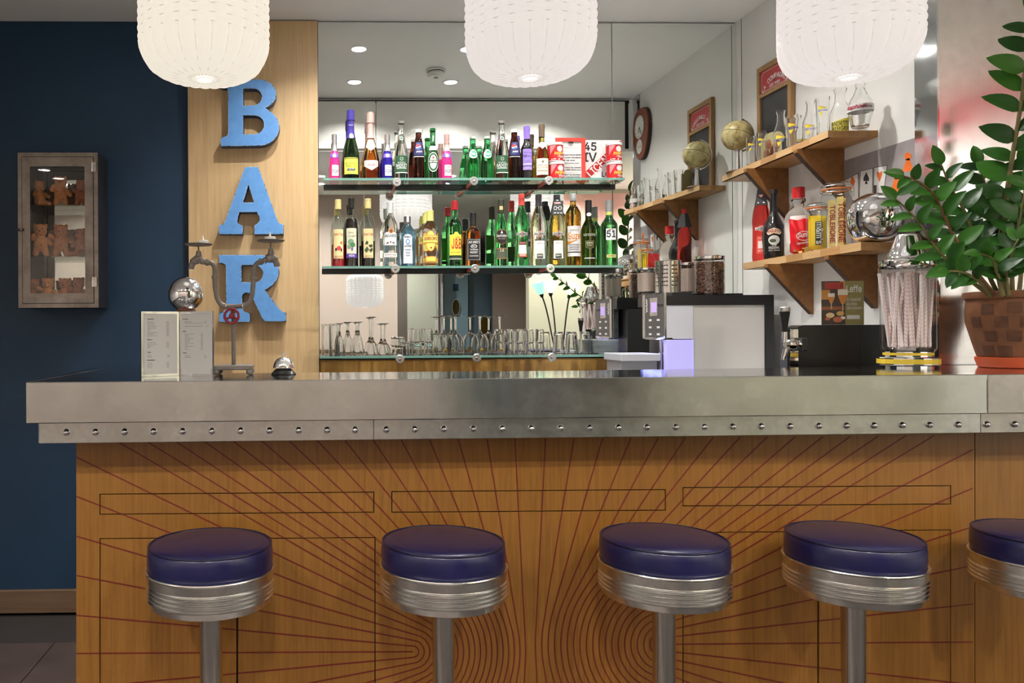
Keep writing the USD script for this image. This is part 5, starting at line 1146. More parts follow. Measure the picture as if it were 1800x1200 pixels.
# ------------------------------------------------------------------ poster of cards, pawns and dice
pc = [atx(*c, XR) for c in ((1481, 283.6), (1612, 241.5), (1612, 425), (1481, 447))]
yP0, yP1 = pc[1][1] + .002, pc[0][1]; zP0, zP1 = pc[2][2], (pc[0][2] + pc[1][2]) / 2
t = thing('game_poster', 'grey poster with playing cards, orange pawns and dice on the wall', 'poster', (XR - .0005, 0, 0))
dW = .0015
def wl(poly_px, d0, d1, m_, nm, par, lab=None):
    pts = np.array([atx(x, y, XR) for x, y in poly_px.exterior.coords[:-1]])
    poly = sg.Polygon([(-p[1], p[2]) for p in pts]); return obj(nm, onwall(poly, d0, d1), m_, par, lab, smooth=False)
ps = obj('sheet', onwall(rrect(-yP1, -yP0, zP0, zP1), .0004, dW), pbr('poster_grey', lin(146, 138, 140), .6, vary=.22, scale=9), t, smooth=False)
d1, d2, d3 = dW + .0002, dW + .0004, dW + .0006
for k, (quad, suit) in enumerate(((((1484, 318), (1509, 305), (1510, 352), (1500, 352)), 'd'), (((1514, 301), (1535, 296), (1534, 350), (1512, 350)), 's'), (((1538, 295), (1560, 291), (1553, 346), (1537, 346)), 'h'))):
    cp_ = sg.Polygon(quad); wl(cp_.buffer(.9, join_style=2), dW, d1, black_print, 'print', ps); cc = wl(cp_, dW, d2, white_print, 'playing_card', ps)
    cx, cy = cp_.centroid.x, cp_.centroid.y - 8
    if suit == 'd': sp = sg.Polygon([(cx - 1, cy - 13), (cx + 4, cy - 2), (cx, cy + 10), (cx - 5, cy)]); c_ = ink(206, 100, 40)
    elif suit == 's': sp = sg.Polygon([(cx, cy - 14), (cx + 5, cy - 3), (cx + 4.5, cy + 2), (cx + 1, cy + 1), (cx + 2.5, cy + 7), (cx - 2.5, cy + 7), (cx - 1, cy + 1), (cx - 4.5, cy + 2), (cx - 5, cy - 3)]); c_ = black_print
    else: sp = sg.Polygon([(cx, cy + 10), (cx - 4.5, cy - 2), (cx - 4.5, cy - 7), (cx - 2, cy - 9), (cx + .5, cy - 6), (cx + 3, cy - 10), (cx + 5, cy - 8), (cx + 4.5, cy - 2)]); c_ = ink(206, 100, 40)
    wl(sp, d2, d3, black_print if suit == 's' else c_, 'print', cc)
orange = ink(226, 110, 36)
for cx, cy, k in ((1597, 283, .9), (1577, 316, 1.0)):
    wl(ell(cx, cy - 9 * k, 7 * k, 8 * k), dW, d2, orange, 'pawn_print', ps); wl(sg.Polygon([(cx - 3 * k, cy - 4 * k), (cx + 3 * k, cy - 6 * k), (cx + 11 * k, cy + 18 * k), (cx - 11 * k, cy + 22 * k)]), dW, d2, orange, 'pawn_print', ps)
dice = [((1585, 388), (1594, 378), (1602, 383), (1593, 392)), ((1585, 388), (1593, 392), (1593, 408), (1584, 402)), ((1593, 392), (1602, 383), (1601, 400), (1593, 408))]
for qd in dice: wl(sg.Polygon(qd).buffer(-.35), dW, d2, white_print, 'die_print', ps)
for x, y in ((1594, 385), (1588, 396), (1596, 395), (1599, 391), (1596, 402), (1598.5, 398)): wl(ell(x, y, 1.1, 1.4, 10), d2, d3, black_print, 'print', ps)
# ================================================================== back worktop with coffee machine and beer tap
zb_ = 1.04
bw = obj('back_worktop', box(0.98, XR - .002, 2.54, YM - .02, zb_ - .03, zb_, .002), zinc_top, None, 'zinc back worktop under the mirror, behind the bar', cat='worktop')
props(bw, 'zinc back worktop under the mirror, behind the bar', 'worktop')
obj('cabinet_front', box(0.99, XR - .003, 2.58, YM - .03, 0, zb_ - .03), oak, bw)
YM0, YM1 = 3.23, 3.455
XM0 = float(at(1170, 560, YM0)[0])
def zat(px, py, Y): return at(px, py, Y)[2]
def xat(px, Y, py=580): return at(px, py, Y)[0]
cm = thing('coffee_machine', 'black and steel coffee machine with a small violet screen', 'coffee machine', (XM0, YM0, zb_))
def cbox(nm, x0, x1, y0, y1, z0, z1, m, par=None, lab=None, bev=.001):
    return obj(nm, box(x0 - XM0, x1 - XM0, y0 - YM0, y1 - YM0, z0 - zb_, z1 - zb_, bev), m, par or cm, lab)
zt1, zt0 = zat(1250, 513, YM0), zat(1250, 518.5, YM0)
xe, xe2 = xat(1361, YM0), xat(1335, YM0)
anth = pbr('anthracite', lin(66, 64, 66), .28); silver = brushed('machine_silver', (.62, .62, .64), .25, 'z')
alu_light = pbr('machine_light_panel', lin(206, 206, 214), .35, .1)
cbox('top_bar', XM0, xe, YM0, YM1 + .06, zat(1250, 545, YM0) if False else zat(1250, 536, YM0), zt0, black)
cbox('top_tray', XM0 + .002, xat(1219, YM0), YM0 + .012, YM1 + .06, zt0, zt1, black); cbox('top_tray', xat(1219, YM0), xe2, YM0 + .128, YM1 + .06, zt0, zt1, black)
obj('screw', move(cyl(.005, 0, .001, 16), (xat(1279, YM0) - XM0, 0, zat(1279, 529, YM0) - zb_), rx=PI / 2), blackmetal, cm)
zpb = zat(1170, 595, YM0)
cbox('front_panel', XM0 - .003, XM0 + .03, YM0 + .004, YM1 - .028, zpb, zt1 - .002, anth, None, 'anthracite control panel')
fp = stage.GetPrimAtPath(str(cm.GetPath()) + '/front_panel')
cbox('side_trim', XM0 - .004, XM0 + .03, YM1 - .028, YM1, zpb - .002, zt1 - .002, silver)
cbox('edge_trim', XM0 - .004, XM0 + .004, YM0 - .0005, YM0 + .004, zpb, zt1 - .001, silver)
cbox('lower_lip', XM0 - .006, XM0 + .03, YM0 + .002, YM1 - .028, zpb - .006, zpb + .004, silver)
def onfront(y0, y1, z0, z1, d0, d1, m, nm, par, lab=None): return obj(nm, box(XM0 - .003 - d1 - XM0, XM0 - .003 - d0 - XM0, y0 - YM0, y1 - YM0, z0 - zb_, z1 - zb_), m, par, lab, smooth=False)
Lp, Hp = YM1 - .032 - YM0, zt1 - zpb
fy = lambda u: YM1 - .028 - u * Lp      # u: 0 far .. 1 near
fz = lambda v: zpb + v * Hp
scr = onfront(fy(.66), fy(.27), fz(.50), fz(.90), 0, .0015, silver, 'screen_frame', fp)
onfront(fy(.62), fy(.34), fz(.58), fz(.80), .0015, .002, emit('screen_violet', (.42, .30, 1.0), 1.3), 'screen', scr)
for i, v in enumerate((.385, .225, .07)):
    for u in (.20, .62): onfront(fy(u + .14), fy(u), fz(v), fz(v + .045), 0, .0006, white_print, 'key_print', fp)
def ftext(s_, h, u, v, m_, rot=0.0):
    tm = move(text(s_, h, True, .0005), rz=rot); vv = tm.vertices
    obj('lettering', trimesh.Trimesh(np.stack([-.003 - vv[:, 2] - .0003, fy(u) - YM0 - vv[:, 0], fz(v) - zb_ + vv[:, 1]], 1), tm.faces, process=False), m_, fp, smooth=False)
ftext('WMF', .018, .10, .74, white_print, PI / 2); ftext('Presto', .014, .80, .72, pbr('logo_dark', lin(36, 34, 38), .3))
x2, x3 = xat(1219, YM0), xat(1345, YM0)
zl0, zl1 = zat(1195, 655, YM0), zat(1195, 597, YM0)
cbox('light_panel', XM0 + .004, x2, YM0 + .002, YM0 + .03, zl1 + .003, zat(1250, 536, YM0), alu_light)
ledp = mat('led_panel', {'p': ('principled_bsdf', {'base_color': (.34, .32, .46), 'roughness': .4, 'emission_color': (.42, .37, 1.0), 'emission_strength': .42})}, [], 'p.BSDF')
cbox('glowing_panel', XM0 + .004, x2, YM0 + .001, YM0 + .03, max(zl0, zb_ + .002), zl1, ledp, None, 'panel glowing violet blue')
cbox('glow_edge', x2 - .003, x2 - .0005, YM0 - .0008, YM0 + .004, max(zl0, zb_ + .002), zl1 - .002, emit('led_blue', (.20, .22, 1.0), 2.2))
cbox('side_panel', x2, x3, YM0 + .004, YM0 + .02, zb_ + .012, zat(1250, 536, YM0), pbr('panel_satin', lin(206, 203, 198), .16, .25), None, 'mirror polished steel side')
cbox('leg_frame', x3, xe, YM0, YM0 + .05, zb_, zat(1250, 536, YM0), black)
cbox('back_body', XM0 + .05, xe, YM0 + .03, YM1 + .06, zb_, zat(1250, 536, YM0), anth)
cbox('base', XM0 - .005, xe, YM0 - .002, YM1 + .06, zb_, zb_ + .012, black)
for px in (1160.5, 1167): 
    x = xat(px, 3.27); obj('spout_column', tube([(x - XM0, .04, zpb - zb_ - .004), (x - XM0, .04, .004)], .006, 12), chrome, cm)
zd = zat(1120, 621, 3.28); zd2 = zat(1120, 634, 3.28)
cbox('drip_tray', 1.235, XM0 - .012, 3.25, 3.45, zd2, zd, pbr('tray_white', (.42, .42, .46), .25), None, 'pale drip tray', .003)
cbox('tray_foot', 1.245, XM0 - .02, 3.27, 3.44, zb_, zd2, pbr('tray_grey', (.22, .22, .24), .35))
ll = UsdLux.RectLight.Define(stage, str(cm.GetPath()) + '/led'); ll.CreateWidthAttr(.20); ll.CreateHeightAttr(.02); ll.CreateIntensityAttr(9.0); ll.CreateColorAttr(Gf.Vec3f(.22, .26, 1.0))
ll.AddTranslateOp().Set(Gf.Vec3d(-.014, .11, zpb - zb_ - .010)); ll.AddRotateXYZOp().Set(Gf.Vec3f(0, 12, 90))
# cups and canisters on top
Ycu = 3.30; Sc = Ycu / F; xc_ = xat(1175, Ycu)
zc0 = zt1 + .0003; zc1 = zat(1175, 459, Ycu); Rc = 21.5 * Sc
t = thing('perforated_cup', 'perforated steel cutlery cup on the coffee machine', 'steel cup', (xc_, Ycu, zc0))
hh = zc1 - zc0
hole = []
rowsz = [hh * (.22 + .125 * k) for k in range(6)]
colsa = [g0_ + d for g0_ in np.arange(0, 2 * PI, PI / 4) + .12 for d in (-.17, 0, .17)]
N, K = 144, 60
V, Fc = [], []
for i in range(K + 1):
    for j in range(N):
        a_ = 2 * PI * j / N; V.append((Rc * math.sin(a_), -Rc * math.cos(a_), hh * i / K))
for i in range(K):
    for j in range(N):
        am, zm = 2 * PI * (j + .5) / N, hh * (i + .5) / K
        if any(abs(zm - z0) < .0036 for z0 in rowsz) and any(((am - c + PI) % (2 * PI) - PI) ** 2 * Rc * Rc + min((zm - z0) ** 2 for z0 in rowsz) < .0031 ** 2 for c in colsa): continue
        j2 = (j + 1) % N; A_, B_, C_, D__ = i * N + j, i * N + j2, (i + 1) * N + j2, (i + 1) * N + j
        Fc += [(A_, B_, C_), (A_, C_, D__)]
obj('wall', trimesh.Trimesh(np.array(V), np.array(Fc), process=False), brushed('cup_steel', (.66, .65, .62), .18, 'z', .05, .05), t, smooth=True)
obj('rim', torus(Rc, .0016, hh, 56, 8), chrome, t); obj('floor', cyl(Rc - .0005, 0, .002, 40), steel, t); obj('lining', lathe([(Rc - .010, .002), (Rc - .010, hh * .97)], 40), pbr('dark_inside', (.05, .045, .04), .6), t)
acr = pane('acrylic', (.93, .93, .93), (.66, .68, .68), 1.49)
bean = pbr('bean', lin(96, 60, 42), .28, vary=.25, scale=40)
def canister(label, px, yt, yb, w, Y, fill=None, lidm=chrome, square=False):
    S = Y / F; x = xat(px, Y); z0 = zat(px, yb, Y); z0 = max(zt1, z0) if not fill else z0
    R = w * S / 2; h = zat(px, yt, Y) - z0
    t = thing('canister', label, 'canister', (x, Y, z0 + .0004), -math.atan2(x, Y), 'canisters on the coffee machine')
    sq_ = (lambda z: 1.0) if square else None
    n = 40
    obj('jar', lathe([(0, .004), (R * .96, .004), (R * .96, h * .90), (R, h * .90), (R, 0), (0, 0)], n, sq_), acr, t, smooth=40)
    obj('lid', lathe([(R * 1.0, h * .915), (R * 1.02, h * .92), (R * 1.02, h * .985), (R * .97, h), (0, h)], n, sq_), lidm, t)
    return t, R, h
# lower ledge for the bean canister: it stands on the front bar
t, R, h = canister('clear canister full of coffee beans with a chrome lid', 1248, 450.5, 518, 50, 3.285, True)
br_ = np.random.default_rng(3)
bm = trimesh.creation.icosphere(1, 1.0); bm.apply_scale((.0062, .0044, .0036))
pts = []
for k in range(5200):
    a_, rr, zz = br_.uniform(0, 2 * PI), R * .93 * math.sqrt(br_.uniform(.55, 1)), br_.uniform(.006, h * .80)
    pts.append((rr * math.sin(a_), -rr * math.cos(a_), zz))
for k in range(700):
    a_, rr = br_.uniform(0, 2 * PI), R * .9 * math.sqrt(br_.uniform(0, 1)); pts.append((rr * math.sin(a_), -rr * math.cos(a_), h * .80 + .004 * br_.uniform(-1, 1)))
pts = np.array(pts)[br_.permutation(len(pts))[:2600]]
Vb, Fb, nb_ = [], [], 0
for p_ in pts:
    Rm = trimesh.transformations.random_rotation_matrix(br_.uniform(0, 1, 3))[:3, :3]; Vb.append(bm.vertices @ Rm.T + p_ * [.93, .93, 1]); Fb.append(bm.faces + nb_); nb_ += len(bm.vertices)
obj('coffee_beans', trimesh.Trimesh(np.vstack(Vb), np.vstack(Fb), process=False), bean, t, 'roasted coffee beans', smooth=True, kind='stuff')
obj('core', lathe([(0, .006), (R * .78, .006), (R * .78, h * .78), (0, h * .78)], 24), bean, t)
frost = pbr('powder', lin(176, 156, 144), .8, vary=.08, scale=10)
for px, w, yt, lab in ((1208, 30, 462, 'clear canister of pale powder between the steel cup and the beans'), (1137, 32, 471, 'clear canister of pale powder at the left behind the steel cup')):
    t, R, h = canister(lab, px, yt, 515, w, 3.44)
    obj('powder', lathe([(0, .006), (R * .92, .006), (R * .92, h * .80), (0, h * .82)], 30), frost, t, 'pale powder')

# beer tower
Yt = 2.63; bt = thing('beer_dispenser', 'black beer dispenser with rounded top and chrome tap', 'beer dispenser', (xat(1380, Yt), Yt, zb_)); Ox = xat(1380, Yt)
xb0, xb1 = xat(1392, Yt) - Ox, XR - .006 - Ox; zt_ = zat(1460, 571, Yt) - zb_
body = sg.box(xb0, 0, xb1, zt_); corner = sg.box(xb0, zt_ - .045, xb0 + .045, zt_).difference(ell(xb0 + .045, zt_ - .045, .045, .045, 48)); body = body.difference(corner)
satin = pbr('dispenser_black', lin(30, 32, 31), .32)
xj_ = xat(1511, Yt) - Ox
obj('body', move(upright(extrude(body.intersection(sg.box(-9, -9, xj_ - .0006, 9)), .065)), (0, .065, 0)), satin, bt, smooth=30)
obj('body', move(upright(extrude(body.intersection(sg.box(xj_ + .0006, -9, 9, 9)), .065)), (0, .065, 0)), satin, bt, smooth=30)
xs_ = xat(1412, Yt) - Ox
band = body.intersection(sg.box(xb0, -1, xs_, 9)).difference(sa.translate(sa.scale(body, 1, 1), .016, -.0001 - .002)) if False else sg.box(xb0 - .0006, 0, xb0 + .012, zt_ - .04)
obj('front_band', box(xb0 - .004, xb0 - .0002, .002, .062, 0, zt_ - .045), pbr('dispenser_edge', lin(70, 74, 84), .25, .3), bt)
ch0, ch1 = xat(1385, Yt) - Ox, xat(1401, Yt) - Ox
obj('chrome_plate', box(ch0, ch1, -.010, -.002, zat(1393, 645, Yt) - zb_, zat(1393, 578, Yt) - zb_, .002), chrome, bt, 'chrome front plate')
obj('plate_back', box(ch0 - .004, ch1 + .004, -.003, -.0002, zat(1393, 647, Yt) - zb_, zat(1393, 576, Yt) - zb_, .001), satin, bt)
zc_ = zat(1390, 605, Yt) - zb_
tp = obj('tap', move(lathe([(0, 0), (.011, 0), (.011, .012), (.015, .013), (.015, .022), (.011, .024), (.011, .030), (.020, .032), (.023, .042), (.020, .056), (.012, .062), (0, .062)], 24), (xat(1404, Yt) - Ox, -.026, zc_), ry=-PI / 2), chrome, bt, 'chrome tap body')
obj('collar', box(xat(1397, Yt) - Ox, xat(1407, Yt) - Ox, -.044, -.004, zc_ - .022, zc_ + .022, .003), black, tp)
xk = xat(1371.5, Yt)
obj('spout', tube(smooth_path([(xk - Ox + .004, -.026, zc_ - .014), (xk - Ox, -.026, zc_ - .030), (xk - Ox - .006, -.026, zc_ - .052)], 10), [.0085] * 4 + [.008] * 3 + [.0072] * 3, 14), chrome, tp)
zh0, zh1, zh2 = zat(1372, 584, Yt) - zb_, zat(1372, 549, Yt) - zb_, zat(1372, 539.5, Yt) - zb_
obj('handle', move(lathe([(0, zh0), (.0075, zh0), (.0085, zh0 + .006), (.010, zh0 + (zh1 - zh0) * .4), (.0155, zh1 - .006), (.0165, zh1), (0, zh1)], 20), (xk - Ox, -.026, 0)), black, tp, 'black handle')
obj('handle_cap', move(cyl(.0168, zh1, zh2, 24, .003), (xk - Ox, -.026, 0)), pbr('cap_brushed', (.6, .58, .54), .3, 1), tp, 'silver cap of the handle')
obj('stem', move(cyl(.0085, zc_ + .008, zh0 + .002, 16), (xk - Ox, -.026, 0)), chrome, tp)
# small beer card
Yc2 = 2.665; a_, b_ = at(1448, 569, Yc2), at(1514, 569, Yc2)
t = thing('beer_card', 'olive and brown beer advertising card on the black dispenser', 'advertising card', ((a_[0] + b_[0]) / 2, Yc2, zb_ + zt_ + .0004), -.16)
w, hh = (b_[0] - a_[0]) / .97, zat(1480, 494, Yc2) - zb_ - zt_
crd = obj('card', upright(move(extrude(rrect(-w / 2, w / 2, 0, hh), .0025), (0, 0, -.001))), ink(140, 132, 80), t)
def cp2(poly, m_, k=1, par=crd, nm='print'): return obj(nm, upright(move(extrude(sa.scale(poly, w, hh, origin=(0, 0)), .0003), (0, 0, .0015 + .0003 * (k - 1)))), m_, par, smooth=False)
cp2(sg.box(-.5, 0, .06, 1), ink(70, 58, 50)); cp2(sg.box(-.42, .82, .02, .97), ink(170, 52, 46), 2); cp2(sg.box(-.5, .58, -.30, .80), ink(190, 130, 60), 2); cp2(sg.box(-.06, .70, .06, 1), ink(186, 146, 92), 2); cp2(sg.box(-.5, .34, .04, .42), ink(150, 90, 50), 2)
for cx, cz, k in ((-.27, .62, .8), (.0, .66, 1.15)):
    cp2(sg.Polygon([(cx - .10 * k, cz + .12 * k), (cx + .10 * k, cz + .12 * k), (cx + .10 * k, cz), (cx + .03 * k, cz - .16 * k), (cx - .03 * k, cz - .16 * k), (cx - .10 * k, cz)]), ink(206, 130, 56), 3); cp2(sg.box(cx - .10 * k, cz + .02, cx + .10 * k, cz + .13 * k), ink(226, 218, 200), 4); cp2(sg.box(cx - .012, cz - .32 * k, cx + .012, cz - .14 * k), ink(190, 170, 140), 3)
for x_, z_, r_, c_ in ((-.30, .22, .10, (220, 190, 140)), (-.06, .26, .09, (206, 166, 90)), (-.12, .12, .11, (190, 110, 70)), (.0, .16, .06, (230, 220, 210)), (-.36, .14, .06, (180, 100, 60))): cp2(ell(x_, z_, r_, r_ * .6), ink(*c_), 3)
cp2(rrect(.10, .40, .13, .22), white_print, 2)
def ctext(s_, h, x_, z_, fit, bold=True): obj('lettering', upright(move(text(s_, h, bold, .0003, fit=fit * w), (x_ * w, z_ * hh, .0016))), white_print, crd, smooth=False)
ctext('Leffe', hh * .15, .27, .80, .36); ctext("A l'apéritif,", hh * .07, .27, .57, .34, False); ctext('le choix', hh * .07, .22, .47, .24, False); ctext('des saveurs', hh * .07, .28, .38, .36, False)

# ================================================================== straw jar
pj = atz(1596, 652, ZC); Yj = 2.285; xj0 = xat(1596, Yj); Sj = Yj / F
sj = thing('straw_jar', 'glass straw dispenser with a chrome bell lid and yellow banded foot', 'straw dispenser', (xj0, Yj, ZC))
zz = lambda py: zat(1596, py, Yj) - ZC
Rj = 52 * Sj / 1.24
acr2 = pane('straw_jar_glass', (.96, .95, .95), (.62, .62, .62), 1.5)
obj('jar', lathe([(0, zz(617)), (Rj * .94, zz(617)), (Rj, zz(612)), (Rj, zz(470))], 56), acr2, sj)
obj('jar_floor', cyl(Rj * .93, zz(618), zz(611), 48, .002), pane('jar_floor_glass', (.85, .82, .82), (.5, .5, .5), 1.5), sj)
prl = [(Rj * 1.03, zz(470)), (Rj * 1.07, zz(468.5)), (Rj * 1.07, zz(460)), (Rj * 1.03, zz(458))]
for t_ in np.linspace(0, 1, 14): prl.append((Rj * (1.03 - .58 * t_ ** .62), zz(458) + (zz(417) - zz(458)) * t_ ** 1.25))
prl += [(Rj * .43, zz(414)), (Rj * .38, zz(412)), (0, zz(412.5))]
obj('lid', lathe(prl, 64), chrome, sj, 'chrome bell shaped lid', smooth=40)
obj('lid_knob', move(lathe([(0, 0), (.006, 0), (.006, .008), (0, .008)], 12), (-Rj * 1.05, -.01, zz(461)), ry=-PI / 2), chrome, sj)
foot = [(Rj * .86, zz(650)), (Rj * .90, zz(648.5)), (Rj * .90, zz(643)), (Rj * 1.10, zz(641.5)), (Rj * 1.13, zz(640)), (Rj * 1.13, zz(628.5)), (Rj * 1.10, zz(627)), (Rj * .92, zz(626)), (Rj * .90, zz(617)), (Rj * .8, zz(617)), (0, zz(617))]
foot[0] = (Rj * .86, 0.0003); foot = [(0, .0003)] + foot
m_ = lathe(foot, 20)
obj('foot', m_, chrome, sj, 'stepped faceted chrome foot', smooth=False)
yb_m = pbr('band_yellow', lin(206, 176, 50), .3)
def facet_band(r, z0, z1): 
    a = np.linspace(0, 2 * PI, 17)[:-1]; return [lathe([(r, z0), (r, z1)], 16)]
obj('band', lathe([(Rj * 1.128, zz(638.5)), (Rj * 1.142, zz(638.3)), (Rj * 1.142, zz(630.4)), (Rj * 1.128, zz(630.2))], 20), yb_m, sj, 'yellow faceted band', smooth=False)
obj('band', lathe([(Rj * .903, zz(624.5)), (Rj * .915, zz(624.4)), (Rj * .915, zz(619.5)), (Rj * .903, zz(619.3))], 20), yb_m, sj, 'narrow yellow band', smooth=False)
paper = mat('straw_paper', {'tc': ('texture_coordinate', {}), 'm': ('mapping', {'rotation': (0, .6, .5)}), 'w': ('wave_texture', {'wave_type': 'bands', 'bands_direction': 'z', 'scale': 34.0, 'distortion': 1.5}), 'r': ('rgb_ramp', {'ramp': [(.45, lin(228, 214, 210)), (.85, lin(214, 158, 160))]}),
        'oi': ('object_info', {}), 'mx': ('mix_color', {'b': lin(232, 224, 220)}), 'p': ('principled_bsdf', {'roughness': .55})},
        [('tc.object', 'm.vector'), ('m.vector', 'w.vector'), ('w.fac', 'r.fac'), ('r.color', 'mx.a'), ('oi.random', 'mx.fac'), ('mx.result', 'p.base_color')], 'p.BSDF')
sr = random.Random(21); st_ = None; zs0 = zz(611) + .0004; Ls = (zz(476) - zs0)
for k in range(46):
    a_ = 2 * PI * k / 46 * 7.0; rb = Rj * (.80 if k % 3 else .45) * sr.uniform(.8, 1.0)
    bx, by = rb * math.cos(a_), rb * math.sin(a_)
    a2 = a_ + sr.uniform(-.9, .9); rt = Rj * .84 * sr.uniform(.75, 1.0); tx_, ty_ = rt * math.cos(a2), rt * math.sin(a2)
    L = Ls * sr.uniform(.90, 1.0); d = np.array([tx_ - bx, ty_ - by, L])
    rx = math.degrees(math.atan2(-d[1], math.hypot(0, d[2]))); ry = math.degrees(math.atan2(d[0], math.hypot(d[1], d[2])))
    loc = (xj0 + bx, Yj + by, ZC + zs0)
    lab = 'pink striped paper wrapped drinking straw standing in the glass straw dispenser'
    if st_ is None:
        st_ = thing('drinking_straw', lab, 'drinking straw', loc, 0, 'wrapped straws in the straw dispenser', tilt=(rx, ry, 0))
        obj('wrapper', lathe([(.0004, 0), (.0046, .004), (.0043, .02), (.0044, Ls * .5), (.0043, Ls * .86), (.0040, Ls * .94)], 8), paper, st_)
        obj('twisted_end', box(-.0045, .0045, -.0007, .0007, Ls * .935, Ls * .985), paper, st_)
    else: dup(st_, loc, 0, lab, tilt=(rx, ry, sr.uniform(0, 360)))

# ================================================================== plant
Yp_ = 2.255; xp = xat(1785, Yp_); Sp = Yp_ / F
terra = pbr('terracotta_dark', lin(118, 74, 44), .6, vary=.28, scale=14, bump=.5, bscale=60); terra_d = pbr('terracotta_recess', lin(92, 56, 34), .7, vary=.3, scale=30)
pz = lambda py: zat(1785, py, Yp_) - ZC
Rp = 95 * Sp / 1.30
pt = thing('plant_pot', 'brown terracotta pot with stamped squares on an orange saucer', 'plant pot', (xp, Yp_, ZC))
sh0 = pz(628)
prp = [(0, sh0), (Rp * .72, sh0), (Rp * .76, sh0 + .004), (Rp * .86, pz(600)), (Rp * .99, pz(565)), (Rp * 1.0, pz(548)), (Rp * .98, pz(530)), (Rp * .97, pz(526)), (Rp * 1.03, pz(524)), (Rp * 1.045, pz(518)), (Rp * 1.03, pz(513)), (Rp * .93, pz(512)), (Rp * .91, pz(520)), (0, pz(520))]
obj('pot', lathe(prp, 64), terra, pt, smooth=40)
rfp = rfun([p for p in prp if p[0] > Rp * .5 and p[1] <= pz(526)])
for px, py in ((1728, 544), (1781, 541), (1706, 566), (1754.5, 566), (1729.5, 590.5), (1780, 590), (1717, 616), (1757, 616), (1805, 566), (1830, 543), (1828, 592)):
    a_ = -.70 + math.asin(max(-.97, min(.97, (px - 1785) / 97.0))) * .92
    wq = 9.6 * Sp
    obj('stamped_square', decal(sa.translate(rrect(-wq, wq, -wq, wq, .002), 0, pz(py)), rfp, .0002, .0012, ang=a_), terra_d, pt, smooth=False)
obj('saucer', lathe([(0, 0), (Rp * .70, 0), (Rp * .74, .002), (Rp * .80, sh0 * .8), (Rp * .80, sh0 + .002), (Rp * .76, sh0 + .002), (Rp * .74, sh0), (0, sh0)], 56), pbr('saucer_orange', lin(196, 82, 40), .45), pt, 'orange plastic saucer')
obj('soil', cyl(Rp * .91, pz(522), pz(519), 40), pbr('soil', lin(44, 30, 22), .9, vary=.5, scale=80), pt)
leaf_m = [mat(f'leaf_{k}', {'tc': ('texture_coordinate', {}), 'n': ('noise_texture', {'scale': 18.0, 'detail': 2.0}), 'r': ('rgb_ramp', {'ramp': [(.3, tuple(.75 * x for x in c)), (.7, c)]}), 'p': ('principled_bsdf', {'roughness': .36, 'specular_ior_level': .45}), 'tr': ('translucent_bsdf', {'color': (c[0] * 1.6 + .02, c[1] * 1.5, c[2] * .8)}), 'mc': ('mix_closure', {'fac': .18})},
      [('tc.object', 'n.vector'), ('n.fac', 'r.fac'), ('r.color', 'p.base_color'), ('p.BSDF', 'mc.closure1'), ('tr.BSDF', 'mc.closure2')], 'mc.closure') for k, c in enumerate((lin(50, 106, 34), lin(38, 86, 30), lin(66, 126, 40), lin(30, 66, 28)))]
stem_m = pbr('zz_stem', lin(112, 104, 60), .45, vary=.2, scale=20); stem_b = pbr('zz_stem_brown', lin(122, 86, 52), .5, vary=.2, scale=20)
pl_ = thing('potted_plant', 'tall glossy green plant with paired oval leaves rising from the pot', 'plant', (xp, Yp_, ZC + pz(519)))
O_ = np.array([xp, Yp_, ZC + pz(519)])
pr_ = random.Random(5)
def leaf_mesh(L, Wd, curl, fold):
    n, c = 8, 2
    V, Fc = [], []
    for i in range(n + 1):
        u = i / n; wv = Wd * (math.sin(PI * u ** .78) ** .68 if 0 < u < 1 else 0); x = L * u; zc_ = -curl * L * u * u + .03 * L * math.sin(PI * u)
        for j in range(-c, c + 1):
            s = j / c; V.append((x, s * wv, zc_ + fold * abs(s) * wv))
    k = 2 * c + 1
    for i in range(n):
        for j in range(k - 1):
            a = i * k + j; Fc += [(a, a + 1, a + k + 1), (a, a + k + 1, a + k)]
    return np.array(V), np.array(Fc)
def add_leaf(par, base, direction, up, L, Wd, mt):
    d = np.array(direction, float); d /= np.linalg.norm(d); u = np.array(up, float); u -= d * (u @ d); u /= np.linalg.norm(u) + 1e-9; s = np.cross(u, d)
    V, Fc = leaf_mesh(L, Wd, pr_.uniform(.05, .22), pr_.uniform(.12, .35))
    W_ = np.asarray(base) + V[:, :1] * d + V[:, 1:2] * s + V[:, 2:3] * u
    # a leaf has two skins a millimetre apart
    W2 = W_ - u * .0009
    nn = len(W_); obj('leaf', trimesh.Trimesh(np.vstack([W_, W2]), np.vstack([Fc, Fc[:, ::-1] + nn]), process=False), mt, par, smooth=True)
view = lambda p: (CPOS - p) / np.linalg.norm(CPOS - p)
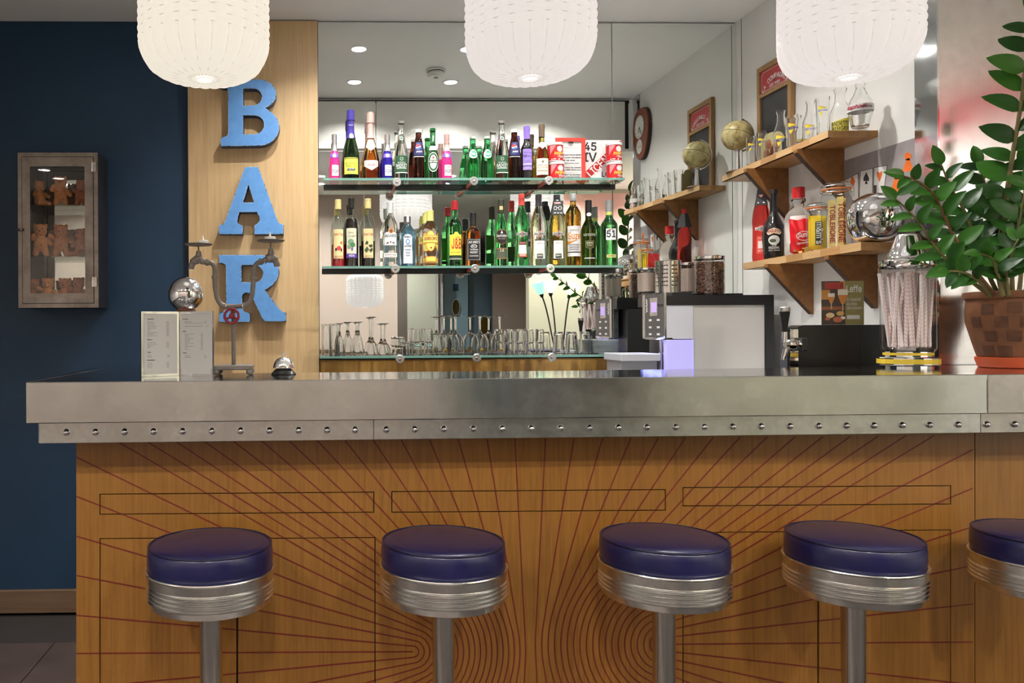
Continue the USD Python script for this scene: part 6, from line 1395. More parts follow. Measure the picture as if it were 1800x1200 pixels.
def stem(pts, n_leaf, Lpx, start=.25, tip=True, dark=0, rad=(.0062, .0022), brown=False):
    """pts: (px, py, Y) along the stem, base first"""
    P = np.array([at(x, y, Y) for x, y, Y in pts]); P[0] = O_ + np.array([P[0][0] - O_[0], P[0][1] - O_[1], -.004]); 
    C = smooth_path(P, 30)
    sm_ = obj('stem', tube(C - O_, np.linspace(rad[0], rad[1], 30), 8), stem_b if brown else stem_m, pl_, smooth=True)
    for k in range(n_leaf):
        u = start + (1 - start) * (k // 2 * 2 + (k % 2) * .7) / max(1, n_leaf - 1); u = min(u, 1); i = min(28, int(u * 29)); p = C[i]; tdir = C[min(29, i + 1)] - C[max(0, i - 1)]; tdir /= np.linalg.norm(tdir)
        vw = view(p); side = np.cross(tdir, vw); side /= np.linalg.norm(side); sg_ = 1 if k % 2 else -1
        d = tdir * pr_.uniform(.45, .85) + side * sg_ * pr_.uniform(.7, 1.0) + vw * pr_.uniform(-.35, .45)
        upv = vw * pr_.uniform(.7, 1.1) + np.array([0, 0, .6]) + side * sg_ * -.25
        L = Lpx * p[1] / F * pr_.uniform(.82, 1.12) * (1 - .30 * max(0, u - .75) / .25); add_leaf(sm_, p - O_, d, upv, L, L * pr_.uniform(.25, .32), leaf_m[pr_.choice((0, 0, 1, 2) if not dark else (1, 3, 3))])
    if tip: add_leaf(sm_, C[-1] - O_, C[-1] - C[-3], view(C[-1]) + [0, 0, .4], Lpx * .8 * C[-1][1] / F, Lpx * .2 * C[-1][1] / F, leaf_m[2])
Yq = 2.25
stem([(1768, 512, Yq), (1760, 420, 2.24), (1776, 300, 2.22), (1796, 170, 2.20), (1812, 20, 2.19)], 20, 62, .28, rad=(.0085, .003))
stem([(1752, 512, Yq), (1700, 455, 2.22), (1660, 380, 2.18), (1640, 340, 2.16), (1590, 310, 2.13)], 15, 50, .30, brown=True)
stem([(1745, 514, 2.23), (1690, 480, 2.18), (1640, 430, 2.14), (1610, 385, 2.11), (1575, 350, 2.10)], 11, 46, .40)
stem([(1757, 512, 2.27), (1720, 440, 2.27), (1700, 380, 2.27), (1672, 330, 2.26), (1655, 290, 2.25)], 13, 48, .28)
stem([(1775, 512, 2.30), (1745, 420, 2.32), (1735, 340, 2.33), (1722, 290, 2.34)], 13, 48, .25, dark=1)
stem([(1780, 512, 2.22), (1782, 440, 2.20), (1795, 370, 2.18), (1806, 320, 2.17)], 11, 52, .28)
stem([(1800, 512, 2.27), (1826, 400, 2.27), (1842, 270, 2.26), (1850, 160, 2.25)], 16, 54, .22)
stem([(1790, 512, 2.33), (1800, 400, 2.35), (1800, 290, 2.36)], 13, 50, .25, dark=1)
stem([(1742, 514, 2.20), (1715, 490, 2.15), (1690, 478, 2.12), (1668, 476, 2.10)], 6, 38, .42)
stem([(1762, 514, 2.17), (1752, 478, 2.13), (1745, 456, 2.11), (1722, 446, 2.09)], 7, 42, .38)
stem([(1773, 514, 2.17), (1772, 470, 2.13), (1780, 440, 2.11), (1790, 420, 2.10)], 9, 42, .32)
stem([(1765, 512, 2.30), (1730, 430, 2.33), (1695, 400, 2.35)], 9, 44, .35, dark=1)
# ================================================================== letters on the veneer panel
def spl(pts, n=8):
    """closed outline; points given as (x, y) are corners, (x, y, 1) are smooth"""
    return pts
def arc_pts(cx, cy, rx, ry, a0, a1, n=18):
    return [(cx + rx * math.cos(math.radians(t)), cy + ry * math.sin(math.radians(t))) for t in np.linspace(a0, a1, n)]
Bo = sg.Polygon([(387, 152), (387, 140)] + [(445, 139)] + arc_pts(454, 165, 31.5, 26, -90, 68) + arc_pts(455, 223, 36, 33, -62, 90)[1:] + [(388, 257), (387.5, 243), (392, 240), (398, 239), (401, 234), (400.5, 160), (398, 154)])
Bi = unary_union([sg.Polygon([(427.5, 155.5), (444, 155.5)] + arc_pts(446, 170, 14, 14.5, -80, 80) + [(427.5, 185.5)]), sg.Polygon([(427.5, 202.5), (445, 202.5)] + arc_pts(446, 219, 18, 16.5, -80, 80) + [(427.5, 236)])])
Ao = sg.Polygon([(431, 293), (454, 293), (488, 387), (491, 392), (498, 394), (498, 411.5), (447, 412), (447, 396), (453, 392), (457, 386), (454, 378), (451, 373), (421, 373), (418, 381), (417, 389), (421, 394), (426.5, 396), (426.5, 412), (384.5, 411.5), (384.5, 396), (391, 394), (395, 389), (428, 300)])
Ai = sg.Polygon([(436.5, 325), (446, 355.5), (427.5, 355.5)])
Ro = sg.Polygon([(384.5, 447.5)] + [(456, 447.5)] + arc_pts(458, 477, 32.5, 29.5, -85, 40) + [(478, 502), (466, 510), (490, 542), (497, 548), (502.5, 549), (502.5, 565), (466, 565), (460, 558), (440, 516), (432, 514), (426, 518), (425, 540), (428, 547), (439, 550), (439, 566), (385, 566), (385, 550), (392, 548), (397, 543), (397, 470), (395, 464), (385, 462)])
Ri = sg.Polygon([(424.5, 466), (444, 466)] + arc_pts(447, 481, 15, 14.8, -80, 80) + [(424.5, 495.5)])
YLf = 3.576
blue_face = mat('letter_blue', {'tc': ('texture_coordinate', {}), 'n': ('noise_texture', {'scale': 26.0, 'detail': 6.0, 'roughness': .75}), 'r': ('rgb_ramp', {'ramp': [(.30, lin(70, 66, 66)), (.345, lin(84, 138, 198)), (.66, lin(96, 152, 214)), (.72, lin(120, 168, 220))]}), 'p': ('principled_bsdf', {'roughness': .5})},
                [('tc.object', 'n.vector'), ('n.fac', 'r.fac'), ('r.color', 'p.base_color')], 'p.BSDF')
blue_worn = mat('letter_worn_edge', {'tc': ('texture_coordinate', {}), 'n': ('noise_texture', {'scale': 60.0, 'detail': 5.0}), 'r': ('rgb_ramp', {'ramp': [(.40, lin(52, 56, 66)), (.5, lin(196, 206, 214)), (.62, lin(96, 150, 210))]}), 'p': ('principled_bsdf', {'roughness': .6})},
                [('tc.object', 'n.vector'), ('n.fac', 'r.fac'), ('r.color', 'p.base_color')], 'p.BSDF')
blue_side = pbr('letter_side', lin(58, 82, 112), .5, vary=.3, scale=30)
for ch_, poly, lab in (('B', Bo.buffer(0).difference(Bi), 'worn blue wooden slab serif letter B, top one'), ('A', Ao.difference(Ai), 'worn blue wooden slab serif letter A, middle one'), ('R', Ro.buffer(0).difference(Ri), 'worn blue wooden slab serif letter R, lowest one')):
    c0 = at(poly.centroid.x, poly.centroid.y, YLf)
    t = thing('letter', lab, 'letter', (c0[0], YLf, c0[2]), 0, 'blue letters on the veneer panel')
    def place(pl, d0, d1):
        m = extrude(pl, 1.0); v = m.vertices; out = np.zeros_like(v)
        for i, (x, y, w_) in enumerate(v):
            q = at(x, y, YLf); out[i] = (q[0] - c0[0], d0 + (d1 - d0) * w_, q[2] - c0[2])
        m.vertices = out; m.invert(); return m
    ps_ = poly.simplify(.15)
    obj('side', place(ps_, .051, .002), blue_side, t, smooth=False)
    obj('worn_edge', place(ps_.buffer(-.25), .003, .0006), blue_worn, t, smooth=False)
    obj('face', place(ps_.buffer(-.9), .002, 0), blue_face, t, smooth=False)

# ================================================================== wall cabinet with bears
YC0 = 3.497
a_, b_ = at(32.5, 541, YC0), at(171.5, 268, YC0)
raw = mat('raw_iron', {'tc': ('texture_coordinate', {}), 'n': ('noise_texture', {'scale': 9.0, 'detail': 7.0, 'roughness': .65}), 'r': ('rgb_ramp', {'ramp': [(.3, lin(112, 104, 98)), (.5, lin(144, 134, 126)), (.72, lin(168, 158, 150))]}), 'p': ('principled_bsdf', {'metallic': .75, 'roughness': .42})},
          [('tc.object', 'n.vector'), ('n.fac', 'r.fac'), ('r.color', 'p.base_color')], 'p.BSDF')
raw_dark = pbr('raw_iron_dark', lin(58, 58, 64), .45, .6, vary=.25, scale=8)
X0, X1, Za, Zb2, DC = a_[0], b_[0], a_[2], b_[2], YW - YC0
wc = thing('display_cabinet', 'grey iron wall cabinet with a glass door, full of small bears', 'display cabinet', (X0, YC0, Za)); Wc, Hc_ = X1 - X0, Zb2 - Za
sx = Wc / 139.0
def cb_(nm, x0, x1, y0, y1, z0, z1, m, par=None, lab=None, bev=.0008): return obj(nm, box(x0, x1, y0, y1, z0, z1, bev), m, par or wc, lab)
tw = .004
cb_('side', 0, tw, .004, DC - .001, 0, Hc_, raw_dark); cb_('side', Wc - tw, Wc, .004, DC - .001, 0, Hc_, raw_dark)
cb_('top', tw, Wc - tw, .004, DC - .001, Hc_ - tw, Hc_, raw_dark); cb_('bottom', tw, Wc - tw, .004, DC - .001, 0, tw, raw_dark)
obj('back_mirror', box(tw, Wc - tw, DC - .006, DC - .001, tw, Hc_ - tw), mat('old_mirror', {'g': ('glossy_bsdf', {'color': (.70, .72, .70), 'roughness': 0.01})}, [], 'g.BSDF'), wc, 'mirrored back', smooth=False)
fw = 7 * sx
outer = rrect(0, Wc, 0, Hc_).difference(rrect(fw, Wc - fw, fw, Hc_ - fw))
obj('frame', upright(move(extrude(outer, .006), (0, 0, -.006))), raw, wc, smooth=False)
dx0, dx1, dz0, dz1 = fw + .003, Wc - fw - .003, fw + .003, Hc_ - fw - .003
gx0, gx1, gz0, gz1 = 21.5 * sx, 116.5 * sx, Hc_ * (541 - 515.5) / 273, Hc_ * (541 - 292.5) / 273
obj('gasket', upright(move(extrude(rrect(fw - .001, Wc - fw + .001, fw - .001, Hc_ - fw + .001).difference(rrect(fw + .006, Wc - fw - .006, fw + .006, Hc_ - fw - .006)), .002), (0, 0, -.004))), black, wc, 'dark rebate around the door', smooth=False)
dr = obj('door', upright(extrude(rrect(dx0, dx1, dz0, dz1).difference(rrect(gx0, gx1, gz0, gz1)), .0035)), raw, wc, 'iron framed glass door', smooth=False)
obj('glass', box(gx0 - .003, gx1 + .003, -.0002, .0018, gz0 - .003, gz1 + .003), pane('cabinet_glass', (.93, .94, .93), (.6, .65, .62), 1.5), dr, smooth=False)
for zf_ in (.905, .165):
    zz_ = Hc_ * zf_; h_ = .021
    hg = obj('hinge', [move(cyl(.0055, zz_ - h_, zz_ + h_, 12), (Wc - fw * 1.35, -.006, 0))], steel, wc, 'door hinge')
    obj('leaf_plate', box(Wc - fw * 1.35, Wc - fw * .25, -.0080, -.006, zz_ - h_, zz_ + h_), steel, hg)
    for s_ in (-.6, .6): obj('screw', move(lathe([(.003, 0), (.002, .0015), (0, .002)], 10), (Wc - fw * .7, -.0075, zz_ + s_ * h_), rx=PI / 2), chrome, hg)
zl_ = Hc_ * (541 - 404) / 273
lt = obj('latch', box(-.003, fw * 1.6, -.008, -.0036, zl_ - .006, zl_ + .006, .001), raw_dark, wc, 'swivel latch')
obj('knob', move(lathe([(0, 0), (.004, 0), (.005, .004), (.0065, .010), (.004, .014), (0, .015)], 14), (fw * 1.1, -.008, zl_), rx=PI / 2), raw, lt)
shz = [Hc_ * (541 - 359) / 273, Hc_ * (541 - 449.5) / 273]
for z_ in shz: obj('shelf', box(tw + .001, Wc - tw - .001, .022, DC - .008, z_ - .005, z_), pane('cabinet_shelf_glass', (.88, .94, .91), (.5, .62, .56), 1.5), wc, 'glass shelf', smooth=False)
bear_m = [mat(f'bear_{k}', {'tc': ('texture_coordinate', {}), 'v': ('voronoi_texture', {'scale': 70.0, 'randomness': 1.0}), 'r': ('rgb_ramp', {'ramp': [(.14, lin(96, 50, 30)), (.22, c)]}), 'p': ('principled_bsdf', {'roughness': .6})}, [('tc.object', 'v.vector'), ('v.distance', 'r.fac'), ('r.color', 'p.base_color')], 'p.BSDF') for k, c in enumerate((lin(206, 132, 74), lin(196, 116, 66), lin(180, 98, 58)))]
dark_dot = pbr('bear_dark', lin(60, 34, 24), .4)
def bear_mesh(var):
    s = 1.0
    H = lambda *a: hull(list(a))
    parts = [H(((0, 0, .021), .0125), ((0, 0, .031), .0095)), H(((0, 0, .045), .0118), ((0, -.001, .047), .0112)), H(((-.009, 0, .055), .0035), ((-.0075, 0, .0505), .004)), H(((.009, 0, .055), .0035), ((.0075, 0, .0505), .004)),
             H(((0, -.0105, .0425), .0046), ((0, -.006, .043), .0055))]
    if var == 0:   # standing, one arm bent to the chin
        parts += [H(((-.006, 0, .016), .0062), ((-.008, -.002, .004), .0052)), H(((.006, 0, .016), .0062), ((.010, -.002, .004), .0052)), H(((-.010, 0, .031), .0046), ((-.015, -.006, .030), .0042)), H(((-.015, -.006, .030), .0042), ((-.011, -.010, .036), .0042)), H(((.010, 0, .031), .0046), ((.018, -.001, .022), .0042))]
    elif var == 1: # sitting, legs forward
        parts += [H(((-.007, -.004, .010), .0066), ((-.012, -.018, .0066), .0056)), H(((.007, -.004, .010), .0066), ((.012, -.018, .0066), .0056)), H(((-.010, 0, .031), .0046), ((-.017, -.007, .024), .0042)), H(((.010, 0, .031), .0046), ((.017, -.007, .024), .0042)), H(((0, 0, .012), .0118), ((0, 0, .020), .012))]
    else:          # standing, both arms out
        parts += [H(((-.006, 0, .016), .0064), ((-.010, -.001, .0046), .0054)), H(((.006, 0, .016), .0064), ((.010, -.001, .0046), .0054)), H(((-.010, 0, .032), .0046), ((-.018, -.003, .037), .0044)), H(((.010, 0, .031), .0046), ((.019, -.003, .027), .0044))]
    m = parts[0]
    for p in parts[1:]: m = m + p
    m = to_tm(m.refine_to_length(.0035)); m.merge_vertices(); trimesh.smoothing.filter_taubin(m, iterations=6)
    m.apply_translation((0, 0, -m.bounds[0][2])); return m
bmesh_ = [bear_mesh(k) for k in range(3)]
def bear(label, px, ytop, pyb, zsh, Y, var, yaw, k):
    hgt = at(px, ytop, Y)[2] - zsh; s = hgt / bmesh_[var].bounds[1][2]
    t = thing('bear_figurine', label, 'bear figurine', (xat(px, Y, 400), Y, zsh + .0003), yaw, 'small clay bears in the wall cabinet')
    obj('body', move(bmesh_[var], sc=s), bear_m[k], t, smooth=True)
    dm = [trimesh.creation.icosphere(1, r * s) for r in (.0011, .0011, .0016)]
    top_ = bmesh_[var].bounds[1][2]
    for m_, nm, c in zip(dm, ('eye', 'eye', 'nose'), ((-.0042, -.0107, .0478), (.0042, -.0107, .0478), (0, -.0152, .0436))):
        dz = top_ - .0583
        m_.apply_translation(np.array(c) * s + [0, 0, dz * s]); obj(nm, m_, dark_dot, t)
Y_b = YC0 + .075
zs_ = [Za + shz[0], Za + shz[1], Za + tw]
for args in (('squat tan bear figurine on the top cabinet shelf, left one, head turned away', 70, 317, 0, zs_[0], Y_b, 1, .9, 0), ('spotted standing bear figurine on the top cabinet shelf, middle one', 107, 309, 0, zs_[0], Y_b - .01, 0, .1, 0), ('reddish bear figurine on the top cabinet shelf, right one half behind the door frame', 143, 316, 0, zs_[0], Y_b + .01, 2, -.4, 2),
             ('tan standing bear figurine on the middle cabinet shelf, left one, hand at its chin', 71, 393, 0, zs_[1], Y_b - .01, 0, .25, 0), ('orange standing bear figurine on the middle cabinet shelf, middle one', 107, 394, 0, zs_[1], Y_b, 2, .1, 1), ('dark reddish bear figurine on the middle cabinet shelf, right one', 142, 401, 0, zs_[1], Y_b + .02, 1, -.6, 2),
             ('small reddish bear figurine at the cabinet bottom, leftmost', 58, 489, 0, zs_[2], Y_b, 1, .7, 2), ('tan bear figurine at the cabinet bottom, second from the left', 84, 488, 0, zs_[2], Y_b - .01, 2, 0, 0), ('orange bear figurine at the cabinet bottom, third from the left', 114, 488, 0, zs_[2], Y_b, 1, .1, 1), ('brown bear figurine at the cabinet bottom, rightmost', 138, 487, 0, zs_[2], Y_b - .01, 0, -.2, 2)): bear(*args)

# ================================================================== things on the left of the counter
# menu stand
q0, q1, q2 = atz(248, 662.5, ZC), atz(317, 660, ZC), atz(377, 662, ZC)
mn = thing('menu_stand', 'hinged chrome framed drinks menu standing open on the counter', 'menu', (q1[0], q1[1], ZC))
pap = pbr('menu_paper', lin(186, 184, 178), .5); 
rnd2 = random.Random(11)
def leafp(pa, pb, heads, rows, left):
    d = pb - pa; L = float(np.hypot(d[0], d[1])) - .004; yaw = math.atan2(d[1], d[0]); hM = at(300, 548, q1[1])[2] - ZC
    T = lambda m: move(m, tuple(np.array(pa) + np.array([math.cos(yaw), math.sin(yaw), 0]) * .002 - np.array([q1[0], q1[1], ZC]) * [1, 1, 1]), rz=0) if False else None
    def put(m):
        m = to_tm(m).copy(); m.apply_transform(trimesh.transformations.rotation_matrix(yaw, (0, 0, 1))); o = np.array(pa) - np.array([q1[0], q1[1], ZC]); m.apply_translation((o[0], o[1], 0.0004)); return m
    fr = obj('frame', put(upright(move(extrude(rrect(0, L, 0, hM, .0015).difference(rrect(.006, L - .006, .006, hM - .006)), .006), (0, 0, -.003)))), chrome, mn, 'chrome frame', smooth=False)
    pg = obj('page', put(box(.004, L - .004, -.0015, .0005, .004, hM - .004)), pap, mn)
    for s_, u, v in heads: obj('lettering', put(move(upright(text(s_, hM * .020, True, .0002, align='l')), (L * u, -.0017, hM * v))), ink(60, 58, 56), pg, smooth=False)
    bars = []
    for v0, n, wmax, pc_ in rows:
        for k in range(n):
            z = hM * (v0 - .0238 * k); w = L * rnd2.uniform(.08, wmax); x = L * .16; y = -.0016
            while w > 0:
                b = min(w, L * rnd2.uniform(.03, .09)); bars.append(box(x, x + b, y - .0001, y, z, z + hM * .008)); x += b + L * .012; w -= b + L * .012
            bars.append(box(L * pc_, L * (pc_ + .075), y - .0001, y, z, z + hM * .008))
    obj('print', [put(b) for b in bars], ink(128, 126, 122), pg, 'rows of small print', smooth=False, kind='stuff')
leafp(q0, q1, [('Apéritifs', .16, .88), ('Bières', .16, .565), ('Vins', .16, .37), ('Cocktails', .16, .25)], [(.835, 10, .30, .66), (.515, 4, .26, .66), (.32, 2, .14, .68), (.205, 4, .42, .66)], True)
leafp(q1, q2, [('Au verre', .10, .88), ('Softs', .10, .69), ('Divers', .10, .355)], [(.835, 2, .6, .74), (.765, 1, .7, .8), (.645, 11, .30, .64), (.31, 2, .2, .74)], False)
hM_ = at(300, 548, q1[1])[2] - ZC
for z0, z1 in ((.70, .86), (.18, .30)): obj('hinge', cyl(.0028, hM_ * z0, hM_ * z1, 10), chrome, mn)
# chrome ball on a wooden stand
Yb3 = 2.36; c0 = at(326.5, 517.5, Yb3); rb3 = 31.0 * Yb3 / F / 1.01
t = thing('chrome_ball', 'mirror polished chrome ball on a short brown wooden stand behind the menu', 'chrome ball', (c0[0], c0[1], ZC))
zc3 = c0[2] - ZC
obj('ball', move(trimesh.creation.icosphere(4, rb3), (0, 0, zc3)), chrome, t, smooth=True)
obj('stand', lathe([(0, 0), (.042, 0), (.044, .004), (.040, .010), (.018, .022), (.014, .06), (.015, zc3 - rb3 - .02), (.030, zc3 - rb3 + .003), (.026, zc3 - rb3 + .010), (0, zc3 - rb3 + .002)], 28), pbr('stand_brown', lin(96, 58, 38), .4), t, 'brown wooden stand')
# candelabra of pipes
Yk = 2.165; k0 = atz(411, 658, ZC); Yk = float(k0[1]); sK = Yk / F
cd = thing('pipe_candelabra', 'two armed candle holder of grey water pipe with a red valve wheel', 'candle holder', (k0[0], Yk, ZC))
def kp(px, py, dy=0.0):
    p_ = at(px, py, Yk + dy); return np.array([p_[0] - k0[0], dy, p_[2] - ZC])
pipe = pbr('pipe_grey', lin(112, 104, 96), .5, .35, vary=.15, scale=40)
zb0 = kp(411, 652)[2]
b0_, b1_ = kp(380, 650)[0], kp(444, 650)[0]
obj('base_plate', box(b0_, b1_, -.045, .045, kp(411, 649)[2], kp(411, 641)[2], .002), pipe, cd)
for x_ in (b0_ + .006, b1_ - .006):
    for y_ in (-.038, .038):
        f_ = obj('foot', [move(trimesh.creation.icosphere(2, .0085), (x_, y_, .0088))], pipe, cd, 'ball foot'); obj('stem', move(cyl(.004, .012, kp(411, 649)[2] + .001, 10), (x_, y_, 0)), pipe, f_)
obj('post', tube([(0, 0, kp(411, 642)[2]), (0, 0, kp(411, 545)[2])], 3.6 * sK * 1.02, 16), pipe, cd)
def arm(sgn, P):
    C = smooth_path([kp(*p) for p in P], 40); return obj('arm', tube(C, .0066, 14), pipe, cd, smooth=50)
LA = [(411, 538.5), (398, 538), (388, 534), (381, 520), (378.5, 500), (378, 482), (378, 474), (375, 465), (367, 461), (358, 461)]
RA = [(411, 538.5), (426, 537.5), (436, 532), (443, 518), (445, 500), (446, 484), (446.5, 474), (450, 465), (457, 460), (464, 459)]
for nm, A_, tapx, tapy, tip in (('l', LA, 349, 456, (336, 473)), ('r', RA, 476, 453, (487, 468))):
    ar = arm(0, A_)
    for fx in (5, 7): 
        u = smooth_path([kp(*p) for p in A_], 40); i = {5: 25, 7: 37}[fx]; d = u[i + 1] - u[i - 1]; d /= np.linalg.norm(d)
        obj('coupling', tube([u[i] - d * .004, u[i] + d * .004], .0092, 14), pipe, ar)
    e_ = kp(*A_[-1]); c_ = kp(tapx, tapy); tpp = kp(*tip)
    obj('tap', tube(smooth_path([e_, (e_ + c_) / 2 + [0, 0, .001], c_, kp((tapx * .35 + tip[0] * .65), tapy + 4), tpp], 18), [.0085] * 4 + [.0125] * 4 + [.011] * 4 + [.0085] * 6, 14), pipe, ar, smooth=50)
    top_ = kp(tapx, 441 if nm == 'l' else 437); obj('tap_neck', tube([c_, c_ + (top_ - c_) * .5, top_], [.0105, .0085, .006], 12), pipe, ar)
    dz_ = kp(tapx, 432.5 if nm == 'l' else 426)[2]; obj('spindle', tube([top_, (top_[0], top_[1], dz_)], .0022, 8), pipe, ar)
    obj('dish', move(lathe([(0, 0), (.018, .0002), (.034, .002), (.0385, .0055), (.0375, .006), (.030, .0035), (.015, .0018), (0, .0018)], 40), (top_[0], 0, dz_)), pipe, ar, 'shallow dish')
    lx = k0[0] + top_[0] + (.012 if nm == 'l' else -.002); lz = ZC + dz_ + .0024
    tl_ = thing('tealight', 'white electric tealight on the ' + ('left' if nm == 'l' else 'right') + ' dish of the pipe candle holder', 'tealight', (lx, Yk, lz), 0, 'white tealights')
    obj('cup', lathe([(0, 0), (.0148, 0), (.0152, .001), (.0152, .0115), (.0142, .0128), (.011, .0120), (0, .0115)], 28), pbr('tealight_white', (.80, .78, .74), .4), tl_)
    obj('flame', lathe([(0, .011), (.0030, .0118), (.0034, .015), (.0024, .021), (.0008, .027), (0, .028)], 12), pbr('flame_white', (.82, .80, .74), .3), tl_)
wv = kp(408.5, 555.5)
vw_ = obj('valve_wheel', move(torus(.0185, .0032, 0, 40, 10), (wv[0], -.020, wv[2]), rx=0), pbr('valve_red', lin(120, 20, 26), .35), cd, 'dark red scalloped valve wheel') if False else None
whe = []
n8 = 8; pts8 = [(.0195 * math.cos(2 * PI * k / n8 + .39), .0195 * math.sin(2 * PI * k / n8 + .39)) for k in range(n8 + 1)]
rw = []
for k in range(n8):
    (x0_, z0_), (x1_, z1_) = pts8[k], pts8[k + 1]; rw.append(tube([(x0_ + wv[0], -.018, z0_ + wv[2]), ((x0_ + x1_) / 2 * 1.03 + wv[0], -.0195, (z0_ + z1_) / 2 * 1.03 + wv[2]), (x1_ + wv[0], -.018, z1_ + wv[2])], .0036, 10))
vr_ = pbr('valve_red', lin(122, 20, 28), .3)
vwh = obj('valve_wheel', rw, vr_, cd, 'dark red scalloped valve wheel')
for k in range(3):
    a = 2 * PI * k / 3 + PI / 2; obj('spoke', tube([(wv[0], -.017, wv[2]), (wv[0] + .018 * math.cos(a), -.018, wv[2] + .018 * math.sin(a))], .0032, 8), vr_, vwh)
obj('hub', move(cyl(.0075, 0, .010, 16, .002), (wv[0], -.012, wv[2]), rx=PI / 2), vr_, vwh)
obj('boss', tube([(wv[0], -.012, wv[2]), (0, .0, wv[2] + .004)], .0055, 10), pipe, vwh)
for px in (397.5, 427): 
    a = kp(px, 533); obj('u_bolt', torus(.0085, .0015, 0, 20, 6).apply_transform(trimesh.transformations.rotation_matrix(PI / 2, (0, 1, 0))).apply_translation((a[0], 0, kp(px, 537.5)[2])), chrome, cd)
# service bell
qb = atz(499, 659, ZC); Yb4 = float(qb[1]) + .03; xb4 = xat(498.5, Yb4, 640)
bl = thing('service_bell', 'chrome reception bell with a black foot on the counter', 'service bell', (xb4, Yb4, ZC)); s4 = Yb4 / F
hb4 = at(498.5, 619.5, Yb4)[2] - ZC
obj('foot', lathe([(0, 0), (21.5 * s4, 0), (22.3 * s4, .001), (21 * s4, .004), (16 * s4, hb4 * .22), (12 * s4, hb4 * .28), (0, hb4 * .28)], 44), pbr('bell_black', (.012, .012, .012), .12), bl, 'black foot')
R4 = 18.2 * s4
obj('dome', lathe([(R4, hb4 * .30), (R4 * 1.02, hb4 * .315), (R4 * 1.0, hb4 * .37), (R4 * .95, hb4 * .48), (R4 * .84, hb4 * .60), (R4 * .64, hb4 * .71), (R4 * .36, hb4 * .775), (R4 * .12, hb4 * .79), (0, hb4 * .79)], 48), chrome, bl)
obj('button', lathe([(.003, hb4 * .78), (.003, hb4 * .86), (.005, hb4 * .88), (.0048, hb4 * .94), (.003, hb4 * .985), (0, hb4)], 14), chrome, bl)

# ================================================================== things the mirror shows
def refl(px, py, Yr): 
    p_ = at(px, py, 2 * YM - Yr); return np.array([p_[0], Yr, p_[2]])
# clock on the right wall
r1, r2 = None, None
def refl_x(px, py):
    p_ = atx(px, py, XR); return np.array([XR, 2 * YM - p_[1], p_[2]])
ct, cbm = refl_x(1143, 184), refl_x(1127, 283)
cl_, cr_ = refl_x(1118.5, 225)[1], refl_x(1148, 215)[1]
yc = (cl_ + cr_) / 2; zc = (ct[2] + cbm[2]) / 2; hw_, hh_ = abs(cl_ - cr_) / 2, (ct[2] - cbm[2]) / 2
ck = thing('wall_clock', 'teardrop brown wooden clock with two white dials, seen in the mirror', 'wall clock', (XR - .0006, yc, zc))
tear = sg.Polygon([(hw_ * f_(t) * s_, hh_ * math.cos(t)) for s_, rng_ in ((1, np.linspace(0, PI, 20)), (-1, np.linspace(PI, 0, 20)[1:-1])) for t in rng_ for f_ in (lambda t: math.sin(t) ** .8 * (1.0 + .22 * math.cos(t)),)])
tear = sa.scale(tear, .86, 1)
obj('body', onwall(tear, .004, .026), pbr('clock_brown', lin(140, 68, 40), .35), ck, smooth=False); obj('edge', onwall(tear.buffer(.004), .001, .019), pbr('clock_edge', lin(44, 26, 18), .4), ck, smooth=False)
for cz, r_, nm in ((hh_ * .27, hw_ * .54, 'dial'), (-hh_ * .50, hw_ * .34, 'small_dial')):
    dl = obj(nm, onwall(ell(0, cz, r_, r_, 40), .026, .029), pbr('dial_white', (.78, .78, .74), .3), ck, smooth=False)
    obj('bezel', onwall(ell(0, cz, r_ * 1.05, r_ * 1.05, 40).difference(ell(0, cz, r_ * .98, r_ * .98, 40)), .026, .032), chrome, dl, smooth=False)
    if nm == 'dial':
        for a_, l_, w_ in ((-2.6, .78, .035), (2.75, .5, .05)): obj('hand', onwall(sa.rotate(rrect(-r_ * w_, r_ * w_, -.02 * r_, r_ * l_), math.degrees(-a_), origin=(0, 0)).buffer(0), .030, .031).apply_translation((0, 0, cz)), black, dl, smooth=False)
        for k in range(12): obj('hour_mark', onwall(sa.translate(ell(r_ * .84 * math.sin(k * PI / 6), r_ * .84 * math.cos(k * PI / 6), r_ * .04, r_ * .04, 8), 0, cz), .029, .0296), black, dl, smooth=False)
    else:
        for x_ in (-.3, .3): obj('hole', onwall(ell(x_ * r_, cz, r_ * .10, r_ * .10, 12), .029, .0296), black, dl, smooth=False)
# passage doors
dY = -7.6
def rbox(nm, px0, px1, Yr, z0, z1, th, m, par=None, lab=None, kind=None):
    a, b = refl(px0, 560, Yr), refl(px1, 560, Yr); return obj(nm, box(min(a[0], b[0]), max(a[0], b[0]), Yr - th, Yr, z0, z1, .001), m, par, lab, kind=kind)
YH = -4.6
d1_ = rbox('door_1', 716, 767, YH + .3, 0, 2.4, .05, paint_pale, None, 'pale open door leaf in the passage seen in the mirror', 'structure')
rbox('door_edge', 767.5, 771, YH + .3, 0, 2.4, .05, paint_white, d1_)
a = refl(771, 505, YH + .33); 
for z_ in (1.05, 1.55, 2.1): obj('hinge', move(cyl(.014, z_ - .05, z_ + .05, 10), (a[0], a[1], 0)), steel, d1_)
rbox('door_jamb', 772.5, 779, YH + .25, 0, 2.4, .08, paint_white, d1_)
d2_ = rbox('door_2', 780, 823, YH, 0, 2.3, .04, paint_sky, None, 'light blue door with an oval porthole seen in the mirror', 'structure')
pc_ = refl(801, 540, YH); obj('porthole', move(upright(extrude(ell(0, 0, .062, .125, 40).difference(ell(0, 0, .052, .112, 40)), .02)), (pc_[0], YH + .021, pc_[2])).apply_transform(np.diag([1, 1, 1, 1])), chrome, d2_)
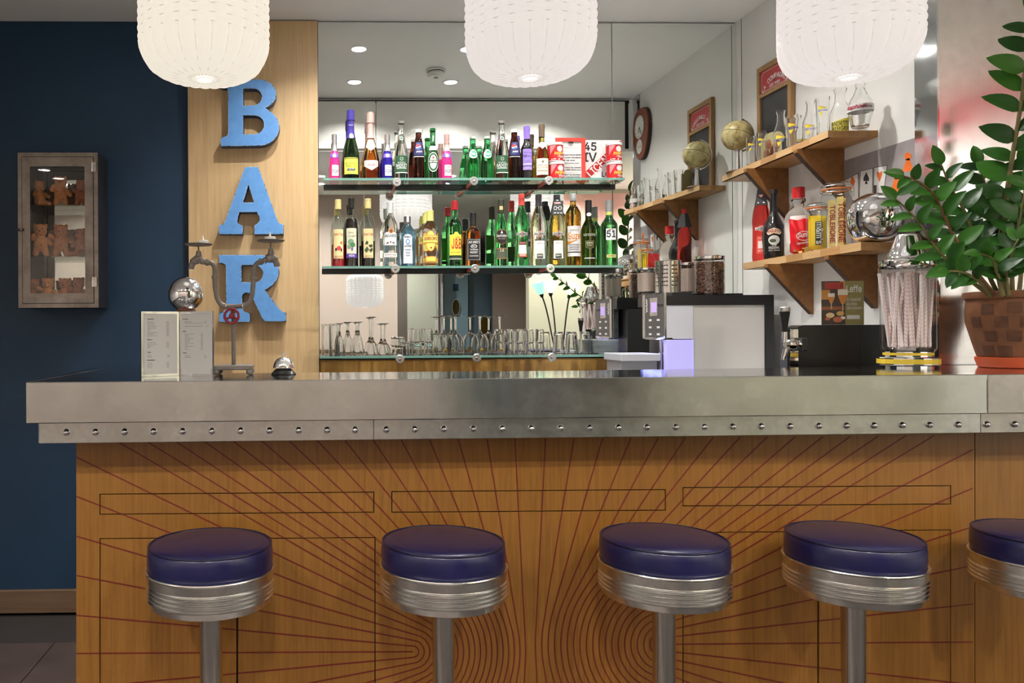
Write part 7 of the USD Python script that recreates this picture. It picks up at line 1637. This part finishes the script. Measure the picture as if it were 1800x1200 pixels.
pg_ = obj('porthole_glass', move(upright(extrude(ell(0, 0, .054, .115, 40), .006)), (pc_[0], YH + .008, pc_[2])), pbr('porthole_dark', lin(70, 58, 26), .06), d2_)
ps_ = refl(801, 505, YH); obj('sign', box(ps_[0] - .04, ps_[0] + .04, YH, YH + .004, ps_[2] - .05, ps_[2] + .05), ink(40, 74, 104), d2_)
d3_ = rbox('door_3', 824, 867, YH - .1, 0, 2.3, .04, paint_slate, None, 'slate blue door leaf standing ajar seen in the mirror', 'structure')
wdk = pbr('porthole_gold', lin(88, 74, 18), .2)
pc3 = refl(853, 572, YH - .1); obj('porthole', move(upright(extrude(ell(0, 0, .075, .14, 40), .008)), (pc3[0], YH - .09, pc3[2])), wdk, d3_)
rbox('wall_hall_jamb', 690, 716, YH + .2, 0, CEIL, .1, paint_taupe_dark, None, 'dark taupe wall piece at the passage', 'structure')
rbox('wall_hall_cross', 717, 780, YH + .18, 2.32, CEIL, .1, paint_pale, None, 'lintel over the passage doors', 'structure')
d4_ = rbox('wall_hall_panel', 868, 938, YH + .25, 0, CEIL, .1, paint_taupe, None, 'taupe wall piece beside the passage doors', 'structure')
# floor lamp with three tulips
YFl = -.25
fl = refl(984, 620, YFl); Ofl = np.array([fl[0], YFl, 0])
ft_ = thing('floor_lamp', 'floor lamp with three tulip shaped glass shades seen in the mirror', 'floor lamp', tuple(Ofl))
green_sh = mat('tulip_green', {'p': ('principled_bsdf', {'base_color': (.3, .7, .45), 'roughness': .4, 'emission_color': (.35, .95, .60), 'emission_strength': 1.1})}, [], 'p.BSDF'); yel_sh = mat('tulip_yellow', {'p': ('principled_bsdf', {'base_color': (.8, .8, .5), 'roughness': .4, 'emission_color': (1.0, .98, .66), 'emission_strength': 1.6})}, [], 'p.BSDF')
stm = pbr('lamp_stem', (.03, .035, .03), .4)
obj('base', cyl(.13, 0, .02, 32, .004), stm, ft_); obj('pole', tube([(0, 0, .02), (0, 0, fl[2] - .1)], .011, 10), stm, ft_)
for (px, py), m_, rz_ in (((952, 518), green_sh, -.25), ((968, 516), yel_sh, 0), ((1001, 520), yel_sh, .45)):
    e = refl(px, py, YFl) - Ofl
    obj('stem', tube(smooth_path([(0, 0, fl[2] - .12), (e[0] * .25, 0, fl[2] + .02), (e[0] * .8, 0, e[2] - .10), (e[0], 0, e[2])], 18), .007, 8), stm, ft_)
    sh = obj('shade', move(lathe([(.016, .0), (.036, .025), (.050, .06), (.060, .095), (.066, .12), (.062, .12), (.046, .06), (.014, .006)], 24), tuple(e), ry=rz_), m_, ft_, 'tulip shaped glass shade')
    obj('calyx', move(lathe([(0, -.03), (.012, -.025), (.022, .005), (.017, .012), (0, .012)], 16), tuple(e), ry=rz_), stm, sh)
    lb = UsdLux.SphereLight.Define(stage, str(sh.GetPath()) + '/bulb'); lb.CreateRadiusAttr(.022); lb.CreateIntensityAttr(85.0); lb.CreateColorAttr(Gf.Vec3f(1, .97, .74) if m_ is yel_sh else Gf.Vec3f(.6, 1, .75)); lb.AddTranslateOp().Set(Gf.Vec3d(float(e[0] + math.sin(rz_) * .10), 0, float(e[2] + .11)))
